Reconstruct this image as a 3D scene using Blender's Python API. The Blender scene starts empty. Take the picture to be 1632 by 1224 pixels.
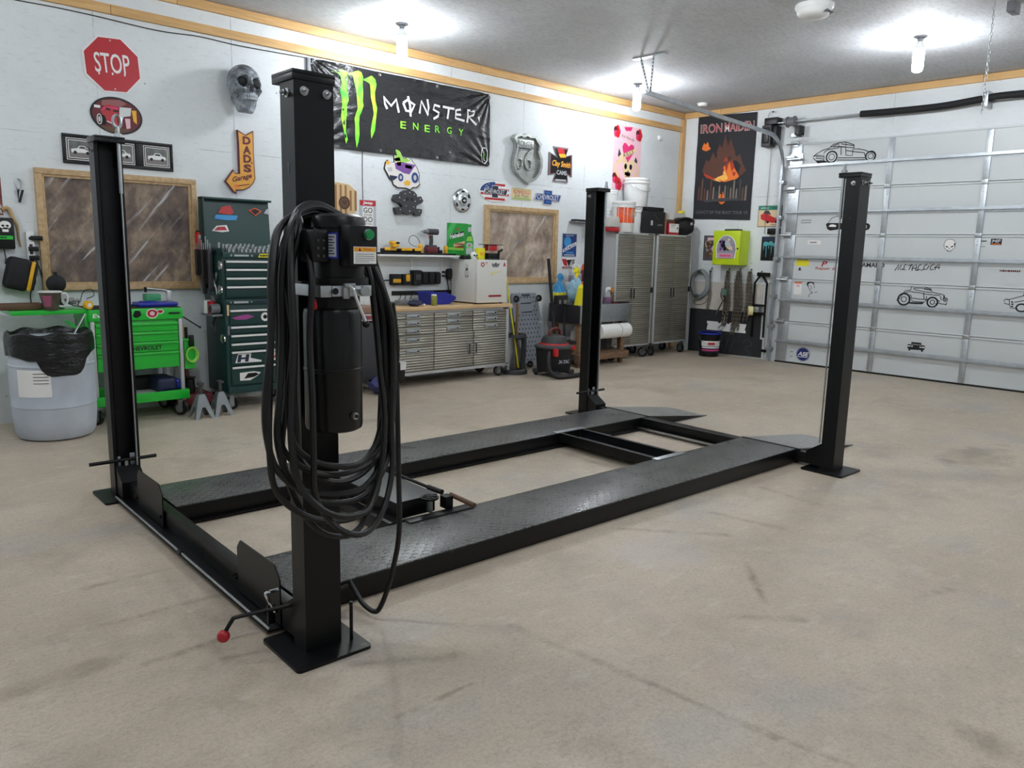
import bpy, bmesh, math, random
from mathutils import Vector, Matrix
SC = bpy.context.scene; COL = SC.collection
R = math.radians; PI = math.pi; sin = math.sin; cos = math.cos
# ---------------------------------------------------------------- materials
def lin(c): return c/12.92 if c <= .04045 else ((c+.055)/1.055)**2.4
def rgb(r, g, b): return (lin(r/255), lin(g/255), lin(b/255), 1)
class NT:
    """small node-tree helper"""
    def __init__(s, name):
        s.m = bpy.data.materials.new(name); s.m.use_nodes = True
        s.t = s.m.node_tree; s.b = s.t.nodes['Principled BSDF']
    def n(s, typ, **k):
        nd = s.t.nodes.new(typ)
        for a, v in k.items():
            if a.startswith('i_'):
                key = a[2:]; key = int(key) if key.isdigit() else key
                if hasattr(v, 'is_linked') or isinstance(v, bpy.types.NodeSocket): s.t.links.new(v, nd.inputs[key])
                else: nd.inputs[key].default_value = v
            else: setattr(nd, a, v)
        return nd
    def l(s, a, b): s.t.links.new(a, b)
    def coord(s, kind='Object'): return s.n('ShaderNodeTexCoord').outputs[kind]
    def noise(s, scale, detail=4, rough=.55, vec=None, stretch=None):
        v = vec or s.coord()
        if stretch:
            mp = s.n('ShaderNodeMapping'); mp.inputs['Scale'].default_value = stretch; s.l(v, mp.inputs[0]); v = mp.outputs[0]
        nd = s.n('ShaderNodeTexNoise'); nd.inputs['Scale'].default_value = scale; nd.inputs['Detail'].default_value = detail
        nd.inputs['Roughness'].default_value = rough; s.l(v, nd.inputs['Vector']); return nd.outputs['Fac']
    def ramp(s, fac, stops):
        r = s.n('ShaderNodeValToRGB'); e = r.color_ramp.elements
        while len(e) < len(stops): e.new(.5)
        for i, (p, c) in enumerate(stops): e[i].position = p; e[i].color = c if len(c) == 4 else (*c, 1)
        s.l(fac, r.inputs[0]); return r.outputs[0]
    def math(s, op, a, b=None, c=None, clamp=False):
        nd = s.n('ShaderNodeMath', operation=op, use_clamp=clamp)
        for i, x in enumerate((a, b, c)):
            if x is None: continue
            if isinstance(x, (int, float)): nd.inputs[i].default_value = x
            else: s.l(x, nd.inputs[i])
        return nd.outputs[0]
    def mix(s, fac, a, b, mode='MIX'):
        nd = s.n('ShaderNodeMix', data_type='RGBA', blend_type=mode)
        for i, x in ((0, fac), (6, a), (7, b)):
            if isinstance(x, (int, float, tuple)): nd.inputs[i].default_value = x
            else: s.l(x, nd.inputs[i])
        return nd.outputs[2]
    def bump(s, h, strength=.2, dist=.01):
        nd = s.n('ShaderNodeBump'); nd.inputs['Strength'].default_value = strength; nd.inputs['Distance'].default_value = dist
        s.l(h, nd.inputs['Height']); s.l(nd.outputs[0], s.b.inputs['Normal'])
    def set(s, **k):
        for a, v in k.items():
            inp = s.b.inputs[a.replace('_', ' ')]
            if isinstance(v, (int, float, tuple)): inp.default_value = v
            else: s.l(v, inp)
        return s.m
def pm(name, c, rough=.5, metal=0, var=0, vs=6, bump=0, bs=80, stretch=None, alpha=1, trans=0, spec=None, emit=0, coat=0):
    t = NT(name); col = rgb(*c)
    if var:
        f = t.noise(vs, 5, .6, stretch=stretch)
        d = tuple(x*(1-var) for x in col[:3])+(1,); l = tuple(min(1, x*(1+var)) for x in col[:3])+(1,)
        t.set(Base_Color=t.ramp(f, [(.3, d), (.7, l)]))
    else: t.set(Base_Color=col)
    t.set(Roughness=rough, Metallic=metal)
    if spec is not None: t.b.inputs['Specular IOR Level'].default_value = spec
    if alpha < 1: t.set(Alpha=alpha)
    if trans: t.b.inputs['Transmission Weight'].default_value = trans
    if coat: t.b.inputs['Coat Weight'].default_value = coat
    if emit: t.b.inputs['Emission Color'].default_value = col; t.b.inputs['Emission Strength'].default_value = emit
    if bump: t.bump(t.noise(bs, 3, .6, stretch=stretch), bump, .004)
    return t.m
# ---------------------------------------------------------------- mesh builder
def crom(pts, n=6, closed=False):
    P = [Vector(p) for p in pts]; out = []; N = len(P)
    for i in range(N if closed else N-1):
        if closed: a, b, c, d = P[i-1], P[i], P[(i+1) % N], P[(i+2) % N]
        else: a, b, c, d = P[max(i-1, 0)], P[i], P[i+1], P[min(i+2, N-1)]
        for k in range(n):
            t = k/n
            out.append(.5*((2*b)+(c-a)*t+(2*a-5*b+4*c-d)*t*t+(3*b-a-3*c+d)*t**3))
    if not closed: out.append(P[-1])
    return out
def ell(u, v, a, b, n=28, rot=0, a0=0, a1=2*PI):
    full = abs(a1-a0-2*PI) < 1e-6; m = n if full else n+1
    return [(u+a*cos(t)*cos(rot)-b*sin(t)*sin(rot), v+a*cos(t)*sin(rot)+b*sin(t)*cos(rot)) for t in (a0+(a1-a0)*i/n for i in range(m))]
def rect(u0, v0, u1, v1): return [(u0, v0), (u1, v0), (u1, v1), (u0, v1)]
def rrect(u0, v0, u1, v1, r, n=4):
    o = []
    for cx, cy, a in ((u1-r, v0+r, -PI/2), (u1-r, v1-r, 0), (u0+r, v1-r, PI/2), (u0+r, v0+r, PI)):
        o += [(cx+r*cos(a+PI/2*i/n), cy+r*sin(a+PI/2*i/n)) for i in range(n+1)]
    return o
def scrib(b, u, v, w, h, d, m, seed=1):
    """a line of print too small to read"""
    rn = random.Random(seed); x = u-w/2
    while x < u+w/2-h*.3:
        e = min(rn.uniform(.35, .8)*h, u+w/2-x); b.flat(rect(x, v-h/2*rn.uniform(.7, 1), x+e, v+h/2*rn.uniform(.7, 1)), d, m); x += e+h*.18
TXT = {}
class MB:
    def __init__(s): s.v = []; s.f = []; s.fm = []; s.fs = []; s.mats = []
    def add(s, vs, fs, m, smooth=False):
        if m not in s.mats: s.mats.append(m)
        k = s.mats.index(m); o = len(s.v)
        s.v += [tuple(v) for v in vs]
        for f in fs: s.f.append([i+o for i in f]); s.fm.append(k); s.fs.append(smooth)
        return s
    def bm(s, b, m, smooth=False, M=None):
        if M is not None: bmesh.ops.transform(b, matrix=M, verts=b.verts)
        b.verts.ensure_lookup_table(); b.verts.index_update()
        s.add([v.co[:] for v in b.verts], [[v.index for v in f.verts] for f in b.faces], m, smooth); b.free(); return s
    def box(s, x0, x1, y0, y1, z0, z1, m, bev=0, M=None, seg=2):
        b = bmesh.new(); bmesh.ops.create_cube(b, size=1)
        bmesh.ops.transform(b, matrix=Matrix.Translation(((x0+x1)/2, (y0+y1)/2, (z0+z1)/2)) @ Matrix.Diagonal((abs(x1-x0), abs(y1-y0), abs(z1-z0), 1)), verts=b.verts)
        if bev: bmesh.ops.bevel(b, geom=b.edges[:], offset=bev, segments=seg, profile=.6, affect='EDGES')
        return s.bm(b, m, bool(bev), M)
    def cyl(s, a, b, r, m, n=16, r2=None, caps=True):
        a = Vector(a); b = Vector(b); d = (b-a).normalized(); r2 = r if r2 is None else r2
        u = d.orthogonal().normalized(); w = d.cross(u); vs = []
        for i in range(n):
            t = 2*PI*i/n; e = u*cos(t)+w*sin(t); vs += [a+e*r, b+e*r2]
        fs = [(2*i, 2*((i+1) % n), 2*((i+1) % n)+1, 2*i+1) for i in range(n)]
        if caps: fs += [tuple(2*i for i in range(n))[::-1], tuple(2*i+1 for i in range(n))]
        return s.add(vs, fs, m, True)
    def tube(s, pts, r, m, n=8, closed=False, sc=None):
        P = [Vector(p) for p in pts]; N = len(P); vs = []; fs = []
        T = []
        for i in range(N):
            a = P[i-1] if (i or closed) else P[i]; b = P[(i+1) % N] if (i < N-1 or closed) else P[i]
            T.append((b-a).normalized())
        u = T[0].orthogonal().normalized()
        for i in range(N):
            u = (u-T[i]*u.dot(T[i])).normalized(); w = T[i].cross(u); rr = r*(sc(i/(N-1)) if sc else 1)
            for k in range(n):
                t = 2*PI*k/n; vs.append(P[i]+(u*cos(t)+w*sin(t))*rr)
        for i in range(N if closed else N-1):
            j = (i+1) % N
            for k in range(n): q = (k+1) % n; fs.append((i*n+k, i*n+q, j*n+q, j*n+k))
        if not closed: fs += [tuple(range(n))[::-1], tuple((N-1)*n+k for k in range(n))]
        return s.add(vs, fs, m, True)
    def lathe(s, prof, m, n=24, c=(0, 0, 0), sx=1, sy=1, M=None):
        vs = []; fs = []; N = len(prof)
        for r, z in prof:
            for k in range(n): t = 2*PI*k/n; vs.append(Vector((c[0]+r*cos(t)*sx, c[1]+r*sin(t)*sy, c[2]+z)))
        if M is not None: vs = [M @ v for v in vs]
        for i in range(N-1):
            for k in range(n): q = (k+1) % n; fs.append((i*n+k, i*n+q, (i+1)*n+q, (i+1)*n+k))
        if prof[0][0] > 1e-5: fs.append(tuple(range(n))[::-1])
        if prof[-1][0] > 1e-5: fs.append(tuple((N-1)*n+k for k in range(n)))
        return s.add(vs, fs, m, True)
    def ball(s, c, r, m, sub=2, sc=(1, 1, 1), M=None):
        b = bmesh.new(); bmesh.ops.create_icosphere(b, subdivisions=sub, radius=1)
        T = Matrix.Translation(c) @ (M if M is not None else Matrix()) @ Matrix.Diagonal((r*sc[0], r*sc[1], r*sc[2], 1))
        return s.bm(b, m, True, T)
    def prism(s, poly, d0, d1, m, side=None):
        """outline in the x-z plane, from depth d0 (back) to d1 (front, towards -y)"""
        n = len(poly); a = sum(poly[i][0]*poly[(i+1) % n][1]-poly[(i+1) % n][0]*poly[i][1] for i in range(n))
        if a < 0: poly = poly[::-1]
        vs = [(u, -d1, v) for u, v in poly]+[(u, -d0, v) for u, v in poly]
        s.add(vs, [list(range(n)), list(range(2*n-1, n-1, -1))], m)
        return s.add(vs, [(i, i+n, (i+1) % n+n, (i+1) % n) for i in range(n)], side or m)
    def plan(s, poly, z0, z1, m):
        n = len(poly); a = sum(poly[i][0]*poly[(i+1) % n][1]-poly[(i+1) % n][0]*poly[i][1] for i in range(n))
        if a < 0: poly = poly[::-1]
        vs = [(u, v, z1) for u, v in poly]+[(u, v, z0) for u, v in poly]
        return s.add(vs, [list(range(n)), list(range(2*n-1, n-1, -1))]+[(i, i+n, (i+1) % n+n, (i+1) % n) for i in range(n)], m)
    def flat(s, poly, d, m):
        n = len(poly); a = sum(poly[i][0]*poly[(i+1) % n][1]-poly[(i+1) % n][0]*poly[i][1] for i in range(n))
        if a < 0: poly = poly[::-1]
        return s.add([(u, -d, v) for u, v in poly], [list(range(n))], m)
    def strk(s, pts, w, d, m, closed=False):
        P = [Vector((p[0], p[1])) for p in pts]; N = len(P); vs = []; fs = []
        for i in range(N):
            a = P[i-1] if (i or closed) else P[i]; b = P[(i+1) % N] if (i < N-1 or closed) else P[i]
            t = (b-a); t = t.normalized() if t.length else Vector((1, 0)); nn = Vector((-t.y, t.x))*w/2
            vs += [(P[i].x+nn.x, -d, P[i].y+nn.y), (P[i].x-nn.x, -d, P[i].y-nn.y)]
        for i in range(N if closed else N-1): j = (i+1) % N; fs.append((2*i, 2*i+1, 2*j+1, 2*j))
        return s.add(vs, fs, m)
    def text(s, t, u, v, h, d, m, w=None, ital=0, bold=0, rot=0, ext=0):
        """letters of cap height h centred on (u, v), squeezed to width w"""
        key = (t, bold)
        if key not in TXT:
            cu = bpy.data.curves.new('t', 'FONT'); cu.body = t; cu.resolution_u = 3; cu.offset = bold
            ob = bpy.data.objects.new('t', cu); COL.objects.link(ob); me = bpy.data.meshes.new_from_object(ob)
            vs = [(q.co.x, q.co.y) for q in me.vertices]; fs = [list(p.vertices) for p in me.polygons]
            bpy.data.objects.remove(ob); bpy.data.curves.remove(cu); bpy.data.meshes.remove(me)
            x0 = min(q[0] for q in vs); x1 = max(q[0] for q in vs); y0 = min(q[1] for q in vs); y1 = max(q[1] for q in vs)
            TXT[key] = ([((q[0]-(x0+x1)/2)/(y1-y0), (q[1]-(y0+y1)/2)/(y1-y0)) for q in vs], fs, (x1-x0)/(y1-y0))
        vs, fs, asp = TXT[key]; kx = h if w is None else w/asp
        o = []
        for x, y in vs:
            X = x*kx+y*h*ital; Y = y*h
            o.append((u+X*cos(rot)-Y*sin(rot), -d, v+X*sin(rot)+Y*cos(rot)))
        return s.add(o, fs, m)
    def obj(s, name, parent=None, label=None, loc=None, rz=0, kind=None):
        me = bpy.data.meshes.new(name); me.from_pydata(s.v, [], s.f)
        for m in s.mats: me.materials.append(m)
        me.polygons.foreach_set('material_index', s.fm); me.polygons.foreach_set('use_smooth', s.fs); me.update()
        if any(s.fs): me.set_sharp_from_angle(angle=R(38))
        o = bpy.data.objects.new(name, me); COL.objects.link(o)
        if parent: o.parent = parent
        if label: o['label'] = label
        if kind: o['kind'] = kind
        if loc is not None: o.location = loc
        o.rotation_euler.z = rz
        return o
def thing(name, label, cat, loc=(0, 0, 0), rz=0, group=None, kind=None):
    o = bpy.data.objects.new(name, None); COL.objects.link(o); o.empty_display_size = .05
    o.location = loc; o.rotation_euler.z = rz; o['label'] = label; o['category'] = cat
    if group: o['group'] = group
    if kind: o['kind'] = kind
    return o
def solo(mb, name, label, cat, loc=(0, 0, 0), rz=0, group=None):
    o = mb.obj(name, None, label, loc, rz); o['category'] = cat
    if group: o['group'] = group
    return o
def dup(o, loc, rz=None, label=None):
    c = o.copy(); COL.objects.link(c); c.location = loc
    if rz is not None: c.rotation_euler.z = rz
    if label: c['label'] = label
    for ch in o.children:
        k = ch.copy(); COL.objects.link(k); k.parent = c
        for g in ch.children: q = g.copy(); COL.objects.link(q); q.parent = k
    return c
def struct(mb, name, label=None): return mb.obj(name, None, label, kind='structure')
WY, WX, CZ = 7.68, 10.91, 3.79            # wall with the banner, wall with the overhead door, ceiling
def WL(x, z, d=0): return (x, WY-d, z)    # on the banner wall, faces -y
def WR(y, z, d=0): return (WX-d, y, z)    # on the door wall, used with rz=RV
RV = -PI/2
# ---------------------------------------------------------------- palette
def wallmat(name, base, seams_x, axis, grime):
    t = NT(name); co = t.coord(); sep = t.n('ShaderNodeSeparateXYZ'); t.l(co, sep.inputs[0])
    ax = sep.outputs[axis]; z = sep.outputs[2]
    st = (1, 1, 1)
    n1 = t.noise(2.2, 5, .65); n2 = t.noise(26, 6, .75, stretch=(.45, .45, 1.3)); n3 = t.noise(.6, 2)
    col = t.mix(t.ramp(n2, [(.54, (0, 0, 0)), (.78, (.7, .7, .7))]), rgb(*base), rgb(*[c-grime for c in base]))
    col = t.mix(t.ramp(n1, [(.45, (0, 0, 0)), (.8, (.35, .35, .35))]), col, rgb(*[c-26 for c in base]))
    vo = t.n('ShaderNodeTexVoronoi'); vo.inputs['Scale'].default_value = 3.6; t.l(co, vo.inputs['Vector'])
    dots = t.math('MULTIPLY', t.math('LESS_THAN', vo.outputs['Distance'], .036), t.math('GREATER_THAN', t.noise(1.1, 2), .42))
    col = t.mix(t.math('MULTIPLY', dots, .55), col, rgb(70, 72, 74))
    seam = None
    for x0 in seams_x:
        q = t.math('LESS_THAN', t.math('ABSOLUTE', t.math('SUBTRACT', ax, x0)), .0035)
        seam = q if seam is None else t.math('MAXIMUM', seam, q)
    hz = t.math('LESS_THAN', t.math('ABSOLUTE', t.math('SUBTRACT', z, 2.44)), .003)
    seam = t.math('MAXIMUM', seam, hz) if seam is not None else hz
    seam = t.math('MULTIPLY', seam, t.ramp(t.noise(3.5, 3), [(.42, (0, 0, 0)), (.6, (.6, .6, .6))]))
    col = t.mix(seam, col, rgb(120, 124, 126))
    t.set(Base_Color=col, Roughness=.62); t.bump(n2, .25, .006); return t.m
M_WALL = wallmat('white_painted_board', (222, 228, 230), [-.25, .97, 2.19, 3.41, 4.87, 6.12, 7.33, 8.55, 9.77], 0, 34)
M_WALLR = wallmat('white_painted_panel', (224, 229, 231), [-2.4, 4.4, 6.58], 1, 26)
t = NT('white_osb_ceiling'); n2 = t.noise(30, 7, .8, stretch=(.5, 1.1, 1)); n1 = t.noise(1.6, 5, .65)
c = t.mix(t.ramp(n2, [(.45, (0, 0, 0)), (.7, (1, 1, 1))]), rgb(206, 208, 211), rgb(172, 175, 179))
c = t.mix(t.ramp(n1, [(.4, (0, 0, 0)), (.8, (.5, .5, .5))]), c, rgb(176, 179, 184))
t.set(Base_Color=c, Roughness=.7); t.bump(n2, .5, .012); M_CEIL = t.m
# concrete floor with tyre marks and stains
t = NT('sealed_concrete'); co = t.coord(); sep = t.n('ShaderNodeSeparateXYZ'); t.l(co, sep.inputs[0]); X, Y = sep.outputs[0], sep.outputs[1]
n1 = t.noise(.55, 5, .6); n2 = t.noise(3.2, 7, .65); n3 = t.noise(60, 4, .7); n4 = t.noise(1.3, 6, .7)
c = t.ramp(n1, [(.3, rgb(184, 169, 149)), (.55, rgb(201, 187, 167)), (.75, rgb(208, 197, 181))])
c = t.mix(t.ramp(n2, [(.32, (.45, .45, .45)), (.52, (0, 0, 0))]), c, rgb(164, 153, 137))
c = t.mix(t.ramp(n4, [(.52, (0, 0, 0)), (.72, (.6, .6, .6))]), c, rgb(150, 138, 122)); c = t.mix(t.ramp(t.noise(.9, 4, .6, stretch=(1, 1.4, 1)), [(.54, (0, 0, 0)), (.7, (.5, .5, .5))]), c, rgb(168, 168, 166))
c = t.mix(t.ramp(n3, [(.3, (.35, .35, .35)), (.6, (0, 0, 0))]), c, rgb(140, 132, 120))
c = t.mix(t.ramp(t.noise(15, 6, .8), [(.34, (.32, .32, .32)), (.5, (0, 0, 0))]), c, rgb(150, 139, 122)); c = t.mix(t.ramp(t.noise(140, 3, .8), [(.36, (.35, .35, .35)), (.48, (0, 0, 0))]), c, rgb(134, 124, 110)); c = t.mix(t.ramp(t.noise(5, 6, .75, stretch=(1, 2.2, 1)), [(.55, (0, 0, 0)), (.7, (.55, .55, .55))]), c, rgb(206, 199, 187))
marks = [([(2.103,2.199),(2.160,1.773)], .022, .35), ([(2.160,1.773),(2.205,1.410)], .02, .4), ([(2.205,1.410),(2.240,1.069)], .016, .5),
 ([(2.240,1.069),(2.285,.852)], .016, .4), ([(3.501,1.930),(3.137,1.620)], .022, .5), ([(3.371,2.662),(3.761,2.211)], .03, .4),
 ([(4.035,2.468),(4.109,2.054)], .03, .4), ([(4.761,2.539),(4.706,2.114)], .04, .35), ([(.866,2.871),(1.140,2.872)], .02, .5),
 ([(.800,3.299),(1.291,3.266)], .02, .45), ([(1.442,2.361),(1.772,2.169)], .03, .45), ([(1.377,1.980),(1.689,1.976)], .012, .5),
 ([(.876,3.723),(1.329,3.694)], .02, .35), ([(2.885,1.652),(3.102,1.429)], .03, .4), ([(3.729,1.204),(3.957,1.102)], .03, .45)]
wob = t.noise(4, 5, .7); brk = t.ramp(t.noise(7, 6, .75), [(.38, (.05, .05, .05)), (.62, (1, 1, 1))])
for (p, q), w, s_ in marks:
    px, py = p; dx, dy = q[0]-px, q[1]-py; L2 = dx*dx+dy*dy
    ux = t.math('SUBTRACT', X, px); uy = t.math('SUBTRACT', Y, py)
    h = t.math('DIVIDE', t.math('MULTIPLY_ADD', ux, dx, t.math('MULTIPLY', uy, dy)), L2, clamp=True)
    ex = t.math('MULTIPLY_ADD', h, -dx, ux); ey = t.math('MULTIPLY_ADD', h, -dy, uy)
    d = t.math('SQRT', t.math('MULTIPLY_ADD', ex, ex, t.math('MULTIPLY', ey, ey)))
    d = t.math('ADD', d, t.math('MULTIPLY_ADD', wob, .06, -.03))
    f = t.math('MULTIPLY', t.math('SUBTRACT', 1, t.math('DIVIDE', t.math('ABSOLUTE', d), w*1.5), clamp=True), min(.8, s_*1.35))
    f = t.math('MULTIPLY', f, brk)
    c = t.mix(f, c, rgb(112, 95, 74))
for (cx, cy), rx, ry, s_ in (([(6.963,1.838)][0], .62, .26, .55), ([(2.741,.555)][0], .1, .2, .45), ([(1.407,3.298)][0], .3, .12, .3), ([(.715,2.987)][0], .16, .07, .4), ([(.464,2.983)][0], .14, .06, .4), ([(3.258,2.298)][0], .5, .3, -.25)):
    ux = t.math('DIVIDE', t.math('SUBTRACT', X, cx), rx); uy = t.math('DIVIDE', t.math('SUBTRACT', Y, cy), ry)
    d = t.math('ADD', t.math('MULTIPLY_ADD', ux, ux, t.math('MULTIPLY', uy, uy)), t.math('MULTIPLY_ADD', n2, 4.4, -2.1))
    f = t.math('MULTIPLY', t.math('SUBTRACT', 1, d, clamp=True), abs(s_))
    c = t.mix(f, c, rgb(122, 106, 88) if s_ > 0 else rgb(196, 195, 194))
t.set(Base_Color=c, Roughness=t.ramp(n2, [(.3, (.42,)*3), (.7, (.6,)*3)])); t.bump(n3, .08, .003); M_FLOOR = t.m
# pine lumber
def wood(name, a, b, axis=(1, 14, 14), rough=.55, sc=3):
    t = NT(name); f = t.noise(sc, 6, .65, stretch=axis)
    t.set(Base_Color=t.ramp(f, [(.3, rgb(*a)), (.7, rgb(*b))]), Roughness=rough); return t.m
M_PINE = wood('pine_lumber', (196, 152, 96), (222, 182, 124)); M_PINEV = wood('pine_lumber_upright', (192, 150, 96), (216, 178, 122), (14, 14, 1))
M_FRAMEW = wood('rough_pine_frame', (168, 138, 98), (204, 176, 134), (3, 3, 3), sc=8)
M_BUTCHER = wood('butcher_block', (196, 160, 112), (222, 190, 146), (1.2, 18, 18)); M_OLDW = wood('weathered_timber', (104, 78, 56), (142, 112, 84), (3, 12, 12))
# fibreglass behind plastic sheeting
def insul(name, a, b, cc):
    t = NT(name); n1 = t.noise(3.2, 6, .62, stretch=(1, 1, .8)); n2 = t.noise(9, 5, .7, stretch=(1, 1, .6))
    c = t.ramp(n1, [(.36, rgb(*a)), (.5, rgb(*b)), (.64, rgb(*cc))])
    c = t.mix(t.ramp(n2, [(.4, (.5, .5, .5)), (.62, (0, 0, 0))]), c, rgb(*a)); t.set(Base_Color=c, Roughness=.9); t.bump(n1, .6, .05); return t.m
M_INS1 = insul('brown_insulation', (66, 54, 52), (124, 104, 88), (176, 156, 130)); M_INS2 = insul('tan_insulation', (112, 94, 82), (176, 156, 136), (216, 200, 182))
t = NT('clear_plastic_sheet'); mr = t.n('ShaderNodeMapping'); mr.inputs['Rotation'].default_value = (0, R(-40), 0); t.l(t.coord(), mr.inputs[0]); mp = t.n('ShaderNodeMapping'); mp.inputs['Scale'].default_value = (10, 1, .8); t.l(mr.outputs[0], mp.inputs[0])
w = t.noise(2.2, 4, .6, vec=mp.outputs[0]); t.set(Base_Color=(1, 1, 1, 1), Roughness=.16)
t.set(Alpha=t.ramp(w, [(.52, (.04,)*3), (.6, (.12,)*3), (.68, (.42,)*3)])); t.bump(w, .9, .02); M_SHEET = t.m
# lift: black powder coat and diamond plate
t = NT('black_powder_coat'); f = t.noise(400, 2); t.set(Base_Color=rgb(9, 10, 12), Roughness=.36, Specular_IOR_Level=.32); t.bump(f, .06, .001); M_LIFT = t.m
def tread(name, k):
    t = NT(name); co = t.coord(); sep = t.n('ShaderNodeSeparateXYZ'); t.l(co, sep.inputs[0]); X, Y = sep.outputs[0], sep.outputs[1]
    a = t.math('MULTIPLY', t.math('ADD', X, Y), 2*PI/.062); b = t.math('MULTIPLY', t.math('SUBTRACT', X, Y), 2*PI/.062)
    sa = t.math('SINE', a); sb = t.math('SINE', b); ca = t.math('COSINE', a); cb = t.math('COSINE', b)
    l1 = t.math('MULTIPLY_ADD', sa, .5, t.math('MULTIPLY', sb, 1.4)); l2 = t.math('MULTIPLY_ADD', ca, -1.4, t.math('MULTIPLY', cb, -.5))
    h = t.math('MAXIMUM', t.math('SUBTRACT', l1, 1.25, clamp=True), t.math('SUBTRACT', l2, 1.25, clamp=True))
    h = t.math('MULTIPLY', h, 2.2, clamp=True)
    d = t.noise(6, 6, .75); g = t.noise(70, 3, .7)
    dust = t.math('MULTIPLY', t.ramp(d, [(.25, (.12, .12, .12)), (.75, (.75, .75, .75))]), t.ramp(g, [(.35, (.3,)*3), (.6, (1, 1, 1))]))
    c = t.mix(dust, rgb(*k), rgb(140, 141, 138)); c = t.mix(t.math('MULTIPLY', h, .28), c, rgb(150, 152, 150))
    t.set(Base_Color=c, Roughness=t.math('MULTIPLY_ADD', dust, .35, .22), Metallic=.25); t.bump(h, .8, .004); return t.m
M_TREAD = tread('black_tread_plate', (34, 35, 37)); M_TREADG = tread('lit_tread_ramp', (165, 167, 164))  # ramp colour lightened to stand in for the sheen it catches
M_BLK = pm('black_paint', (9, 9, 11), .4, spec=.35); M_BLKM = pm('matte_black', (20, 20, 22), .75); M_GLOSSB = pm('gloss_black', (5, 6, 7), .28, spec=.4)
M_RUB = pm('black_rubber', (9, 9, 10), .48, bump=.1, bs=200); M_DKG = pm('dark_grey_plastic', (56, 57, 60), .5, var=.1); M_GRY = pm('grey_plastic', (112, 114, 118), .5)
M_CHR = pm('bright_chrome', (225, 228, 230), .16, 1); M_STEEL = pm('zinc_steel', (176, 180, 182), .34, 1, var=.12, vs=14); M_GALV = pm('galvanised_steel', (186, 192, 197), .38, .9, var=.16, vs=9)
M_SILV = pm('silver_paint', (190, 192, 192), .4, .3); M_WHT = pm('white_plastic', (232, 233, 231), .42); M_WHP = pm('white_paper', (236, 236, 233), .7); M_OFFW = pm('off_white_enamel', (219, 219, 213), .4, var=.02, vs=3)
M_RED = pm('red_plastic', (196, 32, 36), .4); M_SRED = pm('stop_red', (178, 22, 36), .38, var=.05, vs=5); M_YEL = pm('tool_yellow', (236, 178, 30), .45); M_BYEL = pm('bright_yellow', (236, 226, 40), .5)
M_GRN = pm('lime_green_enamel', (32, 186, 54), .3, coat=.3); M_DGRN = pm('dark_green_enamel', (18, 58, 54), .38, var=.06, vs=3); M_ACID = pm('acid_green_steel', (190, 214, 30), .4)
M_BLUE = pm('blue_plastic', (30, 46, 160), .35); M_NAVY = pm('navy', (24, 34, 66), .55); M_SKY = pm('sky_blue', (60, 150, 210), .5); M_ORG = pm('orange_label', (240, 92, 40), .5); M_PINK = pm('pink', (232, 190, 200), .6)
M_HPNK = pm('hot_pink', (214, 50, 110), .55); M_PUR = pm('purple', (120, 76, 150), .55); M_BRN = pm('brown', (96, 68, 48), .6, var=.15); M_CARD = pm('cardboard', (150, 118, 88), .8, var=.08); M_TAN = pm('tan', (206, 178, 132), .6)
M_MAR = pm('maroon', (96, 20, 30), .5); M_FLAME = pm('flame_orange', (236, 120, 36), .55); M_SIGNB = pm('sign_blue', (30, 62, 128), .45); M_SKIN = pm('buff', (226, 200, 160), .6); M_SILVS = pm('silver_print', (182, 186, 192), .4)
M_BGRN = pm('bottle_green', (34, 150, 56), .35, var=.25, vs=5); M_LGRN = pm('pale_green', (150, 206, 80), .5); M_CLAW = None
M_BLKV = None
t = NT('black_banner_vinyl'); w = t.noise(3.5, 6, .62, stretch=(1, 1, 1.4)); t.set(Base_Color=rgb(17, 18, 21), Roughness=.3); t.bump(w, .8, .035); M_BLKV = t.m
t = NT('acid_green_print'); f = t.noise(5, 4); t.set(Base_Color=t.ramp(f, [(.35, rgb(60, 200, 50)), (.55, rgb(150, 240, 50)), (.7, rgb(196, 246, 60))]), Roughness=.4); M_CLAW = t.m
# ribbed stainless fronts of the cabinets
t = NT('ribbed_stainless'); co = t.coord(); sep = t.n('ShaderNodeSeparateXYZ'); t.l(co, sep.inputs[0])
r = t.math('SINE', t.math('MULTIPLY', sep.outputs[2], 2*PI/.03)); f = t.noise(3, 4, .6, stretch=(.6, 1, 12))
t.set(Base_Color=t.ramp(f, [(.3, rgb(142, 140, 130)), (.7, rgb(170, 168, 158))]), Roughness=.4, Metallic=.8); t.bump(r, .55, .006); M_RIB = t.m
t = NT('translucent_drum_plastic'); f = t.noise(2.5, 5, .6); t.set(Base_Color=t.ramp(f, [(.3, rgb(172, 181, 192)), (.7, rgb(198, 205, 214))]), Roughness=.5); M_DRUM = t.m
t = NT('black_bin_liner'); w = t.noise(7, 4, .6, stretch=(1, 1, 2)); t.set(Base_Color=rgb(13, 14, 16), Roughness=.3); t.bump(w, .7, .03); M_BAG = t.m
M_LAMP = pm('lit_bulb', (244, 249, 255), .4, emit=1); M_LAMP2 = pm('lit_bulb_bright', (244, 249, 255), .4, emit=1); M_CLEAR = pm('clear_plastic', (215, 220, 222), .15, alpha=.35); M_PURL = pm('purple_liquid', (128, 96, 130), .3); M_JUG = pm('milky_plastic', (214, 212, 206), .4, alpha=.85)
t = NT('skull_casting'); f = t.noise(8, 6, .7); t.set(Base_Color=t.ramp(f, [(.34, rgb(48, 52, 56)), (.5, rgb(126, 134, 142)), (.66, rgb(186, 194, 200))]), Roughness=.45); t.bump(f, .5, .02); M_SKULL = t.m
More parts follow.
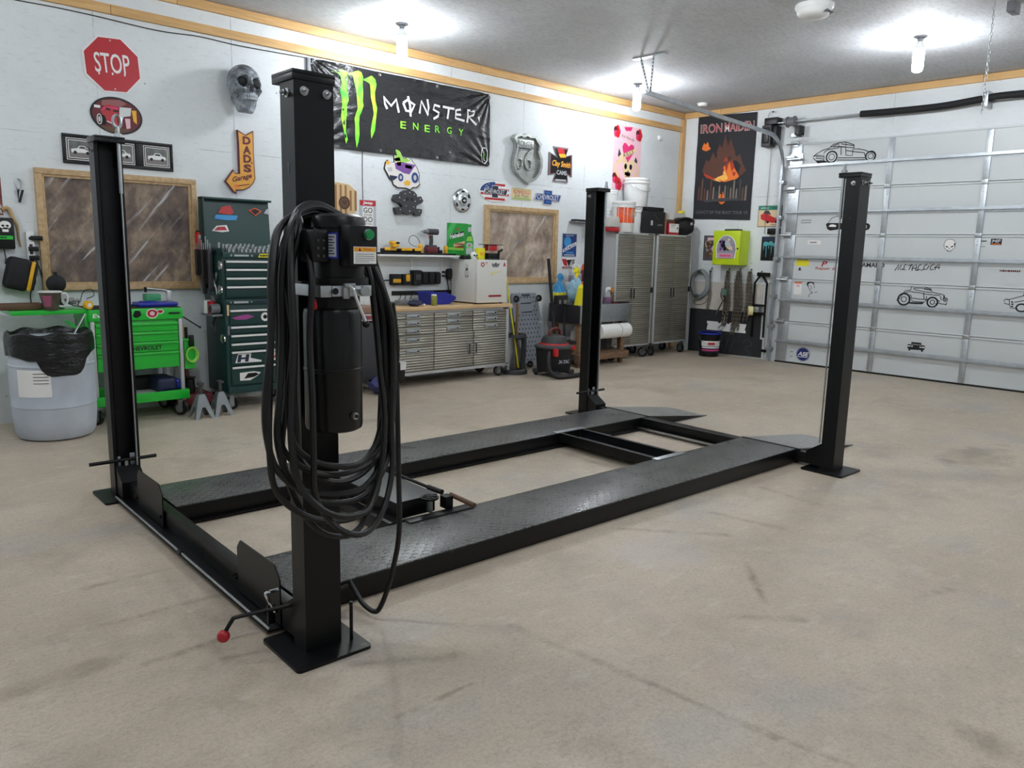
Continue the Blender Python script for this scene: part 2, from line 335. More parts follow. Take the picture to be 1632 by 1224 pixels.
M_CHAIN = pm('rusty_chain', (112, 104, 94), .5, .7, var=.3, vs=30); M_HOSEG = pm('grey_hose', (126, 134, 136), .5, var=.1)
M_DIRT = pm('scuffed_ply', (196, 190, 180), .7, var=.14, vs=5); M_BOARD = pm('black_rubber_board', (36, 37, 40), .6, var=.15, vs=8)
# ---------------------------------------------------------------- room shell
X0, Y0 = -4.6, -5.6
struct(MB().box(X0, WX+.2, Y0, WY+.2, -.15, 0, M_FLOOR), 'floor')
struct(MB().box(X0, WX+.2, Y0, WY+.2, CZ, CZ+.15, M_CEIL), 'ceiling')
struct(MB().box(X0, WX, WY, WY+.15, 0, CZ, M_WALL), 'wall_left')
struct(MB().box(WX, WX+.15, Y0, WY+.15, 0, CZ, M_WALLR), 'wall_right')
struct(MB().box(X0, WX, Y0-.15, Y0, 0, CZ, M_WALLR), 'wall_near')
struct(MB().box(X0-.15, X0, Y0-.15, WY+.15, 0, CZ, M_WALLR), 'wall_rear')
def lumber(name, boxes, m):
    mb = MB()
    for b in boxes: mb.box(*b, m, .003)
    return struct(mb, name)
lumber('trim_1', [(a, b-.004, WY-.04, WY, 3.70, 3.785) for a, b in ((X0, -.8), (-.8, 2.9), (2.9, 6.55), (6.55, WX-.04))], M_PINE)
lumber('trim_2', [(a, b-.004, WY-.04, WY, 3.493, 3.572) for a, b in ((X0, -1.2), (-1.2, 2.33), (2.33, 6.0), (6.0, WX-.1))], M_PINE)
lumber('trim_3', [(WX-.04, WX, a, b-.004, 3.70, 3.785) for a, b in ((Y0, -.3), (-.3, 3.37), (3.37, 7.0), (7.0, WY))], pm('pine_lumber_door_wall', (212, 170, 112), .55, var=.06))
lumber('trim_4', [(WX-.1, WX-.005, WY-.045, WY-.002, .02, 3.69)], M_PINEV)
def window(n, x0, x1, z0, z1, m_ins, fw):
    o = thing('window_%d' % n, '', 'window', WL((x0+x1)/2, z0), 0, kind='structure'); del o['label'], o['category']
    w = (x1-x0)/2; h = z1-z0
    MB().box(-w+.02, w-.02, -.012, .0, .02, h-.02, m_ins).obj('insulation', o)
    f = MB()
    for b in ((-w, w, 0, fw), (-w, w, h-fw, h), (-w, -w+fw, fw, h-fw), (w-fw, w, fw, h-fw)): f.box(b[0], b[1], -.05, 0, b[2], b[3], M_FRAMEW, .003)
    f.obj('frame', o)
    g = MB()
    e = fw*.45
    for b in ((-w+fw, w-fw, fw, fw+e), (-w+fw, w-fw, h-fw-e, h-fw), (-w+fw, -w+fw+e, fw+e, h-fw-e), (w-fw-e, w-fw, fw+e, h-fw-e)): g.box(b[0], b[1], -.036, 0, b[2], b[3], M_FRAMEW, .002)
    g.obj('inner_stop', o)
    N = 26; s = MB(); vs = []; random.seed(n)
    for j in range(N+1):
        for i in range(N+1):
            u = -w+fw+e+(2*w-2*fw-2*e)*i/N; v = fw+e+(h-2*fw-2*e)*j/N
            vs.append((u, -.03+.008*sin(i*1.7+j*1.1)*sin(j*.6-i*.35), v))
    s.add(vs, [(j*(N+1)+i, j*(N+1)+i+1, (j+1)*(N+1)+i+1, (j+1)*(N+1)+i) for j in range(N) for i in range(N)], M_SHEET, True)
    s.obj('plastic_sheet', o)
window(1, 1.651, 2.995, 1.123, 2.15, M_INS1, .048); window(2, 6.665, 8.0, 1.125, 2.127, M_INS2, .055)
# wires stapled along the wall below the lumber
wb = MB(); wb.tube(crom([(X0+.2, WY-.006, 3.44), (.9, WY-.006, 3.452), (2.0, WY-.007, 3.462), (2.7, WY-.012, 3.44), (3.1, WY-.008, 3.462), (3.5, WY-.009, 3.452), (4.26, WY-.006, 3.468)], 6), .004, M_BLKM, 5)
solo(wb, 'wire', 'thin dark wire stapled to the wall just under the lower lumber strip', 'wire')
wb = MB(); wb.tube([(4.866, WY-.004, 2.6), (4.864, WY-.004, 2.3), (4.87, WY-.004, 2.08)], .004, M_BLKM, 5)
solo(wb, 'wire', 'thin dark wire running down from the black banner to the red and white sign', 'wire')
# ---------------------------------------------------------------- bulbs
LAMPS = [(4.86, 6.91, 1), (8.70, 3.32, 1), (8.62, 6.85, 1), (4.86, 3.3, 0), (1.0, 3.3, 0), (4.86, -.3, 0), (8.7, -.3, 0), (1.0, -.3, 0), (-.9, 6.0, 0)]  # leftmost unseen bulbs are added fill, the off-grid last one for the left wall
LL = {0: 'lit bulb on the ceiling above the black banner', 1: 'lit bulb on the ceiling before the overhead door', 2: 'lit bulb on the ceiling above the tall cabinets, behind the track hanger'}
for i, (x, y, vis) in enumerate(LAMPS):
    o = thing('ceiling_lamp', LL.get(i, 'unseen lit ceiling bulb outside the picture, one of the grid and added fill bulbs'), 'lamp', (x, y, CZ), group='bare ceiling bulbs')
    MB().lathe([(.001, 0), (.062, 0), (.064, -.008), (.05, -.016), (.03, -.022), (.026, -.05), (.03, -.052)], M_GRY, 20).obj('lamp_base', o)
    MB().lathe([(.022, -.045), (.03, -.055), (.045, -.085), (.05, -.105), (.05, -.12)], M_WHT, 20).obj('bulb_collar', o)
    MB().lathe([(.05, -.12), (.052, -.15), (.052, -.31), (.044, -.335), (.022, -.347), (.001, -.35)], M_LAMP if vis else M_LAMP2, 20).obj('bulb', o)
# detectors, chain, small ceiling things
o = thing('smoke_detector', 'large white round detector on the ceiling at the top edge of the picture', 'detector', (7.04, 3.63, CZ))
MB().lathe([(.165, 0), (.168, -.02), (.155, -.045)], M_WHT, 32).obj('base', o)
b = MB(); b.lathe([(.15, -.045), (.145, -.075), (.12, -.1), (.06, -.112), (.001, -.113)], M_WHT, 32); b.obj('cover', o)
b = MB()
for k in range(5): b.box(-.06, .06, -.15+.012*k-.003, -.147+.012*k, -.082-.004*k, -.070-.004*k, M_GRY)
b.obj('vent', o)
o = thing('smoke_detector', 'small white round detector on the ceiling near the corner lumber', 'detector', (10.35, 6.98, CZ))
MB().lathe([(.075, 0), (.075, -.02), (.06, -.04), (.001, -.045)], M_WHT, 24).obj('cover', o); MB().lathe([(.085, 0), (.085, -.008)], M_WHT, 24).obj('base', o)
b = MB(); P = Vector((7.94, 2.44, CZ)); z = CZ-.01
for k in range(26):
    zc = z-.019-.036*k; ang = (k % 2)*PI/2; pts = [(P.x+.009*cos(q)*cos(ang), P.y+.009*cos(q)*sin(ang), zc+.023*sin(q)) for q in (2*PI*i/10 for i in range(10))]
    b.tube(pts, .003, M_STEEL, 5, True)
solo(b, 'hanging_chain', 'zinc chain hanging from the ceiling at the upper right', 'chain')
b = MB(); b.box(8.02, 8.2, 2.31, 2.37, CZ-.09, CZ-.004, M_GRY, .004); solo(b, 'ceiling_bracket', 'grey steel bracket on the ceiling beside the hanging chain', 'bracket')
b = MB().lathe([(.04, 0), (.042, -.012), (.032, -.03), (.001, -.034)], M_WHT, 20, M=Matrix.Rotation(PI/2, 4, 'X') @ Matrix.Scale(-1, 4, (0, 0, 1)))
so = solo(b, 'round_sensor', 'small round sensor on the white wall right of the pink poster', 'sensor', WL(10.26, 3.34)); so.scale = (1, 1, 1)
# ---------------------------------------------------------------- overhead door
DY0, DY1, DX = 5.78, -.42, WX-.02     # door left edge (far) to right edge, inner skin plane
door = bpy.data.objects.new('door_1', None); COL.objects.link(door); door.location = (DX, DY0, 0); door.rotation_euler.z = RV; door['kind'] = 'structure'
DW = DY0-DY1; ZS = [.02, .622, 1.241, 1.881, 2.525, 3.165]
M_DOOR = pm('door_panel_white', (205, 210, 211), .42, var=.015, vs=2)
for k in range(5):
    b = MB(); b.box(0, DW, -.004, .03, ZS[k]+.003, ZS[k+1]-.003, M_DOOR)
    b.box(0, DW, -.016, -.004, ZS[k+1]-.028, ZS[k+1]-.004, M_DOOR, .003); b.box(0, DW, -.016, -.004, ZS[k]+.004, ZS[k]+.014, M_DOOR, .002)
    b.obj('door_section', door)
    zc = (ZS[k]+ZS[k+1])/2-.005; b = MB()
    prof = [(-.004, zc-.03), (-.012, zc-.03), (-.012, zc-.012), (-.06, zc-.012), (-.06, zc+.012), (-.012, zc+.012), (-.012, zc+.03), (-.004, zc+.03)]
    n = len(prof); b.add([(0, p[0], p[1]) for p in prof]+[(DW, p[0], p[1]) for p in prof], [(i, (i+1) % n, (i+1) % n+n, i+n) for i in range(n)]+[tuple(range(n))[::-1], tuple(range(n, 2*n))], M_GALV); b.obj('strut', door)
for u in (1.375, 2.53, 3.72, 4.9):
    for k in range(5):
        b = MB().box(u, u+.068, -.02, -.003, ZS[k]+.008, ZS[k+1]-.03, M_GALV, .003)
        for q in (.05, .09): b.cyl((u+.034, -.02, ZS[k+1]-q-.03), (u+.034, -.026, ZS[k+1]-q-.03), .008, M_STEEL, 8)
        b.obj('stile', door)
        if k < 4: MB().box(u-.004, u+.072, -.03, -.015, ZS[k+1]-.035, ZS[k+1]+.02, M_STEEL, .003).obj('hinge', door)
for u in (0.012,):
    for k in range(5):
        b = MB().box(u, u+.16, -.018, -.003, ZS[k]+.008, ZS[k+1]-.01, M_GALV, .002); random.seed(k)
        for q in range(9): uu = u+random.uniform(.012, .14); zz = random.uniform(ZS[k]+.05, ZS[k+1]-.06); b.cyl((uu, -.018, zz), (uu, -.026, zz), .006, M_STEEL, 6)
        b.obj('end_stile', door)
        b = MB().box(u-.02, u+.1, -.032, -.017, ZS[k+1]-.05, ZS[k+1]+.03, M_STEEL, .004); b.cyl((u-.07, -.05, ZS[k+1]-.01), (u+.1, -.05, ZS[k+1]-.01), .009, M_STEEL, 8); b.obj('hinge', door)
b = MB().box(-.01, .2, -.1, -.02, 2.935, 2.95, M_GALV).box(.0, .19, -.024, -.018, 2.87, 3.02, M_GALV).box(-.03, .1, -.1, -.03, 2.95, 2.99, M_STEEL, .006); b.obj('top_bracket', door)
MB().box(0, DW, -.02, .03, .0, .022, M_RUB, .004).obj('bottom_seal', door)
# pictures stuck to the door
def decal(build, label, y, z):
    b = MB(); build(b); return b.obj('decal', door, label, (DY0-y, -.006, z))
K = M_BLKM
def car_a(b):
    for pts in CARA: b.strk(pts, .011, 0, K)
    for c_ in CARA_W: b.strk(ell(c_[0], c_[1], c_[2], c_[3], 20), .02, 0, K, True); b.strk(ell(c_[0], c_[1], c_[2]*.55, c_[3]*.55, 16), .009, 0, K, True)
    b.flat(CARA_D, 0, K)
CARA = [[(-.427,-.014),(-.379,.021),(-.301,.062),(-.192,.088),(-.182,.105),(-.147,.132),(-.064,.148),(.014,.152),(.057,.138),(.143,.106),(.152,.046),(.201,.048),(.296,.024),(.350,-.000),(.421,-.019),(.441,-.054),(.429,-.103)], [(-.181,.103),(-.065,.099),(.032,.086),(.032,.146)], [(-.145,.111),(-.069,.134),(-.065,.094)], [(-.038,.132),(.138,.095),(.141,.066),(-.034,.091)], [(-.065,.094),(-.034,.088),(-.024,-.021)], [(.033,.072),(.043,-.026),(.133,-.038),(.136,.052)], [(.140,.015),(.294,-.010)], [(-.272,.013),(-.262,.042),(-.215,.067),(-.058,.084)], [(-.425,-.029),(-.384,-.067),(-.349,-.105),(-.262,-.098),(-.264,-.011),(-.378,.003),(-.427,-.014)], [(-.389,-.014),(-.268,-.028)], [(-.387,-.037),(-.265,-.057)], [(-.069,-.053),(.312,-.079)], [(-.078,-.081),(.115,-.094),(.315,-.104)], [(.294,-.010),(.319,-.085)], [(.043,.037),(.137,.018)]]
CARA_D = [(-.384,-.067),(-.264,-.072),(-.199,-.102),(-.236,-.106),(-.349,-.105)]
CARA_W = [(*[(-.156,-.035)][0], .075, .075), (*[(.382,-.061)][0], .065, .062)]
decal(car_a, 'black line drawing of a low hot rod on the top door section', 5.02, 2.98)
CARB = [[(-.302,-.052),(-.265,-.027),(-.223,.047),(-.202,.081),(-.131,.097),(-.126,.137),(-.112,.146),(-.022,.150),(.026,.145),(.112,.124),(.133,.081),(.258,.058),(.282,.050),(.290,.016)], [(-.223,.047),(-.139,.076),(-.003,.064),(.036,.053),(.232,.044)], [(-.096,.124),(.013,.129),(.023,.085),(-.084,.104),(-.096,.124)], [(-.135,.041),(-.112,.002),(-.102,-.048),(.052,-.053),(.076,-.017)], [(-.101,-.007),(-.014,-.017),(.090,-.016),(.111,.010),(.176,.009),(.241,-.036)], [(.071,.028),(.075,-.012)], [(.033,.075),(.043,-.014)], [(.027,.085),(.127,.076)], [(.237,.037),(.252,-.011),(.274,-.005),(.278,.044)], [(.205,-.048),(.252,-.060),(.317,-.066),(.323,-.041)], [(-.145,.000),(-.133,-.075)]]
CARB_D = [[(.023,.130),(.113,.117),(.124,.100),(.029,.113)], [(-.151,-.081),(-.120,-.061),(.047,-.058),(.031,-.080),(-.054,-.085)], [(.184,-.070),(.214,-.043),(.221,-.072)], [(.299,-.072),(.319,-.046),(.322,-.071)]]
def car_b(b):
    for p in CARB: b.strk(p, .0095, 0, K)
    for p in CARB_D: b.flat(p, 0, K)
    for (u, v), r, w in (([(-.206,-.029)][0], .075, .022), ([(.149,-.047)][0], .062, .02), ([(.301,-.006)][0], .026, .008)):
        b.strk(ell(u, v, r, r, 20), w, 0, K, True); b.strk(ell(u, v, r*.45, r*.45, 12), .01, 0, K, True)
decal(car_b, 'black line drawing of an old coupe beside the band name', 3.81, 1.07)
def car_c(b):
    b.flat([(-.062,.057),(.057,.057),(.072,.027),(.108,.024),(.113,.012),(.109,-.027),(.095,-.037),(.089,-.061),(.073,-.061),(.065,-.040),(-.066,-.046),(-.069,-.061),(-.089,-.061),(-.094,-.031),(-.108,-.024),(-.109,.015),(-.094,.025),(-.065,.023)], 0, K)
    for q in ([(-.097,-.001),(-.077,.001),(-.049,.001)]+[(.055,-.003),(.081,-.002),(.099,-.001)]): b.flat(ell(*q, .011, .009, 10), .001, M_WHP)
    b.strk([(-.064,.028),(.070,.027)], .007, .001, M_SILV)
decal(car_c, 'small black front view of a muscle car', 3.80, .43)
def car_d(b):
    for p in ([(-.090,.024),(-.048,.020),(-.020,.032),(.047,.056),(.097,.075),(.210,.085),(.324,.062)], [(-.104,-.007),(-.090,.024)], [(-.102,-.023),(-.065,-.036),(-.041,-.040)], [(-.048,.020),(-.041,-.040),(-.025,-.079),(.043,-.084)], [(.008,-.010),(.104,.016),(.244,.031),(.328,.033)], [(.097,.075),(.100,.125),(.176,.129),(.210,.085)], [(.124,-.082),(.256,-.073)]): b.strk(p, .008, 0, K)
    for (u, v) in [(.091,-.071),(.283,-.058)]: b.strk(ell(u, v, .055, .045, 18), .018, 0, K, True)
    for (u, v) in [(-.015,-.008),(-.009,-.034),(-.009,-.061)]: b.flat(rect(u-.012, v-.008, u+.012, v+.008), 0, K)
    b.flat([(-.087,.023),(-.048,.020),(-.047,.014),(-.080,.015)], 0, K)
decal(car_d, 'black line drawing of an old car cut by the right edge of the picture', 2.75, 1.09)
def skull_d(b):
    b.flat([(.003,.085),(.054,.069),(.073,.033),(.070,-.030),(.042,-.041),(.039,-.062),(.011,-.079),(-.021,-.058),(-.048,-.037),(-.059,.016),(-.044,.064)], 0, M_WHP)
    b.strk([(.003,.085),(.054,.069),(.073,.033),(.070,-.030),(.047,-.041),(.039,-.062),(.011,-.079),(-.021,-.058),(-.027,-.042),(-.048,-.037),(-.059,.016),(-.044,.064)], .006, .001, K, True)
    for p in ([(-.039,.000),(-.003,-.013),(-.003,-.021),(-.030,-.021)], [(.019,-.015),(.051,.004),(.053,-.012),(.030,-.023)], [(.009,-.023),(.018,-.042),(.002,-.042)], [(.054,.027),(.072,.033),(.068,-.009)]): b.flat(p, .001, K)
    b.strk([(-.016,-.055),(.010,-.065),(.033,-.055)], .006, .001, K)
decal(skull_d, 'small white skull sticker with black eyes', 3.542, 1.745)
def metal_d(b):
    for p in ([(-.270,-.048),(-.223,.035),(-.233,-.040),(-.188,.039),(-.203,-.032),(-.133,-.030)], [(-.121,.027),(-.140,.040),(-.163,.008),(-.145,.006),(-.172,-.029)], [(-.108,.023),(-.048,.031)], [(-.062,.042),(-.095,-.035)], [(-.053,-.043),(-.046,.011),(-.006,.041),(-.002,-.001),(-.011,-.033)], [(-.061,-.012),(-.001,-.005)], [(.055,.032),(.049,.045),(.022,.018),(.018,-.023),(-.006,-.042)], [(-.006,-.039),(.052,-.022)], [(.126,.036),(.120,.052),(.094,.020),(.086,-.021),(.058,-.039)], [(.081,-.021),(.128,-.017),(.152,.030)], [(.214,.036),(.207,.058),(.174,.022),(.165,-.014),(.179,-.024),(.211,-.014)], [(.229,-.025),(.229,.015),(.278,.058),(.274,.016),(.269,-.012)], [(.209,.005),(.283,.012)], [(.161,.064),(.170,.057)]): b.strk(p, .0105, 0, K)
decal(metal_d, 'black slanted handwritten band name lettering', 3.9, 1.46)
def ase_d(b):
    b.flat([((.108 if i % 4 < 2 else .09)*cos(2*PI*i/96), (.108 if i % 4 < 2 else .09)*sin(2*PI*i/96)) for i in range(96)], 0, pm('gear_blue', (24, 42, 110), .5))
    b.text('ASE', .005, .005, .062, .001, M_WHP, .155, .25, .03); b.flat(rect(-.075, -.045, .07, -.035), .001, M_WHP)
decal(ase_d, 'blue gear shaped sticker with white letters', 5.345, .155)
def misc_d(b):
    for (y, z, t_, h, w, m, it) in ((4.49, 1.475, 'CAMARO', .06, .36, K, 0), (5.14, 1.475, 'P', .075, .07, M_SRED, .3), (5.12, 1.405, 'Repair &', .05, .3, pm('rust_red', (190, 110, 100), .6), .3), ):
        b.text(t_, DY0-y, z, h, 0, m, w, it, .02)
    b.flat(rect(DY0-5.565, 1.435, DY0-5.375, 1.545), 0, M_BYEL); b.flat(rect(DY0-5.55, 1.52, DY0-5.39, 1.535), .001, M_BLKM)
    b.flat(rect(DY0-5.57, 1.02, DY0-5.45, 1.2), 0, M_WHP); b.flat(rect(DY0-5.57, 1.18, DY0-5.45, 1.2), .001, M_ORG); b.flat(rect(DY0-5.54, 1.13, DY0-5.48, 1.165), .001, M_PINK)
    b.strk(rect(DY0-5.54, 2.05, DY0-5.395, 2.085), .007, 0, K, True)
    b.flat(rect(DY0-5.42, 1.745, DY0-5.22, 1.80), 0, M_WHP); scrib(b, DY0-5.33, 1.772, .11, .02, .001, M_NAVY); scrib(b, DY0-2.83, 1.452, .22, .026, 0, M_MAR, 4); b.flat(rect(DY0-5.53, 1.37, DY0-5.48, 1.38), 0, M_NAVY); b.flat(rect(DY0-5.52, 1.38, DY0-5.49, 1.41), 0, M_NAVY)
    b.flat(rect(DY0-3.075, 1.76, DY0-2.955, 1.835), 0, K); b.text('MF', DY0-3.015, 1.805, .042, .001, M_SILVS, .09, .2, .03); b.flat(rect(DY0-3.065, 1.767, DY0-2.965, 1.775), .001, M_FLAME)
    b.flat(rect(DY0-3.18, 1.80, DY0-3.12, 1.812), 0, K); b.flat(rect(DY0-3.18, 1.735, DY0-3.13, 1.742), 0, M_GRY)
    for q in (.1, .17): b.flat(rect(DY0-5.54, q, DY0-5.5, q+.008), 0, M_NAVY)
b = MB(); misc_d(b); b.obj('decal', door, 'small lettered stickers spread over the door', (0, -.006, 0))
def face_d(b):
    b.flat([(-.082,.071),(-.068,.095),(-.020,.109),(.030,.092),(.033,.057),(.007,.083),(-.026,.089),(-.057,.065),(-.048,.019),(-.072,.048)], 0, K)
    for p in ([(-.055,.041),(-.034,-.004),(-.003,-.037),(.019,-.048)], [(.033,.061),(.045,.015)], [(.014,-.044),(-.027,-.081),(-.040,-.121)], [(.011,-.052),(.020,-.063)], [(.051,-.046),(.086,-.033)], [(-.035,.046),(-.018,.043)], [(-.015,.005),(.006,.002)], [(-.010,.040),(.001,.017)]): b.strk(p, .007, 0, K)
decal(face_d, 'black silhouette drawing of a dark haired head', 5.3, 1.11)
def car_e(b):
    b.flat([(-.113,-.021),(-.090,-.007),(.215,-.010),(.413,-.034),(.419,-.096),(.084,-.095),(-.042,-.113),(-.087,-.090)], 0, K)
    b.strk([(-.080,-.007),(-.034,.060),(.039,.086),(.207,.079),(.305,.007)], .008, 0, K); b.flat([(-.071,-.058),(-.050,-.031),(-.007,-.026),(.041,-.040),(.034,-.063)], .001, M_WHP)
    (u, v), = [(.458,-.061)]; b.flat(ell(u, v, .05, .047, 18), 0, K); b.strk([(u, v-.02), (u, v+.02)], .012, .001, M_SILV)
decal(car_e, 'black car drawing half hidden by the lift post', 5.06, 2.05)
# tracks, shaft, opener
o = thing('door_track', 'galvanised door track curving from the wall up along the ceiling', 'door track', (WX-.07, 5.86, 0), RV)
def chan(pts, m, name, parent, wd=.05, dp=.028):
    """C channel swept along pts (local x is the track's width)"""
    b = MB(); P = [Vector(p) for p in pts]; N = len(P); vs = []
    sec = [(-.5, 0), (.5, 0), (.5, 1), (.38, 1), (.38, .12), (-.38, .12), (-.38, 1), (-.5, 1)]
    for i in range(N):
        t_ = (P[min(i+1, N-1)]-P[max(i-1, 0)]).normalized(); nn = Vector((1, 0, 0)); up = t_.cross(nn)
        for a, c_ in sec: vs.append(P[i]+nn*(-dp*c_)+up*(a*wd))
    k = len(sec); fs = [(i*k+j, i*k+(j+1) % k, (i+1)*k+(j+1) % k, (i+1)*k+j) for i in range(N-1) for j in range(k)]
    b.add(vs, fs+[tuple(range(k))[::-1], tuple((N-1)*k+j for j in range(k))], m); return b.obj(name, parent)
arc = [(0, -.45+.45*cos(a)-.0, 2.82+.45*sin(a)) for a in (PI/2*i/12 for i in range(13))]
chan([(0, 0, .0), (0, 0, 2.82)], M_GALV, 'vertical_track', o); chan(arc, M_GALV, 'curved_track', o); chan([(0, -.45, 3.27), (.0, -3.3, 3.40)], M_GALV, 'horizontal_track', o)
b = MB()
b.box(-.045, -.01, .0, .06, .0, 2.85, M_GALV)
b.obj('jamb_angle', o)
for k in (.16, .5, .95, 1.5, 2.1, 2.6): MB().box(-.05, .03, -.02, .07, k, k+.05, M_STEEL, .004).obj('track_bracket', o)
b = MB()   # perforated angle hanger from the ceiling to the end of the track
for a, c_ in (((-.12, -3.3, 3.785), (.0, -3.28, 3.40)), ((.05, -3.28, 3.785), (.01, -3.26, 3.40))):
    A, C_ = Vector(a), Vector(c_); d = C_-A; x_ = Vector((1, 0, 0)); 
    b.add([A, A+Vector((.035, 0, 0)), C_+Vector((.035, 0, 0)), C_, A+Vector((0, .03, 0)), C_+Vector((0, .03, 0))], [(0, 1, 2, 3), (0, 3, 5, 4)], M_GALV)
    for q in range(1, 10): p_ = A+d*(q/10)+Vector((.012, -.003, 0)); b.box(p_.x, p_.x+.012, p_.y-.001, p_.y+.001, p_.z, p_.z+.018, M_BLKM)
b.box(-.2, .25, -3.33, -3.26, 3.778, 3.788, M_GALV); b.obj('hanger', o)
b = MB(); b.cyl((0, 0, 0), (7.0, 0, 0), .0125, M_GALV, 14)
sh = thing('torsion_shaft', 'steel shaft above the overhead door with a long black sleeve', 'shaft', (WX-.12, 5.98, 3.463), RV)
b.obj('shaft', sh)
b = MB().cyl((.16, 0, 0), (.26, 0, 0), .062, M_GRY, 24).cyl((.15, 0, 0), (.165, 0, 0), .075, M_GRY, 24).cyl((.255, 0, 0), (.27, 0, 0), .075, M_GRY, 24); b.obj('cable_drum', sh)
b = MB().box(.28, .36, -.02, .12, -.2, -.06, M_BLK, .008).box(.2, .36, .05, .11, -.2, -.16, M_GALV); b.obj('bearing_plate', sh)
b = MB(); b.tube(crom([(1.2, 0, .0), (1.6, 0, -.01), (2.2, 0, -.012), (2.68, 0, .022), (3.0, 0, .03), (4.2, 0, -.01), (5.2, 0, 0)], 8), .043, M_BLKM, 16); b.obj('spring_sleeve', sh, 'black foam sleeve')
b = MB().box(2.69, 2.73, -.06, .11, -.08, .1, M_STEEL, .004); b.obj('centre_bracket', sh)
op = thing('door_opener', 'black wall mounted door opener between the flag and the door', 'door opener', WR(6.07, 3.14), RV)
MB().box(-.13, .02, -.17, 0, 0, .31, M_DKG, .02).obj('motor_housing', op); MB().box(-.105, -.005, -.18, -.168, .05, .27, M_BLK, .012).obj('cover_panel', op)
MB().box(-.11, .1, -.15, 0, .31, .41, M_BLK, .015).obj('gear_head', op); MB().box(.02, .1, -.14, 0, .03, .3, M_BLK, .03).obj('side_housing', op)
b = MB().tube(crom([(-.1, -.04, .41), (-.11, -.04, .46), (-.08, -.05, .5), (-.04, -.05, .505)], 5), .004, M_GRY, 6); b.ball((-.035, -.05, .505), .014, M_BLK, 1); b.obj('antenna', op)
b = MB().tube([(-.03, -.03, 0), (-.035, -.02, -.5), (-.05, -.012, -1.25)], .004, M_GRY, 5); b.obj('cord', op)
